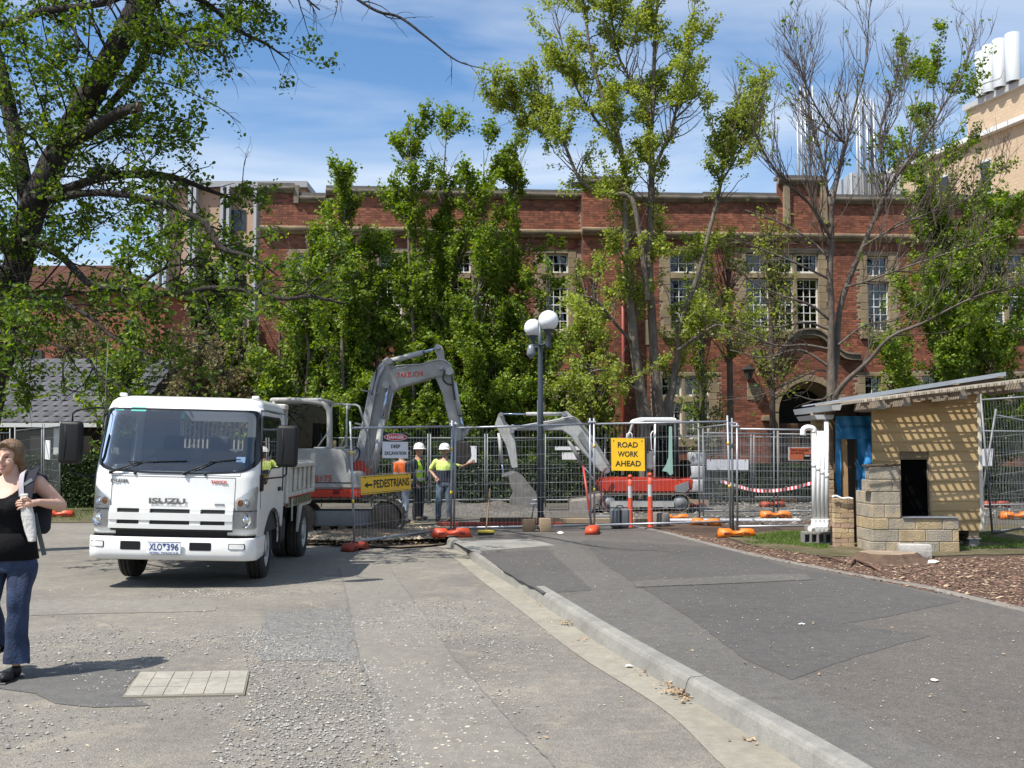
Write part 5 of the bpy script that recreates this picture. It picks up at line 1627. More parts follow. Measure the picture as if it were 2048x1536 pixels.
# bonnet panel lines, grille, letters
def strip_line(pts, r_, mat, name, off=.001):
    o = []
    for i in range(len(pts) - 1):
        a, b = Vector(pts[i]), Vector(pts[i + 1]); k = max(1, int((b - a).length / .05))
        for j in range(k): q = a.lerp(b, j / k); o.append(SF(q.x, q.y, off))
    o.append(SF(*pts[-1], off))
    return MB().tube(o, r_, 4).build(name, mat, TR)
xl_, zl_ = tf(222, 953); xr_, _ = tf(457, 957)
m_gap = M('panel_gap', (.10, .10, .10), .8)
strip_line([(-.71, .80), (-.71, 1.288), (.71, 1.288), (.71, .80)], .0035, m_gap, 'panel_line')
strip_line([(-.76, 1.345), (-.76, 1.312), (.76, 1.312), (.76, 1.345)], .003, m_gap, 'panel_line')
# recessed grille openings between white bars
def surf_box(x0, x1, z0, z1, off0, off1, mat, name, n=8, parent=TR):
    V = []; Fs = []
    xs_ = np.linspace(x0, x1, n + 1)
    for o_ in (off0, off1):
        for z in (z0, z1):
            for x in xs_: V.append(SF(x, z, o_))
    m_ = n + 1
    for k in range(n):
        Fs.append((2 * m_ + k, 2 * m_ + k + 1, 3 * m_ + k + 1, 3 * m_ + k))
        Fs.append((m_ + k, m_ + k + 1, 3 * m_ + k + 1, 3 * m_ + k)[::-1])
        Fs.append((k, k + 1, 2 * m_ + k + 1, 2 * m_ + k))
    Fs.append((0, m_, 3 * m_, 2 * m_)); Fs.append((n, m_ + n, 3 * m_ + n, 2 * m_ + n))
    return MB().add(V, Fs).build(name, mat, parent)
gr_b = surf_box(-.70, .70, .66, .93, -.002, .024, M('grille_black', (.012, .012, .013), .5), 'grille', 20)
for (z0, z1) in ((.905, .955), (.78, .83)):
    pass
def bar(z0, z1, x0=-.71, x1=.71, off=.030): return surf_box(x0, x1, z0, z1, .004, off + .022, m_wpaint, 'grille_bar', 18, gr_b)
bar(.918, .945, off=.010); bar(.788, .872, off=.045); bar(.690, .742, off=.045)
for (x0, x1) in ((-.36, -.24), (.22, .34)):
    for (z0, z1) in ((.872, .918), (.742, .788)):
        surf_box(x0, x1, z0 - .012, z1, .004, .055, m_wpaint, 'grille_bridge', 3, gr_b)
for sg in (-1, 1):
    for (z0, z1) in ((.872, .918), (.742, .788)):
        a, b = sorted((sg * .62, sg * .71)); surf_box(a, b, z0, z1, .004, .050, m_wpaint, 'grille_bridge', 3, gr_b)
surf_box(-.64, .64, .605, .69, -.01, .012, m_blk, 'lower_grille', 16)
surf_box(-.93, .93, .585, .612, -.02, .015, m_blk, 'bumper_gap', 20)
# letters
def front_text(s, u0, u1, v0, v1, mat, bold=.0):
    x0, z1 = tf(u0, v0, .0); x1, z0 = tf(u1, v1, .0)
    c = SF((x0 + x1) / 2, (z0 + z1) / 2, .016 if v0 > 980 else .011)
    return text(s, c, x1 - x0, z1 - z0, mat, TR, .006, bold=bold)
m_badge = M('chrome_badge', (.22, .22, .24), .25, metal=.8)
front_text('ISUZU', 301, 372, 995, 1008.5, m_badge, .035)
front_text('NPR', 224, 259, 957, 964.5, m_badge, .01)
front_text('TIPPER', 421, 454, 961, 967.5, M('red_letter', (.45, .03, .03), .5), .01)
x, z = tf(439, 1010); surf_box(x - .055, x + .055, z - .012, z + .012, .002, .008, m_grey, 'badge', 3)
# wipers and washer jets
for (a, b, c_) in (((224, 944), (283, 923), (372, 922)), ((370, 947), (430, 922), (478, 919))):
    pa = SF(*tf(*a), .03); pb_ = SF(*tf(*b), .035)
    pc_ = SF(*tf(*c_), .025)
    w = MB().tube([pa, (pa + pb_) / 2 + Vector((0, -.01, .005)), pb_], [.011, .009, .006], 6).tube([pb_ + (pb_ - pc_) * .3, pb_, pc_], .006, 5).sphere(pa, .022, 10)
    w.build('wiper', m_blk, TR)
for q in ((271, 946), (410, 949)):
    MB().sphere(SF(*tf(*q), .012), .018, 10).build('washer_jet', m_blk, TR)
# stickers on the glass
m_teal = M('teal_sticker', (.05, .50, .42), .5)
for (u0, u1, v0, v1, mt) in ((217, 236, 813, 819, m_teal), (251, 281, 812, 821, m_teal), (469, 486, 914, 926, M('blue_sticker', (.15, .25, .40), .5))):
    x0, z1 = tf(u0, v0); x1, z0 = tf(u1, v1)
    MB().quad(SF(x0, z0, .006), SF(x1, z0, .006), SF(x1, z1, .006), SF(x0, z1, .006)).build('window_sticker', mt, TR)
# rear-view tag
x, z = tf(351, 818); MB().bb((x - .02, .30, z - .10), (x + .02, .31, z + .04)).build('mirror_tag', m_teal, TR)
# headlights
def lamp_unit(sg):
    P = [(.955, 1.20), (.72, 1.03), (.70, .70), (.95, .69)]
    P = [(sg * p[0], p[1]) for p in P]
    if sg < 0: P = P[::-1]
    P = rounded(P, .03, 3); P = densify(P, .04)
    L_ = patch([((p[0] - sg * .84) * .99 + sg * .84, p[1]) for p in P], M('lamp_bowl', (.72, .73, .74), .25, metal=.5), 'headlight', .002, TR, rings_=6)
    patch(P, m_lens, 'lens', .018, L_, rings_=6)
    for (x, z, r_) in ((.83, .80, .085), (.84, .995, .05)):
        c = SF(sg * x, z, .004)
        MB().lathe([(r_, -.004), (r_ * .8, .012), (r_ * .45, .0), (.001, -.004)], (0, 0, 0), 20, axis='y').build('reflector', m_chrome, L_).location = c
        MB().sphere(c + Vector((0, -.006, 0)), r_ * .3, 10).build('bulb', m_chrome, L_)
    c = SF(sg * .78, 1.0, .004); MB().sphere(c, .035, 10, (1, .3, 1.2)).build('indicator', M('amber_lens', (.75, .25, .06), .3), L_)
    a, b = sorted((sg * .72, sg * .95)); surf_box(a, b, .895, .912, .001, .016, m_grey, 'lamp_divider', 4, L_)
    return L_
lamp_unit(1); lamp_unit(-1)
# bumper
def bump_pt(x, z, off=0.0):
    h = .965; e_ = abs(x) - (h - .16); y = -.045 - .03 * (1 - (x / h) ** 2)
    if e_ > 0: e_ = min(e_, .1599); y += .16 - math.sqrt(.16 ** 2 - e_ ** 2)
    return Vector((x, y - off, z))
V = []; Fs = []
bz = [(.33, -.045), (.35, -.012), (.41, .0), (.575, .0), (.59, -.012), (.592, -.06)]
xs_ = [-.965] + list(np.linspace(-.96, -.80, 7)) + list(np.linspace(-.78, .78, 24)) + list(np.linspace(.80, .96, 7)) + [.965]
for (z, o_) in bz:
    V.append(Vector((-.965 + max(0, -o_), .62, z)))
    for x in xs_: V.append(bump_pt(x, z, o_))
    V.append(Vector((.965 - max(0, -o_), .62, z)))
m_ = len(xs_) + 2
for i in range(len(bz) - 1):
    for k in range(m_ - 1): Fs.append((i * m_ + k, i * m_ + k + 1, (i + 1) * m_ + k + 1, (i + 1) * m_ + k))
MB().add(V, Fs, True).build('bumper', m_wpaint, TR)
def bump_panel(u0, u1, v0, v1, mat, name, off, th=.006, par=TR):
    x0, z1 = tf(u0, v0); x1, z0 = tf(u1, v1)
    P = densify(rounded([(x0, z0), (x1, z0), (x1, z1), (x0, z1)], .015, 3), .05)
    return patch(P, mat, name, off, par, bump_pt, 3)
bump_panel(246, 285, 1080, 1098, m_blk, 'bumper_vent', .003); bump_panel(382, 424, 1084, 1101, m_blk, 'bumper_vent', .003)
for (u0, u1, v0, v1) in ((184, 213, 1079, 1092), (458, 490, 1087, 1100)):
    bump_panel(u0, u1, v0, v1, m_blk, 'fog_cover_gap', .003); bump_panel(u0 + 1.5, u1 - 1.5, v0 + 1.2, v1 - 1.2, m_wpaint, 'fog_cover', .009)
x0, z1 = tf(301, 1081); x1, z0 = tf(366, 1107)
pc = Vector(((x0 + x1) / 2, -.10, (z0 + z1) / 2))
PLT = MB().rbox(pc, (x1 - x0, .012, z1 - z0), .004, 1).build('number_plate', M('plate_white', (.78, .80, .80), .35), TR)
m_navy = M('plate_blue', (.03, .05, .20), .4)
text('XLO', pc + Vector((-.095, -.0085, .012)), .145, .078, m_navy, PLT, .003, bold=.01)
text('396', pc + Vector((.098, -.0085, .012)), .135, .078, m_navy, PLT, .003, bold=.01)
text('VICTORIA - THE PLACE TO BE', pc + Vector((0, -.0085, -.053)), .33, .014, m_navy, PLT, .002)
MB().prism([(pc.x - .022, pc.z + .05), (pc.x + .028, pc.z + .05), (pc.x + .003, pc.z + .005)], 'y', -.1085, -.107).build('plate_emblem', m_navy, PLT)
MB().tube([(pc.x - .19, -.107, pc.z - .068), (pc.x + .19, -.107, pc.z - .068)], .003, 4).tube([(pc.x - .19, -.107, pc.z + .068), (pc.x + .19, -.107, pc.z + .068)], .003, 4).build('plate_rim', m_navy, PLT)
# marker lamps on the roof corners
for x in (-.80, .80):
    MB().rbox((x, .50, 2.255), (.09, .06, .045), .015).build('marker_lamp', M('clear_lamp', (.7, .7, .7), .2), TR)
# mirrors on tube arms
for sg, (u0, u1, v0, v1) in ((1, (553, 592, 850, 935)), (-1, (124, 163, 842, 928))):
    x0, z1 = tf(u0, v0, .0); x1, z0 = tf(u1, v1, .0); cx, cz = (x0 + x1) / 2, (z0 + z1) / 2
    mh = MB().rbox((cx, .02, cz), (x1 - x0, .13, z1 - z0), .045, 4).build('mirror', m_blk, TR)
    MB().tube([(cx - (x1 - x0) * .18, -.043, cz - .2), (cx - (x1 - x0) * .14, -.047, cz), (cx - (x1 - x0) * .20, -.043, cz + .2)], .006, 5).build('mirror_rib', m_blk, mh)
    MB().rbox((cx, .09, cz), ((x1 - x0) * .85, .01, (z1 - z0) * .9), .003, 1).build('mirror_glass', m_chrome, mh)
    MB().tube([(cx, .03, z1 - .02), (cx, .03, z1 + .09), (cx - sg * .03, .05, z1 + .13), (sg * 1.0, .16, z1 + .17), (sg * .92, .30, z1 + .17)], .011, 6).build('mirror_arm', m_blk, TR)
    MB().tube([(cx, .03, z0 + .02), (cx, .03, z0 - .08), (cx - sg * .04, .05, z0 - .115), (sg * .95, .2, z0 - .155)], .011, 6).build('mirror_arm', m_blk, TR)
    MB().rbox((sg * .965, .22, z0 - .20), (.05, .10, .20), .02).build('mirror_bracket', m_blk, TR)
# antenna on left pillar
MB().tube([(-.93, .25, 1.8), (-.95, .3, 2.9)], [.004, .002], 4).build('antenna', m_grey, TR)
# chassis, steps, tanks, wheels
MB().bb((-.42, .3, .52), (-.34, 4.2, .72)).bb((.34, .3, .52), (.42, 4.2, .72)).bb((-.6, .25, .36), (.6, .9, .60)).bb((-.34, 1.0, .55), (.34, 1.1, .65)).bb((-.34, 2.4, .55), (.34, 2.5, .65)).bb((-.90, .08, .40), (.90, .25, .56)).build('chassis', m_dkm, TR)
MB().cyl((-.9, 1.02, .38), (.9, 1.02, .38), .05, 10).cyl((-.9, 3.55, .38), (.9, 3.55, .38), .06, 10).sphere((0, 3.55, .40), .17, 12).build('axles', m_dkm, TR)
MB().rbox((.70, 2.05, .52), (.34, .62, .34), .05).build('fuel_tank', m_dkm, TR)
MB().rbox((-.70, 2.15, .55), (.34, .5, .3), .03).build('battery_box', m_dkm, TR)
for sg in (1, -1):
    # wheel arch liner
    arc = [(1.02 + .49 * math.cos(t), .40 + .49 * math.sin(t)) for t in np.linspace(-.15, math.pi + .15, 16)]
    mb = MB()
    for k in range(len(arc) - 1):
        a, b = arc[k], arc[k + 1]
        mb.quad((sg * .962, a[0], a[1]), (sg * .962, b[0], b[1]), (sg * .45, b[0], b[1]), (sg * .45, a[0], a[1]))
        ia, ib = [(1.02 + (p[0] - 1.02) * .93, .40 + (p[1] - .40) * .93) for p in (a, b)]
        mb.quad((sg * .966, a[0], a[1]), (sg * .966, b[0], b[1]), (sg * .966, ib[0], ib[1]), (sg * .966, ia[0], ia[1]))
    mb.build('wheel_arch', m_dkm, TR)
    MB().rbox((sg * .86, .52, .40), (.16, .22, .05), .02).build('step', m_blk, TR)
def wheel(x, y, sg, w=.20, r_=.385, tilt=0):
    wr = MB()
    prof_ = [(r_ * .60, -w / 2), (r_ * .93, -w / 2), (r_ * .985, -w / 2 + .02), (r_, -w / 2 + .04)]
    for g_ in (-.33, 0, .33):
        c_ = g_ * w * .8
        prof_ += [(r_, c_ - .010), (r_ - .010, c_ - .006), (r_ - .010, c_ + .006), (r_, c_ + .010)]
    prof_ += [(r_, w / 2 - .04), (r_ * .985, w / 2 - .02), (r_ * .93, w / 2), (r_ * .60, w / 2)]
    t_ = MB().lathe(prof_, (0, 0, 0), 40, axis='x').build('wheel', m_rub, TR)
    t_.location = (x, y, r_); t_.rotation_euler = (0, 0, tilt)
    rim = MB().lathe([(r_ * .62, sg * w * .46), (r_ * .56, sg * w * .42), (r_ * .50, sg * w * .20), (r_ * .30, sg * w * .22), (r_ * .28, sg * w * .45), (r_ * .12, sg * w * .5), (.001, sg * w * .5)], (0, 0, 0), 24, axis='x')
    rim.build('rim', M('wheel_steel', (.45, .45, .44), .45, metal=.3, var=.3, vscale=8), t_)
    nb = MB()
    for k in range(6):
        a = k * math.pi / 3; nb.cyl((sg * w * .2, .16 * math.cos(a), .16 * math.sin(a)), (sg * w * .36, .16 * math.cos(a), .16 * math.sin(a)), .016, 6)
    nb.build('wheel_nuts', m_chrome, t_)
    return t_
wheel(.80, 1.02, 1, tilt=R(3)); wheel(-.76, 1.02, -1, tilt=R(3))
for sg in (1, -1):
    wheel(sg * .83, 3.55, sg); wheel(sg * .60, 3.55, sg)
# tipping tray
ty0, ty1, tz0, tz1, th_ = 1.92, 4.25, .98, 1.44, .95
MB().bb((-th_ + .05, ty0, tz0 - .02), (th_ - .05, ty1, tz0 + .03)).build('tray_floor', m_cream, TR)
m_olive = M('olive_underframe', (.25, .23, .13), .7, var=.4, vscale=8)
MB().bb((-.5, ty0, tz0 - .16), (-.38, ty1, tz0 - .025)).bb((.38, ty0, tz0 - .16), (.5, ty1, tz0 - .025)).build('tray_subframe', m_dkm, TR)
for sg in (1, -1):
    sd_ = MB().bb((sg * (th_ - .05), ty0 + .06, tz0 + .032), (sg * (th_ - .03), ty1 - .05, tz1 - .06)).build('tray_side', m_cream, TR)
    MB().rbox((sg * (th_ - .02), (ty0 + ty1) / 2, tz1 - .035), (.07, ty1 - ty0 - .1, .07), .012, 1).build('top_rail', m_cream, sd_)
    MB().rbox((sg * (th_ - .02), (ty0 + ty1) / 2, tz0 + .02), (.06, ty1 - ty0 - .1, .06), .012, 1).build('bottom_rail', m_cream, sd_)
    for k in range(6):
        y = ty0 + .22 + k * (ty1 - ty0 - .44) / 5
        MB().rbox((sg * (th_ - .008), y, (tz0 + tz1) / 2), (.03, .06, tz1 - tz0 - .13), .008, 1).build('rib', m_cream, sd_)
    MB().rbox((sg * (th_ - .04), ty0 + .04, (tz0 + tz1) / 2 - .05), (.10, .13, tz1 - tz0 + .08), .012, 1).build('corner_post', m_cream, TR)
    MB().rbox((sg * (th_ - .04), ty1, (tz0 + tz1) / 2 + .05), (.07, .08, tz1 - tz0 + .16), .012, 1).build('corner_post', m_cream, TR)
    mb = MB();
    for k in range(9): mb.bb((sg * .90, ty0 + .25 + k * .22, tz0 - .12), (sg * .93, ty0 + .36 + k * .22, tz0 - .035))
    mb.bb((sg * .90, ty0 + .2, tz0 - .15), (sg * .94, ty1 - .1, tz0 - .125)); mb.build('underframe_slot', m_olive, TR)
    MB().prism([(3.05, tz0 - .15), (4.15, tz0 - .15), (4.0, tz0 - .19), (3.3, tz0 - .19), (3.02, tz0 - .55)], 'x', sg * .90, sg * .93).build('mudguard', m_cream, TR)
    MB().tube([(sg * .955, 2.3, tz0 - .03), (sg * .955, 2.3, tz0 - .34), (sg * .955, 2.36, tz0 - .34), (sg * .955, 2.36, tz0 - .03)], .008, 5).build('rope_rail', m_cream, TR)
MB().bb((-th_ + .02, ty1 - .02, tz0 + .03), (th_ - .02, ty1 + .02, tz1 + .02)).build('tailgate', m_cream, TR)
hb = MB().bb((-th_ + .03, ty0, tz0 + .032), (-.48, ty0 + .03, 2.16)).bb((.48, ty0, tz0 + .032), (th_ - .03, ty0 + .03, 2.16)).bb((-.48, ty0, tz0 + .032), (.48, ty0 + .03, 1.55)).build('headboard', m_cream, TR)
mb = MB(); mb.rbox((0, ty0 - .04, 2.20), (2 * th_ - .06, .22, .08), .015, 1)
mb.build('headboard_flange', m_cream, TR)
mb = MB()
for k in range(16): mb.bb((-.46 + k * .06, ty0 + .01, 1.56), (-.44 + k * .06, ty0 + .02, 2.14))
mb.build('guard_mesh', m_cream, TR)
# ------------------------------------------------------------------ excavators
m_exg = M('excavator_grey', (.38, .385, .38), .45, var=.3, vscale=3.5, col2=(.27, .255, .23), coat=.15)
m_exd = M('excavator_dark_grey', (.20, .21, .215), .5, var=.2, vscale=4)
m_exl = M('excavator_light', (.44, .45, .44), .5, var=.35, vscale=5, col2=(.29, .28, .25))
m_exr = M('excavator_red', (.52, .045, .02), .42, var=.25, vscale=4, coat=.2)
m_trk = M('track_steel', (.075, .062, .05), .8, var=.5, vscale=10, col2=(.16, .12, .08), bump=.4)
m_hose = M('hydraulic_hose', (.32, .33, .34), .4)
m_hosed = M('black_hose', (.02, .02, .02), .5)
m_rod = M('polished_rod', (.42, .50, .62), .15, metal=.9)
m_pin = M('pin_steel', (.3, .3, .3), .35, metal=.6)
def plate(px, Y, th, mat, name, parent, bev=.012):
    P = [at(u, v, Y) for u, v in px]
    n = len(P)
    bm = bmesh.new()
    f = [bm.verts.new((p.x, Y - th / 2, p.z)) for p in P]
    face = bm.faces.new(f)
    r_ = bmesh.ops.extrude_face_region(bm, geom=[face])
    for g_ in r_['geom']:
        if isinstance(g_, bmesh.types.BMVert): g_.co.y += th
    bmesh.ops.recalc_face_normals(bm, faces=bm.faces[:])
    if bev:
        bmesh.ops.bevel(bm, geom=bm.edges[:], offset=bev, segments=2, affect='EDGES', clamp_overlap=True)
    bm.verts.index_update()
    mb = MB(); mb.add([v.co.copy() for v in bm.verts], [[q.index for q in f_.verts] for f_ in bm.faces])
    bm.free()
    return mb.build(name, mat, parent)
def rod(a, b, Y, r_, mat, name, parent, n=10):
    A_, B_ = at(*a, Y), at(*b, Y)
    return MB().cyl(A_, B_, r_, n).build(name, mat, parent)
def track(u0, u1, v0, v1, Y, w, parent, shoe=.14, plates=True):
    a = at(u0, v1, Y); b = at(u1, v0, Y)
    x0, x1, z0, z1 = a.x, b.x, a.z, b.z
    r_ = (z1 - z0) / 2; cz = (z0 + z1) / 2
    path = []
    Lh = (x1 - x0 - 2 * r_); tot = 2 * Lh + 2 * math.pi * r_
    n = int(tot / shoe)
    fr = MB().rbox(((x0 + x1) / 2, Y + w / 2, cz - .02), (Lh, w * .55, r_ * .85), .03, 2).build('track_frame', m_exd, parent)
    for cx in (x0 + r_, x1 - r_):
        MB().lathe([(r_ * .80, 0), (r_ * .80, w * .8), (.001, w * .8)], (cx, Y + w * .1, cz), 20, axis='y').lathe([(r_ * .80, 0), (r_ * .5, -.01), (r_ * .45, -.03), (.001, -.03)], (cx, Y + w * .1, cz), 20, axis='y').build('idler_wheel', m_trk if shoe > .12 else m_exd, parent)
    for k in range(5):
        cx = x0 + r_ + Lh * (k + .5) / 5
        MB().cyl((cx, Y + w * .12, z0 + .12), (cx, Y + w * .88, z0 + .12), .09, 12).build('roller', m_trk, parent)
    me = MB().box((0, 0, 0), (shoe * .94, w, .028)).box((shoe * .25, 0, .028), (.022, w, .035)).mesh('track_shoe', None, m_trk)
    for k in range(n):
        d = tot * k / n
        if d < Lh: p = (x0 + r_ + d, z1, 0)
        elif d < Lh + math.pi * r_:
            t_ = (d - Lh) / r_; p = (x1 - r_ + r_ * math.sin(t_), cz + r_ * math.cos(t_), t_)
        elif d < 2 * Lh + math.pi * r_: p = (x1 - r_ - (d - Lh - math.pi * r_), z0, math.pi)
        else:
            t_ = (d - 2 * Lh - math.pi * r_) / r_; p = (x0 + r_ - r_ * math.sin(t_), cz - r_ * math.cos(t_), math.pi + t_)
        o = link('track_shoe', me, m_trk, parent)
        o.location = Vector((p[0], Y + w / 2, p[1])) - ORG[parent.name]; o.rotation_euler = (0, p[2], 0)
Y1 = 18.3
a = at(700, 1075, Y1)
E1 = empty('large_excavator', (a.x, Y1 + 1, .03), 'large grey excavator with a red stripe and raised arched boom, behind the truck', 'excavator')
track(560, 806, 998, 1074, Y1, .48, E1, .16)
track(575, 800, 998, 1066, Y1 + 1.75, .48, E1, .16)
MB().cyl(at(640, 1000, Y1 + 1.1), at(640, 985, Y1 + 1.1), .5, 20).build('slew_ring', m_dkm, E1)
Yb = Y1 + .15
def block(px, Ya, Yc, mat, name, parent, bev=.03):
    return plate(px, (Ya + Yc) / 2, Yc - Ya, mat, name, parent, bev)
block([(520, 899), (596, 897), (692, 897), (703, 901), (710, 912), (713, 940), (738, 941), (742, 946), (742, 974), (520, 974)], Yb, Yb + 2.0, m_exg, 'engine_house', E1, .05)
block([(516, 975), (740, 975), (738, 992), (516, 992)], Yb - .04, Yb + 2.02, m_exr, 'red_stripe', E1, .02)
block([(520, 993), (735, 993), (725, 1000), (530, 1000)], Yb + .05, Yb + 1.9, m_dkm, 'belly_plate', E1, .01)
p0_ = at(645, 957, Yb - .012); text('TB175', (p0_.x - .04, Yb - .012, p0_.z), .42, .115, M('red_decal', (.5, .05, .03), .5), E1, .003, bold=.01)
p0_ = at(672, 983, Yb - .05); MB().rbox((p0_.x, Yb - .045, p0_.z), (.12, .02, .08), .01, 1).build('reflector', M('dark_red_lens', (.2, .02, .02), .3), E1)
MB().bb((at(520, 966, Yb).x, Yb - .008, at(1, 966, Yb).z), (at(705, 966, Yb).x, Yb - .003, at(1, 964.5, Yb).z)).build('panel_gap', m_dkm, E1)
# cab of the large excavator
Yc0, Yc1 = Y1 + .75, Y1 + 1.95
cp = [(545, 801), (600, 801), (642, 806), (654, 815), (659, 832), (659, 896)]
for Y_ in (Yc0, Yc1):
    mb = MB()
    P = smooth_line([(at(u, v, Y_).x, at(u, v, Y_).z) for u, v in cp], 4)
    mb.tube([(p[0], Y_, p[1]) for p in P], .055, 8)
    mb.build('cab_frame', m_exg, E1)
    MB().tube([at(548, 801, Y_), at(548, 896, Y_)], .05, 8).build('cab_post', m_exg, E1)
mb = MB(); A_, B_ = at(545, 799, Yc0), at(640, 804, Yc0)
mb.rbox(((A_.x + B_.x) / 2, (Yc0 + Yc1) / 2, A_.z - .02), (B_.x - A_.x + .1, Yc1 - Yc0 + .1, .1), .04, 2).build('cab_roof', m_exg, E1)
A_, B_ = at(550, 808, Yc0 + .02), at(656, 895, Yc0 + .02)
MB().bb((A_.x, Yc0 + .01, B_.z), (B_.x, Yc0 + .015, A_.z)).build('cab_glass', m_sideg, E1); MB().bb((A_.x, Yc1 - .01, B_.z), (B_.x, Yc1 - .005, A_.z)).build('cab_glass', m_sideg, E1)
MB().rbox(((A_.x + B_.x) / 2, (Yc0 + Yc1) / 2, B_.z + .35), (.45, .45, .7), .08).build('operator_seat', m_blk, E1)
# guard rails
mb = MB(); Yr = Y1 + .35
def rl(pts, r_=.02): mb.tube([at(u, v, Yr) for u, v in pts], r_, 8)
rl([(628, 896), (650, 896), (659, 893), (661, 885), (663, 816), (665, 810), (670, 808), (712, 810), (718, 813), (721, 820), (743, 900)])
rl([(666, 896), (688, 896), (693, 892), (694, 820), (694, 811)]); rl([(636, 893), (661, 858)], .014); rl([(680, 893), (694, 868)], .014)
mb.add([at(686, 810, Yr), at(703, 811, Yr), at(695, 822, Yr)], [(0, 1, 2)])
mb.build('guard_rail', m_exl, E1)
p_ = at(667, 890, Y1 + .8); MB().cyl(p_ - Vector((0, 0, .05)), p_ + Vector((0, 0, .09)), .05, 12).build('exhaust_stub', M('brass_cap', (.4, .28, .14), .5), E1)
Yb1 = Y1 + .95
block([(700, 944), (712, 922), (730, 920), (742, 946), (738, 950)], Yb1 - .35, Yb1 + .35, m_exr, 'boom_foot', E1)
bo = [(713, 946), (712, 920), (728, 850), (740, 786), (752, 744), (764, 724), (775, 716), (781, 717), (785, 735), (800, 736), (877, 723), (900, 729), (905, 740), (900, 752), (872, 755), (800, 776), (787, 786), (778, 815), (766, 860), (748, 905), (736, 947)]
boom = plate(bo, Yb1, .34, m_exg, 'boom', E1, .02)
for k in range(6):
    o_ = k * 3.4
    hs_ = [(709 + o_ * .9, 930), (716 + o_ * .8, 890), (728 + o_ * .75, 835), (738 + o_ * .7, 785), (746 + o_ * .6, 757), (758 + o_ * .5, 737), (768, 728)]
    P = smooth_line([tuple(at(u, v, Yb1 - .20 - .012 * k)) for u, v in hs_], 4)
    MB().tube([tuple(p) for p in P], .016, 6).build('hydraulic_pipe', m_hose, boom)
P = smooth_line([tuple(at(u, v, Yb1 - .2)) for u, v in [(782, 736), (800, 731), (840, 729), (862, 722), (885, 720), (899, 728), (905, 745)]], 4)
MB().tube([tuple(p) for p in P], .014, 6).build('hydraulic_pipe', m_hose, boom)
for hs_ in ([(764, 722), (754, 735), (751, 760), (744, 790)], [(890, 740), (886, 756), (892, 766), (904, 770)], [(903, 748), (907, 780), (910, 800)], [(700, 905), (712, 895), (720, 905), (712, 925)]):
    P = smooth_line([tuple(at(u, v, Yb1 - .24)) for u, v in hs_], 4); MB().tube([tuple(p) for p in P], .018, 6).build('hose', m_hosed, boom)
for v_, u_ in ((784, 742), (850, 727)):
    q = at(u_, v_, Yb1 - .25); MB().box(q, (.34, .02, .03), (0, R(12), 0)).build('pipe_clamp', m_exd, boom)
cA, cB = at(820, 749, Yb1 - .175), at(820, 749, Yb1)
text('TAKEUCHI', (cA.x, Yb1 - .173, cA.z), .50, .10, M('red_decal', (.5, .05, .03), .5), boom, .003, rot=(0, R(-4), 0), bold=.02)
plate([(870, 690), (878, 689), (886, 695), (890, 722), (906, 742), (909, 775), (918, 828), (926, 870), (922, 886), (908, 884), (902, 856), (886, 790), (872, 756), (877, 722), (870, 700)], Yb1, .24, m_exg, 'dipper_arm', E1, .02)
rod((782, 722), (846, 705), Yb1 - .02, .055, m_exl, 'arm_cylinder', E1); rod((846, 705), (877, 696), Yb1 - .02, .03, m_rod, 'cylinder_rod', E1)
plate([(764, 735), (766, 722), (774, 715), (783, 718), (784, 737)], Yb1, .12, m_exg, 'cylinder_lug', E1, .005)
rod((776, 773), (764, 842), Yb1 - .30, .028, m_rod, 'cylinder_rod', E1); rod((765, 838), (747, 950), Yb1 - .30, .062, m_exl, 'boom_cylinder', E1)
rod((786, 785), (775, 845), Yb1 - .34, .014, m_hose, 'hydraulic_pipe', E1)
for q, r_ in (((776, 772), .07), ((877, 696), .05), ((781, 724), .06), ((900, 744), .08), ((884, 737), .04)):
    c = at(*q, Yb1); MB().cyl(c - Vector((0, .36 if r_ == .07 else .24, 0)), c + Vector((0, .2, 0)), r_, 14).build('pivot_pin', m_pin, E1)
rod((908, 765), (920, 830), Yb1 - .16, .05, m_exl, 'bucket_cylinder', E1); rod((920, 830), (928, 862), Yb1 - .16, .025, m_rod, 'cylinder_rod', E1)
plate([(914, 866), (936, 850), (940, 858), (925, 882)], Yb1, .1, m_exg, 'linkage', E1, .004)
plate([(906, 884), (926, 880), (940, 892), (942, 915), (928, 930), (905, 924), (900, 902)], Yb1, .7, m_trk, 'bucket', E1, .02)
for k in range(4):
    c = at(900, 905, Yb1 - .28 + k * .18); MB().prism([(c.x, c.z + .03), (c.x - .12, c.z - .08), (c.x + .02, c.z - .04)], 'y', c.y - .03, c.y + .03).build('bucket_tooth', m_trk, E1)
# --- small excavator
Y2 = 23.6
a = at(1290, 1024, Y2)
E2 = empty('small_excavator', (a.x, Y2 + .7, PZ), 'compact red and grey excavator with white cab roof, its boom reaching left behind the fence', 'excavator')
track(1199, 1379, 988, 1024, Y2, .36, E2, .10); track(1203, 1374, 988, 1021, Y2 + 1.25, .36, E2, .10)
A_, B_ = at(1220, 1014, Y2 - .02), at(1348, 1003, Y2 - .02); MB().bb((A_.x, Y2 - .03, A_.z), (B_.x, Y2 + .06, B_.z)).build('track_guard', m_exl, E2)
block([(1197, 958), (1215, 955), (1360, 955), (1375, 953), (1377, 968), (1372, 982), (1345, 984), (1205, 984), (1197, 975)], Y2 + .1, Y2 + 1.55, m_exr, 'body', E2, .05)
block([(1349, 972), (1377, 962), (1379, 978), (1370, 986), (1350, 984)], Y2 + .06, Y2 + .12, m_exd, 'rear_panel', E2, .01)
block([(1366, 920), (1374, 920), (1376, 953), (1364, 955)], Y2 + .3, Y2 + 1.3, m_blk, 'rear_hood', E2, .03)
Yc0, Yc1 = Y2 + .15, Y2 + 1.1
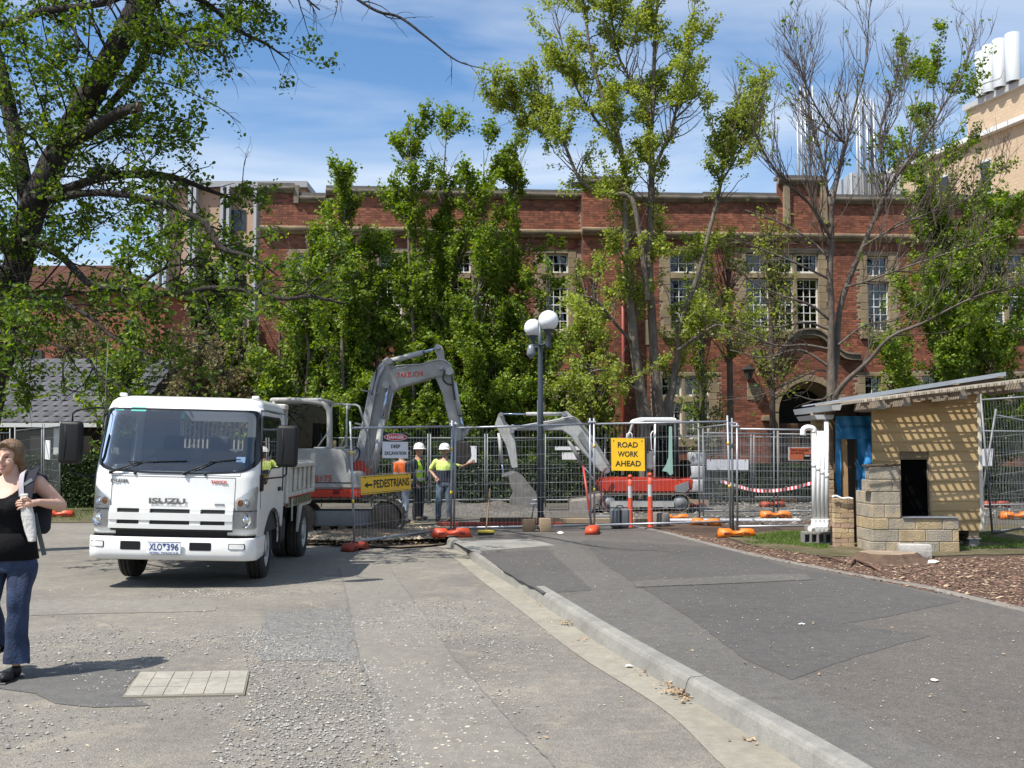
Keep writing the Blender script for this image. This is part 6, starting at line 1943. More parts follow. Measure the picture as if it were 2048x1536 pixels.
for Y_ in (Yc0, Yc1):
    mb = MB()
    P = [at(u, v, Y_) for u, v in [(1245, 950), (1250, 905), (1258, 870), (1266, 846), (1274, 841), (1300, 840)]]
    mb.tube(P, .035, 8); mb.build('cab_frame', m_exl, E2)
    MB().tube([at(1310, 845, Y_), at(1309, 954, Y_)], .026, 8).build('door_post', M('cab_roof_white', (.78, .78, .76), .4), E2)
    MB().tube([at(1351, 846, Y_), at(1354, 953, Y_)], .06, 8).build('rear_pillar', m_blk, E2)
block([(1262, 846), (1268, 838), (1276, 836), (1340, 836), (1347, 839), (1347, 844), (1285, 844), (1270, 848)], Yc0 - .05, Yc1 + .05, M('cab_roof_white', (.78, .78, .76), .4), 'cab_roof', E2, .02)
A_, B_ = at(1311, 850, Yc0), at(1349, 953, Yc0)
MB().bb((A_.x, Yc0 - .005, B_.z), (B_.x, Yc0, A_.z)).build('cab_door_glass', m_sideg, E2)
MB().bb((A_.x, Yc1, B_.z), (B_.x, Yc1 + .005, A_.z)).build('cab_back_glass', m_sideg, E2)
MB().rbox((A_.x + .2, (Yc0 + Yc1) / 2, B_.z + .38), (.42, .5, .75), .08).build('operator_seat', m_blk, E2)
plate([(1338, 853), (1344, 853), (1345, 918), (1346, 948), (1340, 951), (1334, 944), (1324, 942), (1332, 930), (1337, 915)], Yc0 - .03, .03, M('mint_trim', (.28, .45, .37), .5), 'mint_panel', E2, .004)
for P_ in ([(1309, 902), (1303, 899), (1302, 868), (1305, 863), (1309, 862)], [(1252, 888), (1254, 868), (1260, 865), (1264, 868), (1264, 886)]):
    MB().tube([at(u, v, Yc0 - .06) for u, v in P_], .014, 6).build('grab_handle', M('cab_roof_white', (.7, .7, .7), .4), E2)
block([(1296, 905), (1306, 902), (1305, 940), (1296, 938)], Yc0 + .1, Yc0 + .5, m_exd, 'control_console', E2, .02)
Yb2 = Y2 + .55
b2o = [(1199, 948), (1205, 930), (1219, 938), (1222, 944), (1210, 950)]
boom2 = plate([(1215, 945), (1200, 943), (1157, 896), (1141, 873), (1124, 861), (1030, 861), (1020, 858), (1022, 848), (1034, 852), (1123, 836), (1127, 823), (1134, 822), (1140, 829), (1149, 836), (1176, 871), (1200, 905), (1220, 935)], Yb2, .24, m_exl, 'boom', E2, .02)
for k in range(3):
    P = smooth_line([tuple(at(u + 2 * k, v, Yb2 - .15 - .01 * k)) for u, v in [(1219, 936), (1196, 898), (1172, 862), (1150, 838), (1136, 834), (1100, 842), (1030, 853)]], 4)
    MB().tube([tuple(p) for p in P], .013, 5).build('hydraulic_pipe', m_hose, boom2)
plate([(1155, 872), (1164, 862), (1182, 897), (1176, 903)], Yb2 - .16, .05, m_exd, 'valve_cover', boom2, .004)
arm2 = plate([(997, 828), (1001, 825), (1006, 828), (1011, 843), (1021, 855), (1030, 874), (1036, 935), (1024, 936), (1012, 890), (998, 863), (990, 850)], Yb2, .18, m_exl, 'dipper_arm', E2, .01)
rod((1003, 828), (1054, 828), Yb2, .022, m_rod, 'cylinder_rod', E2); rod((1052, 828), (1128, 828), Yb2, .048, m_exl, 'arm_cylinder', E2)
rod((998, 866), (1004, 926), Yb2 - .02, .045, m_exl, 'bucket_cylinder', E2); rod((1004, 926), (1007, 952), Yb2 - .02, .022, m_rod, 'cylinder_rod', E2)
rod((1137, 880), (1166, 932), Yb2 + .02, .05, m_exd, 'boom_cylinder', E2); rod((1166, 932), (1190, 960), Yb2 + .02, .025, m_rod, 'cylinder_rod', E2)
plate([(1003, 955), (1004, 947), (1031, 940), (1032, 947)], Yb2, .1, m_exd, 'linkage', E2, .004)
plate([(1017, 950), (1032, 942), (1046, 952), (1072, 985), (1078, 1005), (1070, 1020), (1052, 1027), (1030, 1018), (1018, 1002), (1026, 985), (1020, 968)], Yb2, .8, M('bucket_steel', (.20, .19, .175), .6, var=.4, vscale=6), 'bucket', E2, .02)
plate([(1205, 985), (1180, 990), (1176, 996), (1140, 1000), (1140, 1026), (1178, 1026), (1184, 1008), (1206, 1000)], Y2 + .8, 1.5, M('blade_steel', (.30, .27, .24), .6, var=.4, vscale=5), 'dozer_blade', E2, .02)
for q, r_ in (((1128, 828), .06), ((1002, 829), .05), ((1024, 862), .06), ((1212, 940), .08)):
    c = at(*q, Yb2); MB().cyl(c - Vector((0, .17, 0)), c + Vector((0, .15, 0)), r_, 12).build('pivot_pin', m_pin, E2)
P = smooth_line([tuple(at(u, v, Y2 - .05)) for u, v in [(1212, 936), (1204, 950), (1202, 985), (1208, 1004), (1216, 1024)]], 4)
MB().tube([tuple(p) for p in P], .022, 6).build('hanging_hose', M('maroon_hose', (.14, .03, .03), .5), E2)
# ------------------------------------------------------------------ temporary mesh fencing
m_galv = M('galvanised_tube', (.38, .40, .43), .38, metal=.5, var=.2, vscale=6)
m_galvd = M('dull_galvanised', (.22, .23, .235), .55, metal=.3, var=.2, vscale=6)
m_wire = M('fence_wire', (.40, .42, .44), .4, metal=.3)
m_wired = M('dull_wire', (.22, .23, .23), .55)
m_band = M('yellow_band', (.75, .50, .05), .5)
def fence_panel(Lq, Rq, label, near=True, group='temporary mesh fence panels round the works', band=False, wires=None, zover=.11):
    """Lq/Rq = (u_top, v_top, u_bottom, v_bottom, Y): ends of the top and bottom rails"""
    tl, bl = at(Lq[0], Lq[1], Lq[4]), at(Lq[2], Lq[3], Lq[4]); tr_, br = at(Rq[0], Rq[1], Rq[4]), at(Rq[2], Rq[3], Rq[4])
    base = (bl + br) / 2; root = empty('mesh_fence', (base.x, base.y, PZ), label, 'fence panel', group)
    mt = m_galv if near else m_galvd
    r_ = .019
    for t_, b_ in ((tl, bl), (tr_, br)):
        d = (t_ - b_).normalized()
        foot = b_ - d * max(0, (b_.z - PZ - .02) / max(d.z, .3))
        if near and b_ is bl and Lq[0] < 705: foot = b_ - d * (b_.z - .03)
        MB().tube([foot, t_ + d * zover], r_, 8 if near else 6).build('post', mt, root)
        if band:
            for f in (.35, .78):
                c = b_.lerp(t_, f); MB().tube([c - d * .03, c + d * .03], r_ + .002, 8).build('paint_band', m_band, root)
    MB().tube([tl, tr_], r_, 8 if near else 6).build('top_rail', mt, root)
    MB().tube([bl, br], r_, 8 if near else 6).build('bottom_rail', mt, root)
    ln = (tr_ - tl).length; n = wires or int(ln / .072)
    wr = .0022 if near else .003
    V = []; F = []
    def wire(a, b):
        d = (b - a).normalized(); x = Vector((d.z, 0, -d.x)) if abs(d.z) > .5 else Vector((0, 0, 1)); x.normalize(); y = d.cross(x)
        k = len(V)
        for p in (a, b):
            for i in range(3):
                t_ = i * 2.094; q = p + (x * math.cos(t_) + y * math.sin(t_)) * wr; V.append(tuple(q))
        for i in range(3): F.append((k + i, k + (i + 1) % 3, k + 3 + (i + 1) % 3, k + 3 + i))
    for i in range(1, n):
        f = i / n; wire(bl.lerp(br, f), tl.lerp(tr_, f))
    for j in range(1, 7):
        f = j / 7; wire(bl.lerp(tl, f), br.lerp(tr_, f))
    link('wire_mesh', np_mesh('wire_mesh', np.array(V), np.array(F), None, ORG[root.name], True), m_wire if near else m_wired, root, kind='stuff')
    return root
GF = 'temporary mesh fence panels round the works'
fence_panel((701, 856, 709, 1083, 16.1), (904, 853, 902, 1057, 17.9), 'angled fence panel left of the two workers, carrying the DANGER and PEDESTRIANS signs', band=True)
fence_panel((911, 856, 908, 1056, 17.95), (1180, 848, 1181, 1050, 18.5), 'fence panel in front of the lamp post, right of the two workers', band=False)
fence_panel((1188, 848, 1189, 1050, 18.5), (1455, 843, 1461, 1043, 18.1), 'fence panel carrying the yellow ROAD WORK AHEAD sign before the small excavator', band=True)
fence_panel((1474, 858, 1475, 1053, 18.0), (1728, 862, 1730, 1050, 18.6), 'fence panel running from the corner posts to behind the white pipes of the shed')
fence_panel((1397, 856, 1399, 1040, 21.6), (1464, 848, 1466, 1046, 18.3), 'fence panel running back from the corner beside the orange clamped posts', near=False, wires=30)
fence_panel((1406, 866, 1407, 1022, 22.0), (1548, 868, 1548, 1022, 22.3), 'middle-distance fence panel with a long white notice, left one of its row', near=False)
fence_panel((1556, 868, 1556, 1022, 22.3), (1700, 870, 1700, 1022, 22.6), 'middle-distance fence panel behind the orange safety tape, ending behind the shed', near=False)
fence_panel((1330, 872, 1331, 994, 27.2), (1502, 874, 1502, 994, 27.4), 'distant fence panel in front of the low hedge, left of the brown door posts', near=False)
fence_panel((1508, 874, 1508, 994, 27.4), (1676, 876, 1676, 994, 27.6), 'distant fence panel in front of the low hedge and arched doorway', near=False)
uu = [640, 745, 858, 972, 1088, 1212]
nm = ['behind the large excavator body', 'behind the raised boom foot', 'behind the worker in the yellow vest', 'behind the small excavator bucket', 'behind the lamp post and small boom']
for i in range(5):
    fence_panel((uu[i] + 3, 876, uu[i] + 3, 1000, 25.8), (uu[i + 1] - 2, 876, uu[i + 1] - 2, 1000, 25.8), 'shaded fence panel of the rear row ' + nm[i], near=False)
fence_panel((-120, 866, -120, 1004, 24.4), (20, 866, 20, 1006, 24.6), 'fence panel behind the walking woman, at the very left edge of the photo', near=False)
fence_panel((30, 862, 30, 1006, 24.6), (84, 856, 83, 1000, 26.0), 'narrow oblique fence panel just right of the walking woman', near=False, wires=28)
fence_panel((88, 856, 87, 1000, 26.2), (121, 852, 119, 1010, 24.6), 'oblique fence panel beside the left truck mirror with a red foot', near=False, wires=28)
fence_panel((1962, 862, 1962, 1010, 21.8), (2160, 864, 2160, 1008, 22.0), 'upright fence panel beyond the leaning mesh right of the shed', near=False)
# leaning loose mesh right of the shed
for i, (q, l_) in enumerate(((((1962, 800, 1985, 1068, 17.3), (2110, 790, 2120, 1040, 17.0)), 'loose mesh sheet leaning against the right side of the shed, the upright one'),
               (((1990, 830, 1952, 1066, 17.8), (2090, 850, 2130, 1050, 18.6)), 'loose mesh sheet leaning outwards behind another, right of the shed'))):
    fence_panel(q[0], q[1], l_, near=False, group='loose mesh sheets leaning beside the shed', wires=24)
# plastic fence feet
m_org = M('orange_plastic', (.80, .20, .015), .45, var=.15, vscale=5)
m_orr = M('red_orange_plastic', (.68, .085, .03), .45, var=.2, vscale=5)
m_mar = M('faded_red_plastic', (.38, .06, .03), .6, var=.4, vscale=7)
def foot(u, v, rot, mat, label, z=PZ, s=1.0):
    p = gnd(u, v, z); root = empty('fence_weight', (p.x, p.y, z), label, 'fence foot', 'coloured plastic fence feet')
    ORG[root.name] = Vector((0, 0, 0)); root.rotation_euler = (0, 0, R(rot))
    L_, W_, H_ = .30 * s, .115 * s, .13 * s
    top = [(-L_ * .84, H_), (-.09, H_), (-.07, H_ * .72), (.07, H_ * .72), (.09, H_), (L_ * .84, H_), (L_, 0.004), (.11, .004), (.08, .035), (-.08, .035), (-.11, .004), (-L_, .004)]
    bm = bmesh.new(); vsf = [bm.verts.new((x, -W_, zz_)) for x, zz_ in top]; fc = bm.faces.new(vsf)
    ex = bmesh.ops.extrude_face_region(bm, geom=[fc])
    for g_ in ex['geom']:
        if isinstance(g_, bmesh.types.BMVert): g_.co.y = W_
    for v_ in bm.verts:
        if v_.co.z > H_ * .5: v_.co.y *= .82
    bmesh.ops.recalc_face_normals(bm, faces=bm.faces[:]); bmesh.ops.bevel(bm, geom=bm.edges[:], offset=.008, segments=2, affect='EDGES', clamp_overlap=True)
    bm.verts.index_update(); mb = MB(); mb.add([q.co.copy() for q in bm.verts], [[q.index for q in f_.verts] for f_ in bm.faces], True); bm.free()
    mb.build('block', mat, root)
    for x in (-L_ * .5, L_ * .5):
        MB().rbox((x, -W_ * .93, H_ * .42), (.09 * s, .012, .045 * s), .004, 1).build('hand_hole', M('foot_shadow_hole', (.10, .02, .01), .8), root)
    return root
foot(710, 1100, 68, m_mar, 'faded dark red fence foot under the left end post of the PEDESTRIANS panel', z=.006, s=.95)
foot(903, 1074, 6, m_orr, 'bright red-orange fence foot on the kerb corner below the two clamped posts', s=1.15)
foot(884, 1073, 20, m_orr, 'red fence foot in the shade left of the one on the kerb corner', z=.06)
foot(1185, 1067, 80, m_orr, 'red-orange fence foot on the asphalt path right of the lamp post', s=1.0)
foot(1472, 1074, -4, m_org, 'bright orange fence foot on the grass under the corner posts', s=1.1)
foot(1550, 1036, 0, m_org, 'bright orange fence foot in front of the white board in the gravel yard', s=1.15)
foot(1350, 1041, 5, m_org, 'orange fence foot beside the concrete drum right of the bollards')
foot(1412, 1050, -28, m_org, 'orange fence foot lying askew on the mulch below the fence corner')
foot(1427, 1003, 0, m_org, 'small distant orange fence foot before the hedge, left one of two', s=1.1)
foot(1570, 1004, 0, m_org, 'small distant orange fence foot before the hedge, right one of two', s=1.1)
foot(1390, 1016, 20, m_mar, 'dull red fence foot right behind the small excavator track')
foot(1545, 1014, 10, m_mar, 'flat dull red fence foot on the gravel between orange ones', s=1.1)
foot(975, 1004, 0, m_orr, 'orange fence foot in deep shade behind the broom handle', s=1.1)
foot(1118, 1005, 0, m_mar, 'orange-red fence foot in deep shade right of the lamp post', s=1.1)
foot(118, 1034, 8, m_orr, 'red fence foot on the road between the woman and the truck mirror', z=0.01, s=1.15)
foot(2034, 1038, -10, m_org, 'orange fence foot on the grass at the right edge of the photo', s=1.2)
foot(1990, 1014, 0, m_mar, 'flat red fence foot beyond the leaning mesh right of the shed', s=1.2)
# clamps between posts
m_cl = M('fence_clamp_steel', (.45, .46, .48), .4, metal=.5)
for (u, v, Y, l_) in ((907, 848, 17.95, 'steel clamp joining the fence posts above the two workers'), (1184, 844, 18.5, 'steel clamp on the fence posts right of the lamp post'), (1464, 846, 18.15, 'upper steel clamp at the fence corner'), (1470, 852, 18.0, 'lower steel clamp at the fence corner')):
    p = at(u, v, Y); c = tag(MB().rbox(p, (.15, .05, .035), .008, 1).cyl(p + Vector((.03, -.05, 0)), p + Vector((.03, .05, 0)), .012, 8).build('fence_clamp', m_cl), l_, 'clamp', 'steel clamps joining the fence posts')
# ------------------------------------------------------------------ signs
m_black = M('sign_black', (.015, .015, .015), .5)
m_yel = M('sign_yellow', (.86, .50, .01), .45, var=.08, vscale=6)
m_swhite = M('sign_white', (.72, .72, .74), .5, var=.08, vscale=6)
def board(px, Ys, mat, name, label, cat='sign', group=None):
    """px: four corners TL TR BR BL with depth Ys=(left, right)"""
    P = [at(*px[0], Ys[0]), at(*px[1], Ys[1]), at(*px[2], Ys[1]), at(*px[3], Ys[0])]
    c = sum(P, Vector()) / 4
    ex = ((P[1] - P[0]) + (P[2] - P[3])).normalized(); ez = ((P[0] - P[3]) + (P[1] - P[2])).normalized(); ny = ez.cross(ex).normalized()
    root = empty(name, c, label, cat, group)
    mb = MB(); n = ny * .004
    vs = [p - n for p in P] + [p + n for p in P]
    mb.add(vs, [(0, 1, 2, 3), (7, 6, 5, 4), (0, 4, 5, 1), (1, 5, 6, 2), (2, 6, 7, 3), (3, 7, 4, 0)]); mb.build('plate', mat, root)
    w = ((P[1] - P[0]).length + (P[2] - P[3]).length) / 2; h = ((P[0] - P[3]).length + (P[1] - P[2]).length) / 2
    front = -ny if (-ny).dot(Vector((0, -1, 0))) > 0 else ny
    Rm = Matrix((ex, -front, ez)).transposed()     # local x, y(into), z
    Rm = Matrix([[ex.x, -front.x, ez.x], [ex.y, -front.y, ez.y], [ex.z, -front.z, ez.z]])
    def place(s, fx, fz, tw, th, mt, bold=0.0):
        me = text_mesh(s, tw * w, th * h, .003, bold); me.materials.clear(); me.materials.append(mt)
        o = link('lettering', me, mt, root); o.matrix_local = Matrix.Translation(ex * (fx * w) + ez * (fz * h) + front * .0065) @ Rm.to_4x4(); return o
    def shape(poly, mt, nm_, off=.0055):
        mb = MB(); vs = [c + ex * (x * w) + ez * (z * h) + front * off for x, z in poly]
        mb.add(vs, [tuple(range(len(vs)))]); return mb.build(nm_, mt, root)
    # cable ties to the wires
    for fx in (-.42, .42):
        q = c + ex * (fx * w) + ez * (.42 * h); MB().box(q + front * .006, (.012, .006, .03)).build('cable_tie', m_black, root)
    return root, place, shape
_, pl_, sh_ = board([(1222, 876), (1289, 877), (1290, 942), (1223, 941)], (18.39, 18.29), m_yel, 'road_work_sign', 'square yellow ROAD WORK AHEAD sign hung on the fence', group=None)
pl_('ROAD', 0, .30, .60, .17, m_black, .02); pl_('WORK', 0, .015, .61, .17, m_black, .02); pl_('AHEAD', 0, -.275, .76, .17, m_black, .02)
_, pl_, sh_ = board([(721, 953), (821, 946), (822, 980), (722, 990)], (16.24, 17.12), m_yel, 'pedestrian_sign', 'long yellow PEDESTRIANS sign with left arrow tied low on the fence')
pl_('PEDESTRIANS', .105, .02, .72, .46, m_black, .02)
sh_([(-.44, .0), (-.37, .17), (-.37, .06), (-.28, .06), (-.28, -.06), (-.37, -.06), (-.37, -.17)], m_black, 'arrow')
sh_([(-.49, .46), (.49, .46), (.49, .435), (-.49, .435)], m_black, 'border_line'); sh_([(-.49, -.435), (.49, -.435), (.49, -.46), (-.49, -.46)], m_black, 'border_line')
_, pl_, sh_ = board([(765, 866), (816, 866), (816, 917), (765, 916)], (16.62, 17.07), m_swhite, 'danger_sign', 'white DANGER DEEP EXCAVATION sign with red oval on the fence')
sh_([(-.5, .5), (.5, .5), (.5, .155), (-.5, .155)], m_black, 'black_field')
sh_([(.46 * math.cos(t), .335 + .142 * math.sin(t)) for t in np.linspace(0, 2 * math.pi, 30)[:-1]], m_swhite, 'oval_border', .0065)
sh_([(.435 * math.cos(t), .335 + .122 * math.sin(t)) for t in np.linspace(0, 2 * math.pi, 30)[:-1]], M('sign_red', (.55, .02, .02), .5), 'red_oval', .0075)
o = pl_('DANGER', 0, .335, .66, .135, m_swhite, .03); o.location.y -= .003
pl_('DEEP', 0, -.03, .36, .14, m_black, .02); pl_('EXCAVATION', 0, -.30, .84, .14, m_black, .02)
m_osign = M('sign_orange', (.70, .20, .10), .5)
_, pl_, sh_ = board([(1577, 894), (1623, 894), (1623, 921), (1577, 921)], (18.16, 18.3), m_swhite, 'fencing_sign', 'small orange advertising sign on the fence left of the white pipes')
sh_([(-.46, .44), (.46, .44), (.46, -.44), (-.46, -.44)], m_osign, 'orange_field')
for a_ in (('SMART BUILDERS', -.02, .28, .78, .15), ('BUY FENCING', -.13, .07, .56, .15)):
    pl_(*a_, M('faded_ink', (.25, .05, .03), .6), .02)
sh_([(.14, -.06), (.45, -.06), (.45, -.42), (.14, -.42)], m_black, 'logo_field', .0065); sh_([(.18, -.1), (.41, -.1), (.41, -.2), (.18, -.2)], m_swhite, 'logo_mark', .0075)
for (px, Ys, l_) in (([(1414, 919), (1497, 919), (1497, 940), (1414, 940)], (21.95, 22.1), 'long blank white notice seen through the fence right of the small excavator'),
                     ([(1960, 898), (1986, 897), (1984, 932), (1960, 932)], (21.7, 21.72), 'white rounded notice behind the leaning mesh right of the shed'),
                     ([(925, 892), (953, 892), (953, 925), (925, 925)], (25.7, 25.7), 'small white notice in the shade right of the worker in the yellow shirt'),
                     ([(1110, 893), (1160, 893), (1160, 900), (1110, 900)], (25.7, 25.7), 'thin white strip notice behind the lamp post'),
                     ([(1124, 905), (1158, 905), (1158, 919), (1124, 919)], (25.7, 25.7), 'pale notice low on the rear fence right of the lamp post'),
                     ([(90, 880), (101, 881), (100, 920), (90, 918)], (25.9, 25.6), 'grey printed notice on the fence left of the truck mirror')):
    board(px, Ys, m_swhite, 'notice', l_, 'notice', 'white notices on the fences')
# ------------------------------------------------------------------ lamp post
YL = 18.9
p = at(1081, 1056, YL)
lp = empty('lamp_post', (p.x, YL, PZ), 'dark grey lamp post with two white globes and hanging camera domes', 'lamp post')
m_post = M('lamp_post_paint', (.055, .07, .085), .45, var=.15, vscale=4)
xz = lambda u, v: at(u, v, YL)
MB().tube([Vector((p.x, YL, PZ)), xz(1081, 800), xz(1080.5, 690), xz(1080, 641)], [.058, .055, .043, .043], 14).cyl((p.x, YL, PZ), (p.x, YL, PZ + .03), .12, 14).build('pole', m_post, lp)
MB().tube([xz(1075, 1000), xz(1075.5, 800)], .012, 6).build('conduit', m_post, lp)
m_globe = M('opal_globe', (.80, .82, .83), .12, coat=.5)
for (u, v, r_, dy, ua) in ((1097, 641, .192, -.35, 1096), (1066, 656, .178, .55, 1068)):
    c = at(u, v, YL + dy);
    g_ = MB().sphere(c, r_, 28).build('globe', m_globe, lp)
    q = Vector((c.x, c.y, xz(1, 690).z));
    MB().lathe([(.10, 0), (.10, .04), (.055, .05), (.05, .28), (.06, .32), (.04, .34), (.001, .34)][::-1] if False else [(.001, -.36), (.04, -.35), (.055, -.30), (.05, -.05), (.095, -.01), (.10, .03)], (c.x, c.y, c.z - r_ * .93), 14).build('globe_holder', m_post, lp)
    MB().tube([xz(1080, 692), Vector((c.x, c.y, c.z - r_ - .22))], .028, 8).build('arm', m_post, lp)
c = at(1062, 706, YL - .35); MB().lathe([(.02, .16), (.05, .14), (.075, .05), (.085, -.02), (.07, -.05), (.03, -.10), (.001, -.12)], c, 16).build('camera_dome', M('camera_grey', (.16, .18, .20), .3), lp)
MB().tube([xz(1080, 690), at(1064, 690, YL - .35), at(1062, 698, YL - .35)], .018, 6).build('camera_arm', m_post, lp)
# ------------------------------------------------------------------ things standing about the works
def bollard(u, v0, v1, l_, Y=19.3):
    b = at(u, v1, Y); root = empty('bollard', (b.x, Y, PZ), l_, 'bollard', 'red-orange plastic bollards with a pale band')
    t_ = at(u, v0, Y); H = t_.z - PZ
    MB().lathe([(.055, 0), (.05, .02), (.045, H * .55), (.044, H * .56)], (b.x, Y, PZ), 16).build('lower_tube', m_orr, root)
    MB().lathe([(.044, H * .56), (.044, H * .78)], (b.x, Y, PZ), 16).build('pale_band', M('band_grey', (.50, .49, .48), .5), root)
    MB().lathe([(.044, H * .78), (.044, H * .9), (.03, H * .905), (.03, H * .93), (.046, H * .935), (.042, H * .98), (.015, H), (.001, H)], (b.x, Y, PZ), 16).build('cap', m_orr, root)
bollard(1261, 949, 1056, 'red-orange bollard with a pale band, the nearer to the grey case')
bollard(1301, 945, 1057, 'red-orange bollard with a pale band, further right of the pair')
p = at(1240, 1060, 18.9); c = empty('grey_case', (p.x, 18.9, PZ), 'grey plastic equipment case standing behind the fence', 'case')
MB().rbox((p.x, 18.95, PZ + .20), (.36, .2, .37), .05, 3).build('shell', M('case_grey', (.13, .145, .15), .5, var=.2), c)
MB().rbox((p.x, 18.84, PZ + .20), (.03, .03, .38), .008, 1).build('strap', m_blk, c); MB().tube([(p.x - .06, 18.9, PZ + .385), (p.x - .05, 18.9, PZ + .43), (p.x + .05, 18.9, PZ + .43), (p.x + .06, 18.9, PZ + .385)], .012, 6).build('handle', m_blk, c)
p = at(1322, 1055, 19.6); tag(MB().lathe([(.17, 0), (.18, .03), (.17, .24), (.15, .26), (.001, .26)], (p.x, 19.6, PZ), 16).build('concrete_drum', m_edge), 'short concrete drum between the bollards and an orange foot', 'drum')
m_wood = M('weathered_timber', (.36, .27, .17), .8, var=.35, vscale=6, stretch=(.2, 1, 1))
m_woodd = M('dark_timber', (.12, .085, .055), .85, var=.4, vscale=6)
br = empty('broom', tuple(gnd(973, 1068, PZ)), 'broom with brown handle and yellow head leaning behind the fence', 'broom')
MB().tube([gnd(972, 1070, PZ) + Vector((0, 0, .05)), at(980, 978, 18.25)], .016, 8).build('handle', M('broom_wood', (.20, .12, .06), .6), br)
q = gnd(972, 1070, PZ); MB().rbox((q.x, q.y, PZ + .06), (.30, .06, .05), .01, 1).build('head', M('broom_yellow', (.55, .42, .05), .6), br); MB().bb((q.x - .14, q.y - .025, PZ), (q.x + .14, q.y + .025, PZ + .035)).build('bristles', m_blk, br)
for (u0, v0, u1, v1, l_) in ((1062, 1045, 1068, 1008, 'shovel with white handle propped left of the lamp post'), (1092, 1040, 1071, 1000, 'shovel with white handle leaning across the lamp post')):
    a_, b_ = at(u0, v0, 19.1), at(u1, v1, 19.0); s_ = empty('shovel', a_, l_, 'shovel', 'shovels standing by the lamp post')
    MB().tube([a_, b_], .013, 6).build('shaft', m_galvd, s_); d = (b_ - a_).normalized()
    MB().tube([b_ + Vector((-.07, 0, .0)), b_ + Vector((.07, 0, 0))], .018, 8).tube([b_ - d * .08, b_ + Vector((-.06, 0, 0))], .009, 5).tube([b_ - d * .08, b_ + Vector((.06, 0, 0))], .009, 5).build('grip', M('white_grip', (.75, .75, .75), .5), s_)
    MB().prism([(a_.x - .09, a_.z + .04), (a_.x + .09, a_.z + .04), (a_.x + .07, a_.z - .22), (a_.x, a_.z - .27), (a_.x - .07, a_.z - .22)], 'y', 19.09, 19.10).build('blade', m_trk, s_)
def cblock(name, u, v, sx, sy, sz, mat, l_, rot=0, cat='block', grp_=None, zz_=PZ, hollow=False):
    p = gnd(u, v, zz_); root = empty(name, (p.x, p.y, zz_), l_, cat, grp_); ORG[root.name] = Vector(); root.rotation_euler = (0, 0, R(rot))
    if not hollow:
        MB().rbox((0, sy / 2, sz / 2), (sx, sy, sz), .008, 2).build('block', mat, root)
    else:
        t_ = .032; mb = MB()
        mb.bb((-sx / 2, 0, 0), (sx / 2, sy, t_)).bb((-sx / 2, 0, sz - t_), (sx / 2, sy, sz))
        n_ = hollow
        for k in range(n_ + 1):
            x = -sx / 2 + (sx - t_) * k / n_; mb.bb((x, .001, t_ + .001), (x + t_, sy - .001, sz - t_ - .001))
        mb.build('shell', mat, root); MB().bb((-sx / 2 + .01, sy * .8, .01), (sx / 2 - .01, sy * .82, sz - .01)).build('web', mat, root)
    return root
m_cb = M('cinder_grey', (.28, .27, .25), .9, var=.3, vscale=9, bump=.4, bscale=60)
cblock('timber_block', 1058, 1064, .23, .2, .22, m_woodd, 'dark wooden block standing left of the lamp post foot', grp_=None)
cblock('concrete_block', 1092, 1064, .20, .2, .24, m_wood, 'tan block standing right of the lamp post foot', rot=8)
for (u0, v0, u1, v1, Y, h, mt, l_, nm_) in (
    (875, 1046, 1125, 1040, 19.6, .07, m_mar, 'long dark red steel beam on the ground behind the lamp post', 'steel_beam'),
    (1120, 1044, 1330, 1038, 20.2, .10, m_wood, 'long tan timber baulk lying left of the bollards', 'timber_baulk'),
    (960, 1036, 1190, 1030, 20.6, .09, m_woodd, 'dark timber baulk lying behind the red steel beam', 'timber_baulk'),
    (1330, 1036, 1600, 1036, 20.8, .05, m_swhite, 'long white board edging the gravel behind the orange feet', 'edge_board'),
    (1190, 1038, 1262, 1033, 20.8, .12, m_cb, 'grey timber baulk behind the grey case', 'timber_baulk')):
    a_, b_ = at(u0, v0, Y), at(u1, v1, Y); a_.z = b_.z = PZ + h / 2 + .004
    d = b_ - a_; tag(MB().rbox((a_ + b_) / 2, (d.length, .14, h), .008, 1, rot=(0, 0, math.atan2(d.y, d.x))).build(nm_, mt), l_, 'timber' if 'steel' not in nm_ else 'beam', 'boards and baulks lying about the works')
for i, (u, v, w_, l_, mt) in enumerate(((842, 1047, .95, 'tan plywood sheet lying in front of the workers', M('plywood', (.50, .39, .22), .7, var=.2, vscale=4)), (806, 1060, .6, 'short plank end lying by the excavator track', m_wood))):
    p = gnd(u, v, PZ); tag(MB().rbox((p.x, p.y, .10), (w_, .7, .03), .006, 1, rot=(R(4), R(2), R(10 + 15 * i))).build('plywood_sheet', mt), l_, 'board', None)
# props
for (a_, b_, l_) in (((1166, 930), (1183, 1050), 'red painted steel prop standing behind the fence post pair'),):
    p0_, p1_ = at(*a_, 19.3), at(*b_, 19.0); tag(MB().tube([p0_, p1_], .022, 8).box(p1_, (.14, .14, .01)).build('steel_prop', m_exr), l_, 'prop')
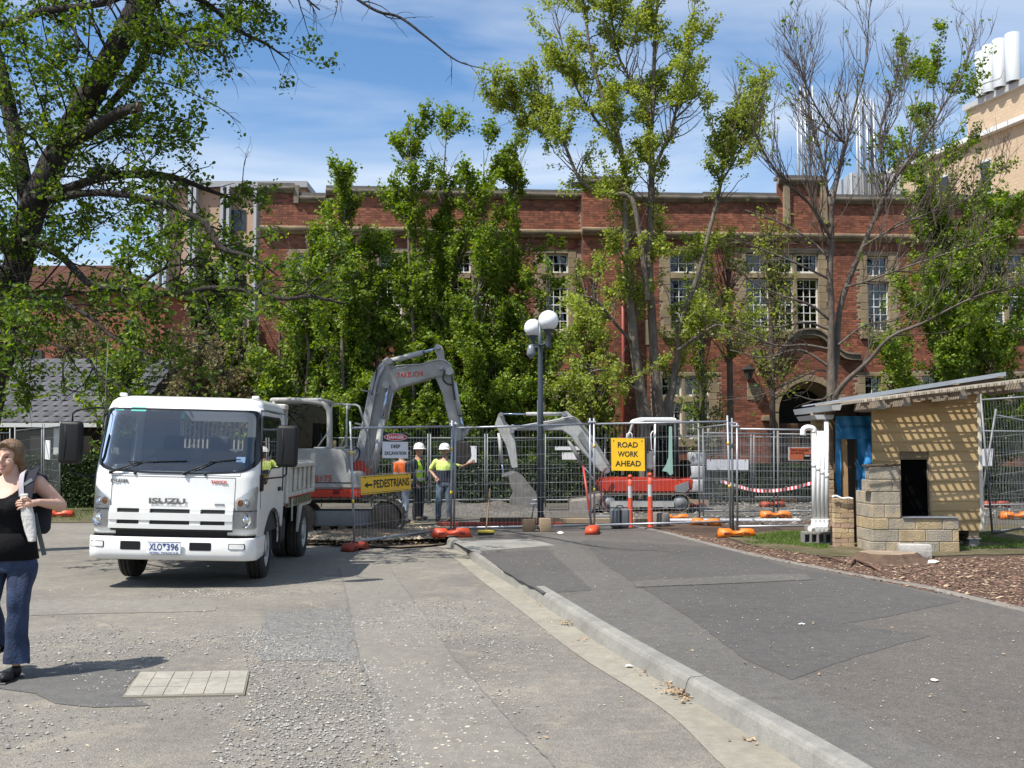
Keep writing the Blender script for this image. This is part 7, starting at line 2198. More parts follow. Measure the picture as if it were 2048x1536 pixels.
# mound of broken asphalt behind the workers
def mound(name, u0, u1, v0, v1, Y, dep, mat, l_, seed):
    a_, b_ = at(u0, v1, Y), at(u1, v0, Y); r_ = np.random.default_rng(seed); from mathutils import noise as mn_
    nx, ny = 40, 16; V = []; F = []
    for j in range(ny + 1):
        for i in range(nx + 1):
            fx, fy = i / nx, j / ny; x = a_.x + (b_.x - a_.x) * fx; y = Y + dep * fy
            h = (b_.z - PZ) * (math.sin(math.pi * fx) ** .5) * (math.sin(math.pi * min(1, fy)) ** .8)
            h *= .7 + .6 * mn_.noise((x * 1.7, y * 1.7, seed)); h += .03 * mn_.noise((x * 9, y * 9, seed))
            V.append((x, y, PZ - .02 + max(0, h)))
    for j in range(ny):
        for i in range(nx):
            k = j * (nx + 1) + i; F.append((k, k + 1, k + nx + 2, k + nx + 1))
    return tag(MB().add(V, F, False).build(name, mat), l_, 'mound', None, 'stuff')
mound('soil_mound', 798, 1110, 1003, 1035, 22.6, 2.4, ground_mat('spoil', (.18, .165, .14), (.085, .078, .068), (.4, .37, .31), 30, None, (0, 0), 1.0, .6), 'low mound of grey spoil behind the workers', 5)
mound('soil_mound', 610, 890, 1062, 1088, 16.9, 1.6, m_dirt, 'low heap of tan excavated earth under the excavator', 9)
# safety tape
tp = [at(u, v, 22.0) for u, v in [(1440, 962), (1475, 972), (1500, 979), (1530, 982), (1560, 980), (1590, 975), (1625, 966), (1680, 958)]]
P = smooth_line([tuple(q) for q in tp], 8); root = empty('safety_tape', tuple(P[0]), 'red and white safety tape sagging across the gravel yard', 'safety tape')
m_tr, m_tw = M('tape_red', (.65, .03, .04), .5), M('tape_white', (.8, .8, .8), .5)
sgm = len(P) - 1
for k in range(sgm):
    a_, b_ = Vector(P[k]), Vector(P[k + 1]); t_ = R(20 * math.sin(k * .7)); dz_ = Vector((0, math.sin(t_) * .035, .035))
    MB().quad(a_ - dz_, b_ - dz_, b_ + dz_, a_ + dz_).build('tape_length', m_tr if k % 2 else m_tw, root)
# brown timber posts by the doorway
for i, (u, l_) in enumerate(((1588, 'left brown timber porch post before the arched doorway'), (1640, 'right brown timber porch post before the arched doorway'))):
    p = at(u, 980, 30.5); tag(MB().rbox((p.x, 30.5, 1.25), (.28, .28, 2.3), .02, 1).build('timber_post', M('brown_post', (.16, .075, .03), .7, var=.3)), l_, 'post', 'timber porch posts')
p = at(1365, 905, 26.8); pal = empty('wrapped_pallet', (p.x, 26.8, PZ), 'pallet of goods in clear wrap standing behind the small excavator', 'pallet')
q0, q1 = at(1372, 925, 26.8), at(1404, 892, 26.8)
for k in range(3):
    MB().rbox(((q0.x + q1.x) / 2 + .04 * k, 26.9, .45 + k * .36 + .2), (q1.x - q0.x - .03 * k, .7, .34), .04, 2).build('wrapped_bale', M('clear_wrap', (.55, .56, .57), .3, var=.3, vscale=9), pal)
MB().bb((q0.x - .1, 26.5, PZ), (q1.x + .1, 27.3, .28)).build('pallet_base', m_wood, pal)
# ------------------------------------------------------------------ pit cover in the road
P4 = [gnd(*q) for q in [(281, 1348), (497, 1345), (487, 1391), (248, 1396)]]
cv = empty('pit_cover', tuple(sum(P4, Vector()) / 4), 'pale rectangular concrete pit cover set in the road', 'pit cover')
def bil(s, t): return (P4[3] * (1 - s) + P4[2] * s) * (1 - t) + (P4[0] * (1 - s) + P4[1] * s) * t
m_cov = ground_mat('cover_concrete', (.38, .36, .30), (.27, .255, .215), (.52, .49, .4), 160, (.28, .24, .17), (.55, .7), .2, .12, blotch=3)
def cell(s0, s1, t0, t1, z0, z1, nm_, mt):
    q = [bil(s0, t0), bil(s1, t0), bil(s1, t1), bil(s0, t1)]
    vs = [Vector((a.x, a.y, z0)) for a in q] + [Vector((a.x, a.y, z1)) for a in q]
    MB().add(vs, [(3, 2, 1, 0), (4, 5, 6, 7), (0, 1, 5, 4), (1, 2, 6, 5), (2, 3, 7, 6), (3, 0, 4, 7)]).build(nm_, mt, cv)
cell(-.01, 1.01, -.03, 1.03, -.02, .012, 'frame', M('cover_gap', (.20, .18, .14), .9))
cs = [0, .15, .32, .49, .66, .83, 1.0]
for i in range(6):
    for j in range(3):
        cell(cs[i] + .0035, cs[i + 1] - .0035, j / 3 + .007, (j + 1) / 3 - .007, .0, .016 + random.uniform(-.001, .001), 'cover_slab', m_cov)
# litter lying along the gutter
def leaf_scatter(name, pts, size, mat, l_, seed, cat='leaf litter'):
    T_ = Tree(seed); T_.leafp = [np.asarray(pts)]
    ORG['__w'] = Vector()
    class Q: name = '__w'
    P_ = np.asarray(pts); r_ = T_.r; n = len(P_)
    a = r_.uniform(0, 6.28, n); sz = size * r_.uniform(.5, 1.4, n)
    U = np.array([[0, -.5], [.3, -.1], [.22, .25], [0, .55], [-.22, .25], [-.3, -.1]])
    V = np.zeros((n, 6, 3)); ca, sa = np.cos(a)[:, None], np.sin(a)[:, None]
    V[:, :, 0] = U[:, 0] * ca - U[:, 1] * sa; V[:, :, 1] = U[:, 0] * sa + U[:, 1] * ca
    V[:, :, 2] = r_.uniform(0, .35, (n, 6)); V = V * sz[:, None, None] + P_[:, None, :]
    F = np.array([[0, 1, 2, 3], [0, 3, 4, 5]])[None] + (np.arange(n) * 6)[:, None, None]
    return tag(link(name, np_mesh(name, V.reshape(-1, 3), F.reshape(-1, 4), mat), mat), l_, cat, None, 'stuff')
m_dry = M('dry_leaf', (.30, .21, .12), .8, island=.5)
m_pap = M('white_scrap_paper', (.75, .73, .68), .8)
pts = []
for (u, v, n, sp) in ((1365, 1392, 90, .09), (1340, 1378, 40, .07), (1135, 1250, 30, .06), (1090, 1210, 12, .08), (1290, 1345, 8, .15), (1500, 1480, 5, .1), (1075, 1172, 8, .1), (985, 1135, 6, .1), (1160, 1280, 8, .12)):
    g0 = gnd(u, v); pts.append(np.column_stack([rng.normal(g0.x, sp * .6, n), rng.normal(g0.y, sp * 1.2, n), np.full(n, .010) + rng.uniform(0, .03 if n > 20 else .003, n)]))
leaf_scatter('leaf_litter', np.vstack(pts), .030, m_dry, 'dry brown leaves heaped in the concrete gutter', 3)
for k, (u, v, z_, l_) in enumerate(((1258, 1333, .012, 'white scrap of paper in the gutter'), (1603, 1249, PZ + .004, 'white scrap of paper in the middle of the footpath'), (1870, 1362, PZ + .004, 'small white scrap on the footpath at the right'), (1866, 1126, PZ + .004, 'crumpled white paper on the mulch beside the stump'), (1120, 1067, PZ + .004, 'white rag on the path near the lamp post'))):
    p = gnd(u, v, z_); w_ = .030 if k < 3 else .085
    mb = MB(); n_ = 7
    vs = [(p.x, p.y, z_ + w_ * .5)] + [(p.x + w_ * math.cos(t) * random.uniform(.6, 1.2), p.y + w_ * math.sin(t) * random.uniform(.6, 1.2), z_ + random.uniform(.002, w_ * .35)) for t in np.linspace(0, 6.28, n_ + 1)[:-1]]
    mb.add(vs, [(0, 1 + i, 1 + (i + 1) % n_) for i in range(n_)]); tag(mb.build('paper_scrap', m_pap), l_, 'litter', 'scraps of white litter')
pts = np.vstack([pts_poly([gnd(1750, 1600, PZ), gnd(2100, 1600, PZ), gnd(2048, 1240, PZ), gnd(1500, 1120, PZ), gnd(1000, 1100, PZ)], 90, PZ + .008, 61), pts_poly([gnd(0, 1560), gnd(1300, 1560), gnd(940, 1130), gnd(100, 1180)], 60, .008, 62), pts_poly(bed, 500, PZ + .02, 63)])
leaf_scatter('fallen_leaves', pts, .024, m_dry, 'single dry leaves scattered over road, path and garden bed', 4)
leaf_scatter('fallen_leaves', pts_poly([gnd(620, 1095), gnd(730, 1098), gnd(880, 1092), gnd(905, 1068), gnd(800, 1060), gnd(640, 1070)], 900, .05, 64), .06, m_dry, 'brown leaves trodden into the earth under the fence', 5)
# ------------------------------------------------------------------ the small half-demolished shed
YS = 14.6
g0 = at(1739, 1102, YS)
SHD = empty('garden_shed', (g0.x, YS, PZ), 'small half-built tan shed with block base, lattice sunshade and torn blue wrap', 'shed')
def bmat(n, c, c2): return M(n, c, .9, var=.4, vscale=5, col2=tuple(.8 * q for q in c2), bump=.6, bscale=40)
m_bt = [bmat('sandy_block', (.50, .375, .215), (.36, .28, .17)), bmat('grey_block', (.40, .345, .26), (.30, .265, .205)), bmat('mixed_block', (.46, .36, .225), (.30, .275, .235))]
zr = [PZ - .03] + [at(1740, v, YS).z for v in (1084, 1059.5, 1036.5, 1009, 983.5, 959, 933.5)]
X = lambda u, Y=YS: (u - 1024) / FPX * Y
rs = random.Random(4)
def block_row(x0, x1, z0, z1, first, axis='x', const=YS, dep=.19, mats=None, ln=.39):
    x = x0; k = 0
    while x < x1 - .02:
        w = first if k == 0 else ln
        if x1 - (x + w) < .06: w = x1 - x
        b = min(x + w, x1)
        j = rs.uniform(-.004, .004); g_ = .005
        mt = rs.choice(mats or m_bt)
        if axis == 'x': MB().rbox(((x + b) / 2, const + dep / 2 + j, (z0 + z1) / 2), (b - x - 2 * g_, dep, z1 - z0 - 2 * g_), .007, 1).build('block', mt, SHD)
        else: MB().rbox((const + dep / 2 + j, (x + b) / 2, (z0 + z1) / 2), (dep, b - x - 2 * g_, z1 - z0 - 2 * g_), .007, 1).build('block', mt, SHD)
        x = b; k += 1
fr = [.20, .39, .25, .39, .24]
for r_ in range(3): block_row(X(1739), X(1912), zr[r_], zr[r_ + 1], fr[r_], mats=[m_bt[1], m_bt[1], m_bt[0], m_bt[2]] if r_ < 2 else [m_bt[0], m_bt[2], m_bt[1]])
block_row(X(1739), X(1797), zr[3], zr[4], .19, mats=m_bt[:1] + m_bt[2:]); block_row(X(1739), X(1797), zr[4], zr[5], .39, mats=m_bt[1:])
block_row(X(1728), X(1797), zr[5], zr[6], .39, mats=m_bt[1:]); block_row(X(1735), X(1796), zr[6], zr[7], .5, mats=[m_bt[1]])
for r_ in range(5): block_row(YS + .2, YS + .66, zr[r_], zr[r_ + 1], .2 if r_ % 2 else .3, 'y', X(1739) , .19)
m_mort = M('block_mortar', (.42, .37, .29), .95, var=.2)
MB().bb((X(1739) + .015, YS + .012, zr[0]), (X(1912) - .012, YS + .18, zr[3] - .008)).bb((X(1739) + .015, YS + .0125, zr[3] - .007), (X(1797) - .012, YS + .17, zr[5] - .01)).bb((X(1735) + .012, YS + .013, zr[5] - .009), (X(1796) - .012, YS + .16, zr[7] - .012)).bb((X(1739) + .012, YS + .2, zr[0]), (X(1739) + .17, YS + .64, zr[5] - .012)).build('mortar', m_mort, SHD)
MB().rbox((X(1765), YS + .1, zr[7] + .02), (X(1797) - X(1733) + .03, .22, .035), .006, 1, rot=(0, R(-1.5), 0)).build('lintel_plate', m_woodd, SHD)
MB().bb((X(1800), YS - .02, zr[3] + .002), (X(1912) + .01, YS + .3, zr[3] + .014)).build('flashing', m_galv, SHD)
# low brick panel and brick pier behind the pipes
m_yb = [bmat('cream_brick', (.56, .43, .26), (.46, .34, .2)), bmat('tan_brick', (.48, .35, .2), (.38, .28, .17)), bmat('pinkish_brick', (.47, .31, .21), (.36, .26, .18))]
def brick_field(u0, u1, z0, z1, Y, dep=.10, bl=.225, bhh=.076):
    z = z0; r_ = 0
    while z < z1:
        x = X(u0, Y); x1 = X(u1, Y); f = bl if r_ % 2 else bl / 2
        while x < x1 - .01:
            b = min(x + f, x1); MB().rbox(((x + b) / 2, Y + dep / 2 + rs.uniform(-.006, .004), z + bhh / 2), (b - x - .008, dep, bhh - .007), .005, 1).build('brick', rs.choice(m_yb), SHD); x = b; f = bl
        z += bhh; r_ += 1
    MB().bb((X(u0, Y) + .01, Y + .015, z0), (X(u1, Y) - .01, Y + dep - .01, z)).build('mortar', m_mort, SHD)
brick_field(1663, 1704, PZ - .02, at(1680, 998, 15.35).z, 15.35)
brick_field(1624, 1672, PZ + .25, at(1640, 822, 16.1).z, 16.1)
# weatherboards
YW = 15.2
m_wb = [M('ochre_board', (.46, .325, .155), .75, var=.18, vscale=3, stretch=(.3, 1, 3)), M('ochre_board_b', (.42, .295, .14), .75, var=.2, vscale=3, stretch=(.3, 1, 3)), M('ochre_board_c', (.49, .35, .175), .75, var=.2, vscale=3, stretch=(.3, 1, 3))]
zb0 = at(1900, 1061, YW).z; xw0, xw1 = X(1743, YW), X(1953, YW)
ox0, ox1 = X(1796, YW), X(1855, YW); oz0, oz1 = at(1, 1035, YW).z, at(1, 919, YW).z
roofz = lambda x: 2.33 + .16 * (x - 4.98)
nb = 15; bh_ = (2.62 - zb0) / nb
def wboard(x0, x1, z0, z1):
    x1a = x1
    if x1 - x0 < .02: return
    MB().prism([(YW + .0, z0), (YW - .022, z0 + .002), (YW - .006, z1 + .012), (YW + .0, z1 + .012)], 'x', x0, x1).build('weatherboard', rs.choice(m_wb), SHD)
for k in range(nb):
    z0 = zb0 + k * bh_; z1 = z0 + bh_
    # stay under the roof
    xs0 = max(xw0, 4.98 + (z1 - 2.33 + .07) / .16)
    if xs0 >= xw1: continue
    if z1 > oz0 + .02 and z0 < oz1 - .02:
        wboard(xs0, ox0, z0, z1); wboard(max(xs0, ox1), xw1, z0, z1)
    else: wboard(xs0, xw1, z0, z1)
mb = MB(); mb.bb((xw0, YW + .004, zb0), (ox0, YW + .03, 2.25)); mb.bb((ox1, YW + .004, zb0), (xw1, YW + .03, 2.35)); mb.bb((ox0, YW + .004, zb0), (ox1, YW + .03, oz0)); mb.bb((ox0, YW + .004, oz1), (ox1, YW + .03, 2.3))
mb.build('sheathing', M('sheathing_board', (.16, .12, .07), .9), SHD)
m_in = M('shed_inside', (.03, .024, .02), .95)  # near-black: darkness of the enclosed inside is put into the colour
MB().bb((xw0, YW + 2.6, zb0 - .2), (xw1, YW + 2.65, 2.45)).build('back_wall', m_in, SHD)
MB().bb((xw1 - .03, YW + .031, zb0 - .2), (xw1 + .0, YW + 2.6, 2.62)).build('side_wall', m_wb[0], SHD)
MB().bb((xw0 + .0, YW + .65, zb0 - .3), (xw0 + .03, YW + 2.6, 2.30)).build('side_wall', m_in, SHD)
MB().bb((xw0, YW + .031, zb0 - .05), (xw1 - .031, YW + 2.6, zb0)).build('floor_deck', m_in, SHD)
MB().rbox((xw1 + .025, YW - .012, (zb0 + 2.60) / 2), (.055, .06, 2.60 - zb0), .006, 1).build('corner_trim', M('corner_trim_paint', (.62, .58, .48), .6), SHD)
MB().bb((ox0 - .05, YW + .05, oz0 - .02), (ox1 + .05, YW + .06, oz1 + .02)).build('opening_backing', M('opening_black', (.004, .004, .004), 1.0, spec=0), SHD)  # matte black panel added behind the opening so it stays black
for (xa, xb, za, zb_) in ((ox0 - .02, ox0 + .012, oz0, oz1), (ox1 - .012, ox1 + .02, oz0, oz1)):
    MB().bb((xa, YW - .02, za), (xb, YW + .1, zb_)).build('opening_trim', m_wood, SHD)
p = at(1947, 1095, YW); MB().prism([(p.x - .085, PZ - .05), (p.x + .075, PZ - .05), (p.x + .075, zb0 - .13), (p.x - .055, zb0 - .13)], 'y', YW - .0, YW + .2).build('concrete_stump', m_cb, SHD)
MB().bb((p.x - .10, YW - .03, zb0 - .127), (p.x + .11, YW + .22, zb0 - .112)).build('ant_cap', m_galv, SHD); MB().bb((p.x - .06, YW + .01, zb0 - .11), (p.x + .08, YW + .15, zb0 - .002)).build('bearer', m_wood, SHD)
# blue wrap with a doorway, timber frame inside
YBp = 15.75
m_blue = M('blue_house_wrap', (.03, .23, .50), .45, var=.15, vscale=3, bump=.3, bscale=12)
def wrap(pxs, Y, nm='wrap_sheet', fold=.012, seed=1):
    P = [at(u, v, Y) for u, v in pxs]; r_ = random.Random(seed)
    xs_ = [q.x for q in P]; zs_ = [q.z for q in P]; nx, nz = 14, 26; V = []; F = []; idx = {}
    P2 = [(q.x, q.z) for q in P]
    for j in range(nz + 1):
        for i in range(nx + 1):
            x = min(xs_) + (max(xs_) - min(xs_)) * i / nx; z = min(zs_) + (max(zs_) - min(zs_)) * j / nz
            V.append((x, Y + fold * math.sin(x * 31 + z * 7 + seed) + fold * .6 * math.sin(z * 23 - x * 11), z))
    for j in range(nz):
        for i in range(nx):
            k = j * (nx + 1) + i; cx = (V[k][0] + V[k + 1][0]) / 2; cz = (V[k][2] + V[k + nx + 1][2]) / 2
            if inpoly(cx, cz, P2): F.append((k, k + 1, k + nx + 2, k + nx + 1))
    return MB().add(V, F, True).build(nm, m_blue, SHD)
wrap([(1671, 832), (1744, 832), (1744, 878), (1671, 878)], YBp); wrap([(1714, 878), (1744, 878), (1744, 985), (1718, 985), (1713, 950)], YBp, seed=2); wrap([(1671, 878), (1681, 878), (1683, 998), (1676, 998), (1671, 960)], YBp, seed=3)
wrap([(1737, 886), (1744, 894), (1744, 924), (1733, 930), (1732, 962), (1728, 985), (1722, 985), (1726, 950), (1729, 915)], 15.08, 'torn_flap', .025, 4)
text('your warehouse', at(1708, 853, YBp - .02), .50, .07, M('wrap_ink', (.01, .06, .16), .6), SHD, .002)
fr_ = [at(u, v, YBp + .06) for u, v in ((1684, 876), (1692, 1000))]
MB().bb((fr_[0].x, YBp + .03, fr_[1].z), (fr_[0].x + .07, YBp + .12, fr_[0].z)).build('door_stud', M('fresh_timber', (.45, .28, .13), .7, var=.2), SHD)
MB().bb((X(1671, YBp), YBp + .125, PZ), (X(1684, YBp), YBp + .15, 2.2)).bb((X(1714, YBp), YBp + .125, PZ), (X(1760, YBp), YBp + .15, 2.2)).bb((X(1684, YBp), YBp + .125, at(1, 878, YBp).z), (X(1714, YBp), YBp + .15, 2.2)).build('frame_wall', m_woodd, SHD)
MB().bb((X(1671, YBp), YBp + 1.2, PZ), (X(1760, YBp), YBp + 1.25, 2.3)).build('dark_backing', m_in, SHD)
MB().tube([tuple(q) for q in smooth_line([tuple(at(u, v, 15.3)) for u, v in [(1664, 994), (1672, 992), (1684, 997), (1696, 996), (1706, 998)]], 4)], .018, 6).build('rag', m_pap, SHD)
# roof sheet: corrugated, falls to the left
m_corr = M('corrugated_steel', (.42, .45, .48), .4, metal=.35, var=.25, vscale=2)
xe, xr, ya, yb = 4.98, 7.48, 15.10, 17.1
ny = 170; V = []; F = []
for i in range(ny + 1):
    y = ya + (yb - ya) * i / ny; w_ = .010 * math.sin(2 * math.pi * y / .076)
    for x in (xe, (xe + xr) / 2, xr): V.append((x, y, roofz(x) + w_ + .02))
for i in range(ny):
    for k in range(2): a_ = i * 3 + k; F.append((a_, a_ + 1, a_ + 4, a_ + 3))
rf = MB().add(V, F, True).build('roof_sheet', m_corr, SHD); md = rf.modifiers.new('t', 'SOLIDIFY'); md.thickness = .004
for y in (15.12, 15.9, 16.9):
    MB().prism([(xe + .25, roofz(xe + .25) - .02), (xr - .05, roofz(xr - .05) - .02), (xr - .05, roofz(xr - .05) - .12), (xe + .25, roofz(xe + .25) - .12)], 'y', y, y + .05).build('rafter', m_woodd, SHD)
for k in range(4):
    x = xe + .35 + k * .68; MB().bb((x, ya - .03, roofz(x) - .018), (x + .09, yb, roofz(x) + .004)).build('purlin', m_wood, SHD)
MB().prism([(xe - .02, roofz(xe) - .01), (xr + .02, roofz(xr) - .01), (xr + .02, roofz(xr) + .055), (xe - .02, roofz(xe) + .055)], 'y', ya - .03, ya - .008).build('barge_flashing', m_corr, SHD)
gm = M('gutter_grey', (.42, .44, .45), .45)
MB().add([(xe - .12, ya - .03, 2.20), (xe - .01, ya - .03, 2.20), (xe + .02, ya - .03, 2.29), (xe - .15, ya - .03, 2.29), (xe - .12, yb, 2.20), (xe - .01, yb, 2.20), (xe + .02, yb, 2.29), (xe - .15, yb, 2.29)],
         [(0, 1, 2, 3), (0, 4, 5, 1), (1, 5, 6, 2), (3, 7, 4, 0), (7, 6, 5, 4)]).build('gutter', gm, SHD)
MB().add([(xe - .2, 15.6, 2.08), (xe + .05, 15.6, 2.08), (xe + .07, 15.6, 2.15), (xe - .24, 15.6, 2.15), (xe - .2, 16.6, 2.08), (xe + .05, 16.6, 2.08), (xe + .07, 16.6, 2.15), (xe - .24, 16.6, 2.15)],
         [(0, 1, 2, 3), (0, 4, 5, 1), (1, 5, 6, 2), (3, 7, 4, 0), (7, 6, 5, 4)]).build('gutter', gm, SHD)
# lattice sunshade in front of the boards
m_bat = M('batten_timber', (.55, .48, .38), .75, var=.25, vscale=5)
m_beam = M('grey_beam', (.30, .25, .19), .8, var=.4, vscale=5)
lz = lambda x: 2.285 + .125 * (x - 4.91)
lx0, lx1, ly0, ly1 = 5.02, 8.3, 14.12, 15.17
sl = math.atan(.125)
nB = int((lx1 - lx0) / .112)
for k in range(nB):
    x = lx0 + k * .112; MB().box((x, (ly0 + ly1) / 2, lz(x)), (.036, ly1 - ly0, .032), (0, -sl, 0)).build('lattice_batten', m_bat, SHD)
nA = 14
for k in range(nA):
    y = ly0 + .02 + k * (ly1 - ly0 - .04) / (nA - 1); xm = (lx0 + lx1) / 2 - .15
    MB().box((xm, y, lz(xm) + .027), ((lx1 - lx0 + .5) / math.cos(sl), .018, .020), (0, -sl, 0)).build('lattice_batten', m_bat, SHD)
for u in (1762, 1812, 1926, 2042, 2110):
    x = X(u, 14.25); MB().prism([(x - .075, lz(x) - .15), (x + .055, lz(x) - .15), (x + .04, lz(x) - .026), (x - .05, lz(x) - .026)], 'y', 14.2, 15.17).build('shade_bracket', m_beam, SHD)
for y in (14.55,):
    xa, xb = 5.1, 8.2; MB().prism([(xa, lz(xa) - .10), (xb, lz(xb) - .10), (xb, lz(xb) - .026), (xa, lz(xa) - .026)], 'y', y, y + .045).build('shade_beam', m_beam, SHD)
MB().box((X(2100, 14.6), 14.6, 1.2), (.09, .09, 2.5)).build('shade_post', m_beam, SHD)
# white drain pipes standing at the corner
m_pvc = M('white_pvc', (.82, .82, .80), .35)
m_pvcg = M('grey_pvc', (.36, .37, .38), .45)
wh = ['leftmost of the four upright white drain pipes at the shed corner', 'second from left of the four upright white drain pipes', 'third from left of the four upright white drain pipes', 'rightmost of the four upright white drain pipes, next to the brick panel']
YP = 15.6
for k, u in enumerate((1628, 1636.5, 1645, 1653.5)):
    a_, b_ = at(u, 1046, YP), at(u, 862 + (0 if k != 3 else -18), YP)
    pr = empty('drain_pipe', (a_.x, YP, a_.z), wh[k], 'drain pipe', 'white PVC drain pipes at the shed corner')
    MB().cyl(a_, b_, .0345, 16).build('pipe', m_pvc, pr)
    c = at(u, 935 + 7 * k, YP); MB().cyl(c, c + Vector((0, 0, .07)), .0365, 16).build('socket', m_pvc, pr)
    if k == 0:
        P = smooth_line([tuple(b_ + Vector((0, 0, -.02))), tuple(b_ + Vector((-.015, 0, .035))), tuple(b_ + Vector((-.10, 0, .055))), tuple(b_ + Vector((-.165, 0, .02))), tuple(b_ + Vector((-.175, 0, -.07)))], 5)
        MB().tube([tuple(q) for q in P], .045, 12).build('elbow', m_pvc, pr)
    P = smooth_line([tuple(a_ + Vector((0, 0, .06))), tuple(a_), tuple(a_ + Vector((-.03, -.03, -.07))), tuple(a_ + Vector((-.09 if k == 0 else -.04, -.07, -.085)))], 5)
    MB().tube([tuple(q) for q in P], .042, 12).build('elbow', m_pvc, pr)
a_, b_ = at(1652, 862, YP + .1), at(1652, 838, YP + .1); tag(MB().cyl(a_, b_, .045, 14).build('downpipe_stub', m_pvcg), 'short grey pipe stub above the rightmost white pipe', 'pipe stub')
cblock('hollow_block', 1636, 1089, .46, .2, .19, m_cb, 'grey hollow concrete block on the ground under the white pipes', rot=-6, cat='concrete block', hollow=4, grp_='hollow concrete blocks under the pipes')
q_ = gnd(1636, 1089, PZ); b2 = cblock('hollow_block', 1628, 1087, .20, .2, .08, m_cb, 'small hollow block on top of the larger one under the pipes', rot=-4, cat='concrete block', hollow=2, grp_='hollow concrete blocks under the pipes'); b2.location.z = PZ + .195
b3 = cblock('sandy_brick', 1655, 1086, .11, .15, .08, m_yb[1], 'sandy brick lying on the hollow block against the brick panel', cat='brick'); b3.location.z = PZ + .195
cblock('loose_block', 1832, 1116, .42, .2, .18, bmat('pale_block', (.52, .50, .45), (.42, .40, .36)), 'loose pale concrete block lying on its side behind the stump', rot=-12, cat='concrete block')
# broad stump and sticks
p = gnd(1793, 1128, PZ)
st_ = empty('tree_stump', (p.x, p.y + .3, PZ), 'broad low tree stump in the mulch in front of the shed', 'stump')
V = []; F = []; n_ = 40
for j, (rr, hh_) in enumerate(((.62, -.02), (.50, .02), (.42, .065), (.38, .105), (.36, .115))):
    for k in range(n_):
        t = 2 * math.pi * k / n_; w_ = 1 + .10 * math.sin(3 * t + 1) + .06 * math.sin(7 * t) + .03 * math.sin(17 * t)
        V.append((p.x + rr * w_ * math.cos(t), p.y + .3 + rr * .8 * w_ * math.sin(t), PZ + hh_))
V.append((p.x, p.y + .3, PZ + .11))
for j in range(4):
    for k in range(n_): F.append((j * n_ + k, j * n_ + (k + 1) % n_, (j + 1) * n_ + (k + 1) % n_, (j + 1) * n_ + k))
MB().add(V, F).build('bark', M('stump_bark', (.13, .08, .05), .95, var=.5, vscale=6, bump=.8, bscale=20), st_)
MB().add(V[4 * n_:], [(k, (k + 1) % n_, n_) for k in range(n_)]).build('cut_face', M('stump_face', (.34, .25, .17), .9, var=.4, vscale=5), st_).location.z = .003
for i, (a_, b_, l_) in enumerate((((1716, 1126), (1762, 1146), 'long bark stick lying left of the stump'), ((1700, 1134), (1712, 1122), 'short upright bark stick left of the stump'), ((1640, 1118), (1690, 1128), 'thin stick on the mulch near the path edging'))):
    q0, q1 = gnd(*a_, PZ), gnd(*b_, PZ); tag(MB().tube([q0 + Vector((0, 0, .03)), (q0 + q1) / 2 + Vector((0, 0, .05)), q1 + Vector((0, 0, .015))], [.018, .02, .012], 6).build('bark_stick', m_chip), l_, 'stick', 'bark sticks on the mulch')
# ------------------------------------------------------------------ people
def loft(mb, lv, n=20, power=2.0):
    """lv: rows (x, y, z, rx, ry)"""
    vs = []
    for (x, y, z, rx, ry) in lv:
        for k in range(n):
            t = 2 * math.pi * k / n; c, s_ = math.cos(t), math.sin(t)
            vs.append((x + rx * math.copysign(abs(c) ** (2 / power), c), y + ry * math.copysign(abs(s_) ** (2 / power), s_), z))
    fs = []
    for i in range(len(lv) - 1):
        for k in range(n): fs.append((i * n + k, i * n + (k + 1) % n, (i + 1) * n + (k + 1) % n, (i + 1) * n + k))
    fs.append(tuple(range(n))[::-1]); fs.append(tuple((len(lv) - 1) * n + k for k in range(n)))
    if lv[0][2] > lv[-1][2]: fs = [tuple(reversed(f)) for f in fs]
    return mb.add(vs, fs, True)
def limbs(mb, pts, rr, n=12):
    P = [Vector(p) for p in pts]
    mb.tube(P, rr, n)
    for p, r_ in zip(P, rr): mb.sphere(p, r_ * .995, 12)
    return mb
def blob(mb, name, mat, parent, voxel=.009, it=4, cut=None, disp=0.0):
    me = mb.mesh('tmp'); o = bpy.data.objects.new('tmp', me); COL.objects.link(o)
    m1 = o.modifiers.new('r', 'REMESH'); m1.mode = 'VOXEL'; m1.voxel_size = voxel; m1.use_smooth_shade = True
    m2 = o.modifiers.new('s', 'SMOOTH'); m2.factor = .5; m2.iterations = it
    dg = bpy.context.evaluated_depsgraph_get(); dg.update()
    nm = bpy.data.meshes.new_from_object(o.evaluated_get(dg))
    bpy.data.objects.remove(o); bpy.data.meshes.remove(me)
    if cut or disp:
        bm = bmesh.new(); bm.from_mesh(nm)
        if disp:
            from mathutils import noise as mn_
            for v in bm.verts: v.co += v.normal * disp * mn_.noise(v.co * Vector((9, 9, 5)).x if False else Vector((v.co.x * 14, v.co.y * 14, v.co.z * 6)))
        if cut:
            bmesh.ops.delete(bm, geom=[v for v in bm.verts if cut(v.co)], context='VERTS')
        bm.to_mesh(nm); bm.free()
    nm.materials.clear(); nm.materials.append(mat)
    for p in nm.polygons: p.use_smooth = True
    org = ORG.get(parent.name, Vector()); nm.transform(Matrix.Translation(-org)); nm.update()
    return link(name, nm, mat, parent)
m_skin = M('skin', (.62, .37, .27), .5, var=.08, vscale=14)
m_skin.node_tree.nodes['Principled BSDF'].inputs['Subsurface Weight'].default_value = .08
m_skin2 = M('tanned_skin', (.42, .24, .16), .55)
m_hair = M('dark_blond_hair', (.21, .12, .055), .45, var=.5, vscale=30, stretch=(1, 1, .12), col2=(.11, .07, .04), bump=.5, bscale=90)
m_jean = M('blue_denim', (.030, .052, .115), .8, var=.5, vscale=6, col2=(.009, .016, .040), bump=.3, bscale=60)
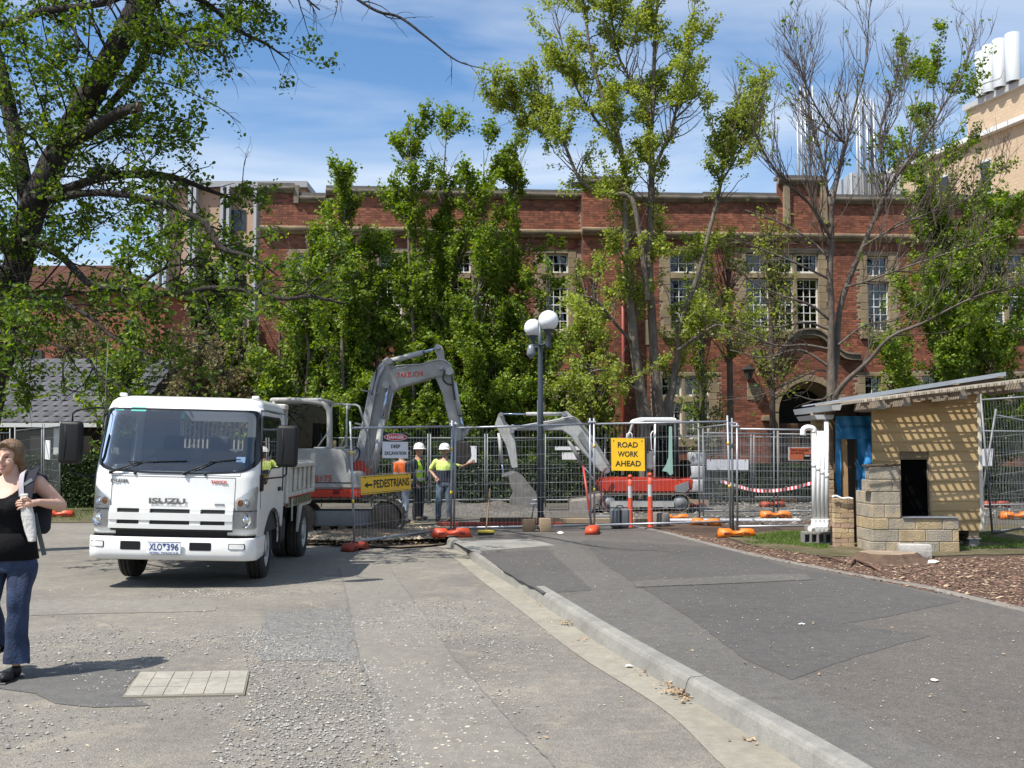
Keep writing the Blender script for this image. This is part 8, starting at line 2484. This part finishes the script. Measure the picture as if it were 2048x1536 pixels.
m_blackc = M('black_jersey', (.007, .007, .008), .9, bump=.3, bscale=30, spec=.15)
m_lips = M('lips', (.42, .12, .10), .4); m_teeth = M('teeth', (.8, .78, .72), .3); m_eye = M('eye_dark', (.03, .02, .015), .2)
YWm = 7.1
k_ = YWm / FPX
def wp(u, v, dy=0.0):
    p = at(u, v, YWm); return Vector((p.x, YWm + dy, p.z))
wf_ = gnd(22, 1347, 0)
WM = empty('person', (wp(10, 1100).x, YWm, 0), 'woman walking at the left edge in black top and flared jeans', 'person')
hc = wp(8, 914)
body = MB()
# head: cranium, jaw, nose, ears, neck
body.sphere(hc + Vector((0, .01, .02)), .082, 20, (.92, 1.12, 1.12))
body.sphere(hc + Vector((-.004, -.035, -.055)), .058, 16, (.95, 1.0, 1.05)); body.sphere(hc + Vector((-.006, -.062, -.098)), .026, 12, (1.1, 1, .9))
body.sphere(hc + Vector((.03, -.055, -.04)), .030, 12); body.sphere(hc + Vector((-.038, -.055, -.04)), .030, 12)
body.tube([hc + Vector((-.003, -.085, .015)), hc + Vector((-.005, -.112, -.03))], [.009, .014], 8).sphere(hc + Vector((-.005, -.108, -.034)), .0145, 10, (1.2, 1, .8))
body.sphere(hc + Vector((.078, .012, -.012)), .02, 10, (.5, 1, 1.5)).sphere(hc + Vector((-.078, .012, -.012)), .02, 10, (.5, 1, 1.5))
limbs(body, [hc + Vector((0, .02, -.05)), wp(10, 958, .03)], [.052, .060])
tors = [(10, 952, .055, .07, .055, .02), (10, 962, .02, .15, .070, .02), (10, 975, .0, .185, .088, .015), (10, 995, .0, .175, .112, 0), (9, 1015, 0, .172, .128, -.02), (9, 1040, 0, .152, .112, 0), (10, 1065, 0, .148, .105, 0), (8, 1090, 0, .158, .112, .01), (9, 1118, 0, .168, .118, .01), (9, 1140, 0, .155, .11, .01)]
TL_ = [(wp(u, v).x, YWm + dy2, wp(u, v).z, rx, ry) for (u, v, _, rx, ry, dy2) in tors]
loft(body, TL_)
body.sphere(wp(32, 1012, -.085), .065, 14).sphere(wp(-14, 1012, -.085), .065, 14)
sh, el, wr = wp(62, 966, .02), wp(97, 1012, .12), wp(80, 1003, -.10)
limbs(body, [sh, (sh + el) / 2, el], [.058, .052, .042]); limbs(body, [el, (el + wr) / 2, wr], [.041, .038, .025])
sh2, el2, wr2 = wp(-44, 966, .02), wp(-72, 1035, .08), wp(-66, 1100, .0)
limbs(body, [sh2, (sh2 + el2) / 2, el2, (el2 + wr2) / 2, wr2], [.056, .048, .040, .035, .024]); body.sphere(wr2 + Vector((0, 0, -.06)), .035, 10, (.6, 1, 1.5))
hipL, kneeL, ankL = wp(36, 1128, .0), wp(33, 1208, -.05), wp(22, 1325, .0)
hipR, kneeR, ankR = wp(-20, 1128, .02), wp(-30, 1206, -.02), wp(-48, 1296, .26)
limbs(body, [hipL, kneeL, ankL], [.074, .050, .034]); limbs(body, [hipR, kneeR, ankR], [.074, .050, .034])
# the hand: palm and five bent fingers
pm = wp(68, 1005, -.14)
body.sphere(pm, .036, 12, (1.15, .5, .85)); limbs(body, [wr, pm], [.024, .028])
bodyo = blob(body, 'body', m_skin, WM, .0075, 3)
def finger(base, d1, d2, r_, ln):
    a = base; b = a + d1.normalized() * ln * .42; c = b + d2.normalized() * ln * .32; d = c + (d2 * .8 + Vector((0, 0, -.4))).normalized() * ln * .26
    mb = MB(); limbs(mb, [a, b, c, d], [r_, r_ * .95, r_ * .85, r_ * .7], 8); return mb
for k, (dz, ln, bend) in enumerate(((.018, .062, -.12), (.004, .070, -.05), (-.010, .066, .0), (-.024, .052, -.2))):
    base = pm + Vector((-.030, -.006, dz))
    finger(base, Vector((-1, -.15, .1 * (1.2 - k))), Vector((-.9, .25, bend)), .0095, ln).build('finger', m_skin, bodyo)
finger(pm + Vector((.005, -.016, .028)), Vector((-.7, -.3, .55)), Vector((-1, .1, -.1)), .010, .055).build('thumb', m_skin, bodyo)
MB().lathe([(.010, -.002), (.0125, 0), (.010, .002)], pm + Vector((-.045, -.012, .004)), 10, axis='x').build('ring', m_chrome, WM)
MB().lathe([(.026, -.004), (.030, 0), (.026, .004)], wr * .7 + pm * .3, 16, axis='x').build('bracelet', m_chrome, WM)
# face
for sx in (-1, 1):
    MB().sphere(hc + Vector((-.004 + sx * .031, -.083, -.002)), .0085, 10, (1.5, .6, .55)).build('eye', m_eye, WM)
    P = [hc + Vector((-.004 + sx * (.016 + .010 * t), -.090 + .004 * t, .017 + .0035 * math.sin(t * 1.1))) for t in range(4)]
    MB().tube(P, .0032, 5).build('eyebrow', m_hair, WM)
    MB().tube([hc + Vector((-.004 + sx * .020, -.089, .004)), hc + Vector((-.004 + sx * .032, -.090, .007)), hc + Vector((-.004 + sx * .043, -.082, .003))], .0022, 4).build('eyelid', m_eye, WM)
arc_ = [(-.026, .006), (-.014, -.003), (0, -.006), (.014, -.003), (.026, .006)]
mo = hc + Vector((-.005, -.094, -.066))
MB().tube([mo + Vector((x, abs(x) * .35, z + .004)) for x, z in arc_], .0038, 6).build('upper_lip', m_lips, WM)
MB().tube([mo + Vector((x * .95, abs(x) * .35 + .001, z * 1.6 - .006)) for x, z in arc_], .0044, 6).build('lower_lip', m_lips, WM)
MB().tube([mo + Vector((x * .85, abs(x) * .35 + .001, z * 1.1 - .001)) for x, z in arc_], .0036, 6).build('teeth', m_teeth, WM)
MB().sphere(hc + Vector((.083, -.002, -.028)), .005, 8).build('earring', m_teeth, WM)
hr = MB(); hr.sphere(hc + Vector((0, .022, .032)), .094, 22, (.97, 1.12, 1.10)).sphere(hc + Vector((0, .07, -.03)), .075, 14, (1, .8, 1.2))
for sx in (-1, 1):
    limbs(hr, [hc + Vector((sx * .010, -.072, .098)), hc + Vector((sx * .055, -.062, .068)), hc + Vector((sx * .082, -.02, .02)), hc + Vector((sx * .083, .02, -.04))], [.016, .020, .019, .018])
limbs(hr, [hc + Vector((.070, .04, -.04)), hc + Vector((.082, .045, -.085)), hc + Vector((.085, .05, -.14))], [.030, .024, .012]); limbs(hr, [hc + Vector((0, .10, -.03)), hc + Vector((0, .12, -.12)), hc + Vector((.01, .12, -.20))], [.05, .045, .02])
blob(hr, 'hair', m_hair, WM, .006, 3, cut=lambda c: (c.y - YWm) < -.050 and c.z < hc.z + .050 and abs(c.x - hc.x) < .066, disp=.006)
# black gathered top
tp_ = MB(); loft(tp_, [(x, y, z, rx + .013, ry + .014) for (x, y, z, rx, ry) in TL_[1:9]] ); tp_.sphere(wp(32, 1012, -.090), .072, 14).sphere(wp(-14, 1012, -.090), .072, 14)
TC = wp(10, 960)
def topcut(c):
    x, z = c.x - TC.x, c.z
    if z > wp(0, 950).z: return True
    if c.y < YWm + .02 and ((x / .112) ** 2 + ((z - wp(0, 952).z) / (.150)) ** 2) < 1: return True
    if abs(x) > .155 and z > wp(0, 985).z: return True
    return False
blob(tp_, 'black_top', m_blackc, WM, .0075, 3, cut=topcut, disp=.010)
hem = MB(); loft(hem, [(x, y, z, rx + .027, ry + .032) for (x, y, z, rx, ry) in TL_[6:9]]); hem.build('top_hem', m_blackc, WM)
jn = MB(); loft(jn, [(x, y, z, rx + .012, ry + .014) for (x, y, z, rx, ry) in TL_[7:]])
limbs(jn, [hipL, (hipL + kneeL) / 2, kneeL, kneeL * .45 + ankL * .55, wp(23, 1334, .01)], [.098, .086, .068, .070, .094], 16)
limbs(jn, [hipR, (hipR + kneeR) / 2, kneeR, kneeR * .45 + ankR * .55, ankR + Vector((0, 0, .03))], [.096, .082, .064, .064, .080], 16)
blob(jn, 'jeans', m_jean, WM, .008, 3, disp=.022, cut=lambda c: c.z < wp(0, 1326).z)
for (a_, sgn) in ((wp(22, 1338, -.02), 1), (ankR + Vector((0, .03, -.02)), -1)):
    z0 = .0 if sgn == 1 else a_.z - .06
    s_ = MB(); s_.sphere((a_.x, a_.y + .02, z0 + .055), .045, 12, (.85, 1, 1.1)); s_.sphere((a_.x - .004, a_.y - .10, z0 + .04), .043, 12, (.95, 1.7, .85))
    blob(s_, 'shoe', m_blk, WM, .006, 3); MB().rbox((a_.x - .003, a_.y - .06, z0 + .008), (.075, .25, .016), .006, 1).build('shoe_sole', m_blk, WM)
bk = empty('shoulder_bag', tuple(wp(75, 1040, .05)), 'dark backpack with pale lining and dangling strap on the woman\'s shoulder', 'bag')
m_nv = M('navy_webbing', (.011, .011, .02), .9); m_lav = M('lavender_strap', (.33, .30, .33), .7); m_lin = M('pale_bag_cloth', (.62, .60, .57), .8, var=.2, vscale=14, bump=.4, bscale=40)
def band(pts, w, mt, nm_, par=bk, th=.008):
    P = smooth_line([tuple(p) for p in pts], 5); mb = MB(); V = []; F = []
    for i, p in enumerate(P):
        d = Vector(P[min(i + 1, len(P) - 1)] - P[max(i - 1, 0)]).normalized(); s_ = d.cross(Vector((0, -1, 0))).normalized() * w / 2
        p = Vector(p); V += [p - s_, p + s_, p + s_ + Vector((0, th, 0)), p - s_ + Vector((0, th, 0))]
    for i in range(len(P) - 1):
        for k in range(4): F.append((i * 4 + k, i * 4 + (k + 1) % 4, i * 4 + 4 + (k + 1) % 4, i * 4 + 4 + k))
    F.append((0, 1, 2, 3)); F.append((len(V) - 4, len(V) - 3, len(V) - 2, len(V) - 1)); return mb.add(V, F).build(nm_, mt, par)
band([wp(56, 938, .09), wp(58, 940, -.0), wp(60, 960, -.09), wp(62, 985, -.13), wp(60, 1008, -.15)], .078, m_nv, 'shoulder_strap')
band([wp(40, 938, .05), wp(44, 945, -.06), wp(48, 965, -.115), wp(53, 990, -.145)], .036, m_lav, 'lining_strap')
band([wp(54, 968, -.115), wp(68, 958, -.105)], .022, m_grey, 'strap_buckle')
c_ = MB(); loft(c_, [(wp(56, v).x + dx * k_, YWm - .125, wp(0, v).z, rx, .022) for v, dx, rx in ((986, 0, .03), (1005, 3, .036), (1030, 7, .042), (1060, 13, .040), (1080, 16, .026))]); blob(c_, 'lining', m_lin, bk, .006, 2, disp=.008)
c_ = MB(); loft(c_, [(wp(44, v).x, YWm + .16, wp(0, v).z, rx, ry) for v, rx, ry in ((950, .06, .05), (975, .085, .08), (1030, .10, .09), (1062, .09, .08), (1072, .06, .05))]); blob(c_, 'pack', m_nv, bk, .01, 3, disp=.01)
band([wp(72, 1025, -.10), wp(80, 1060, -.10), wp(90, 1108, -.09)], .030, M('green_grey_strap', (.07, .085, .08), .7), 'dangling_strap')
WM.location.x += .035; bk.location.x += .035
# --- three workers behind the mesh
def worker(u, v_feet, v_top, Y, label, turn, vest, shirt, trousers, pose, lower=None):
    s_ = Y / FPX; base = at(u, v_feet, Y); H = at(u, v_top, Y).z - PZ
    root = empty('person', (base.x, Y, PZ), label, 'person', None); ORG[root.name] = Vector(); root.rotation_euler = (0, 0, turn)
    h = H / 1.80
    V_ = lambda x, y, z: Vector((x * h, y * h, z * h))
    b = MB(); hd = V_(0, -.02, 1.66)
    b.sphere(hd, .098 * h, 16, (.85, 1.0, 1.15)).sphere(hd + V_(0, -.03, -.07), .055 * h, 12).tube([hd + V_(0, -.09, .02), hd + V_(0, -.115, -.02)], [.01 * h, .014 * h], 6)
    b.sphere(hd + V_(.085, .01, -.01), .02 * h, 8, (.5, 1, 1.5)).sphere(hd + V_(-.085, .01, -.01), .02 * h, 8, (.5, 1, 1.5))
    limbs(b, [V_(0, 0, 1.60), V_(0, .02, 1.46)], [.055 * h, .065 * h])
    TL = [(0, .01, 1.47, .10, .07), (0, .01, 1.43, .19, .10), (0, 0, 1.30, .20, .125), (0, 0, 1.15, .18, .12), (0, 0, 1.02, .17, .115), (0, 0, .92, .18, .12), (0, 0, .84, .17, .115)]
    loft(b, [tuple(c * h for c in t_) for t_ in TL])
    for pts_, rr in pose['arms']: limbs(b, [V_(*p) for p in pts_], [r_ * h for r_ in rr]); e_ = V_(*pts_[-1]); d_ = (e_ - V_(*pts_[-2])).normalized(); b.sphere(e_ + d_ * .06 * h, .042 * h, 10, (.8, .8, 1.1))
    for pts_ in pose['legs']: limbs(b, [V_(*p) for p in pts_], [.085 * h, .06 * h, .045 * h])
    bo_ = blob(b, 'body', m_skin2, root, .014, 3)
    for pts_, rr in pose['arms']:
        e_ = V_(*pts_[-1]); d_ = (e_ - V_(*pts_[-2])).normalized(); sd_ = d_.cross(Vector((0, 1, .1))).normalized()
        for k in range(4):
            q = e_ + d_ * .09 * h + sd_ * (.022 * (k - 1.5)) * h; mb = MB(); limbs(mb, [q, q + d_ * .035 * h, q + d_ * .055 * h + Vector((0, .01, -.012))], [.010 * h, .0095 * h, .008 * h], 6); mb.build('finger', m_skin2, bo_)
        q = e_ + d_ * .05 * h - sd_ * .035 * h; mb = MB(); limbs(mb, [q, q + (d_ - sd_ * .8).normalized() * .045 * h], [.011 * h, .009 * h], 6); mb.build('thumb', m_skin2, bo_)
    for sx in (-1, 1): MB().sphere(hd + V_(sx * .033, -.088, .0), .011 * h, 8, (1.4, .6, .6)).build('eye', m_eye, root)
    MB().tube([hd + V_(-.025, -.092, -.065), hd + V_(0, -.098, -.068), hd + V_(.025, -.092, -.065)], .005, 5).build('mouth', m_lips, root)
    c = MB(); loft(c, [(x * h, y * h, z * h, rx * h + .012, ry * h + .012) for (x, y, z, rx, ry) in TL[1:6]])
    for pts_, rr in pose['arms']:
        n_ = pose.get('sleeve', 3)
        P_ = [V_(*p) for p in pts_][:n_];
        if n_ == 2: P_[1] = P_[0].lerp(P_[1], .75)
        limbs(c, P_, [r_ * h + .014 for r_ in rr][:n_])
    blob(c, 'shirt', shirt, root, .014, 3, disp=.012, cut=(lambda q: q.z < 1.17 * h) if lower else None)
    if lower:
        c = MB(); loft(c, [(x * h, y * h, z * h, rx * h + .015, ry * h + .015) for (x, y, z, rx, ry) in [(0, 0, 1.22, .19, .122)] + TL[3:6]]); blob(c, 'shirt_lower', lower, root, .014, 3, disp=.01)
    if vest:
        c = MB(); loft(c, [(x * h, y * h, z * h, rx * h + .026, ry * h + .028) for (x, y, z, rx, ry) in TL[1:6]])
        blob(c, 'vest', vest, root, .014, 3, cut=lambda q: (abs(q.x) < .035 * h + max(0, (q.z - 1.2 * h)) * .35 and q.y < -.03) or (abs(q.x) > .175 * h and q.z > 1.22 * h) or q.z > 1.455 * h)
        for z_ in (.98, 1.16):
            t_ = TL[4] if z_ < 1.1 else TL[3]; mb = MB(); n_ = 24; rx, ry = t_[3] * h + .032, t_[4] * h + .034
            mb.lathe([(1, -.025), (1, .025)], (0, 0, 0), n_); mb.v = [(p[0] * rx, p[1] * ry, p[2] + z_ * h) for p in mb.v]; mb.build('reflective_band', M('silver_band', (.50, .51, .50), .35), root)
    j = MB(); loft(j, [(x * h, y * h, z * h, rx * h + .012, ry * h + .012) for (x, y, z, rx, ry) in TL[5:]] + [(0, 0, .80 * h, .15 * h, .11 * h)])
    for pts_ in pose['legs']: limbs(j, [V_(*p) for p in pts_], [.105 * h, .08 * h, .07 * h])
    blob(j, 'trousers', trousers, root, .014, 3, disp=.014)
    for pts_ in pose['legs']:
        a_ = V_(*pts_[-1]); s2 = MB(); s2.sphere((a_.x, a_.y, .06), .055, 10, (.9, 1, 1.1)).sphere((a_.x, a_.y - .10, .045), .048, 10, (.95, 1.7, .9)); blob(s2, 'boot', m_woodd, root, .012, 2)
    ht = MB().lathe([(.14, .03), (.118, .035), (.116, .06), (.108, .105), (.08, .145), (.04, .163), (.001, .168)], hd + V_(0, 0, .0), 24)
    ht.prism([(-.075, -.10), (.075, -.10), (.055, -.185), (0, -.20), (-.055, -.185)], 'z', .028, .040, f=lambda p: p + hd)
    ht.build('hard_hat', M('white_hat', (.80, .80, .79), .3), root)
    if not pose.get('bare'): pass
    return root
m_yv = M('hi_vis_yellow', (.58, .86, .03), .6, var=.1, vscale=9); m_ov = M('hi_vis_orange', (.85, .16, .02), .6, var=.1, vscale=9); m_yshirt = M('hi_vis_shirt', (.72, .90, .22), .7, var=.1, vscale=9)
m_char = M('charcoal_jacket', (.06, .07, .08), .8, var=.3, vscale=9); m_navy2 = M('navy_cloth', (.02, .024, .045), .8, var=.3, vscale=9); m_dtr = M('black_trousers', (.018, .018, .022), .8, var=.3, vscale=9); m_pj = M('pale_jeans', (.36, .42, .50), .85, var=.3, vscale=9); m_dj = M('faded_dark_jeans', (.10, .14, .19), .85, var=.4, vscale=7)
LEG = [[(.10, 0, .84), (.11, -.02, .48), (.12, .0, .09)], [(-.10, 0, .84), (-.11, -.02, .48), (-.12, .02, .09)]]
AR = [.055, .045, .038, .03]
worker(836, 1040, 889, 21.2, 'worker in white hard hat, yellow vest over grey jacket, looking right', R(65), m_yv, m_char, m_dtr,
       {'arms': [([(.21, .0, 1.40), (.25, .02, 1.13), (.20, -.12, .95)], AR), ([(-.21, .0, 1.40), (-.25, .03, 1.13), (-.22, -.08, .90)], AR)], 'legs': LEG})
worker(889, 1042, 890, 20.9, 'worker in white hard hat and yellow-navy shirt, one hand on his hip', R(-4), None, m_yshirt, m_dj,
       {'sleeve': 2, 'arms': [([(-.21, .0, 1.40), (-.36, .06, 1.20), (-.21, -.08, 1.04)], AR), ([(.21, .0, 1.40), (.42, -.06, 1.30), (.62, -.16, 1.38)], AR)], 'legs': [LEG[0], [(-.10, 0, .84), (-.13, -.06, .48), (-.15, -.03, .09)]]}, lower=m_navy2)
worker(803, 1040, 893, 20.2, 'worker in orange vest and pale jeans behind the DANGER sign', R(150), m_ov, m_char, m_pj,
       {'arms': [([(.21, .0, 1.40), (.26, -.05, 1.14), (.16, -.26, 1.05)], AR), ([(-.21, .0, 1.40), (-.25, -.03, 1.13), (-.14, -.24, 1.08)], AR)], 'legs': [[(.10, 0, .84), (.14, -.22, .55), (.14, .06, .25), ][:3], LEG[1]]})
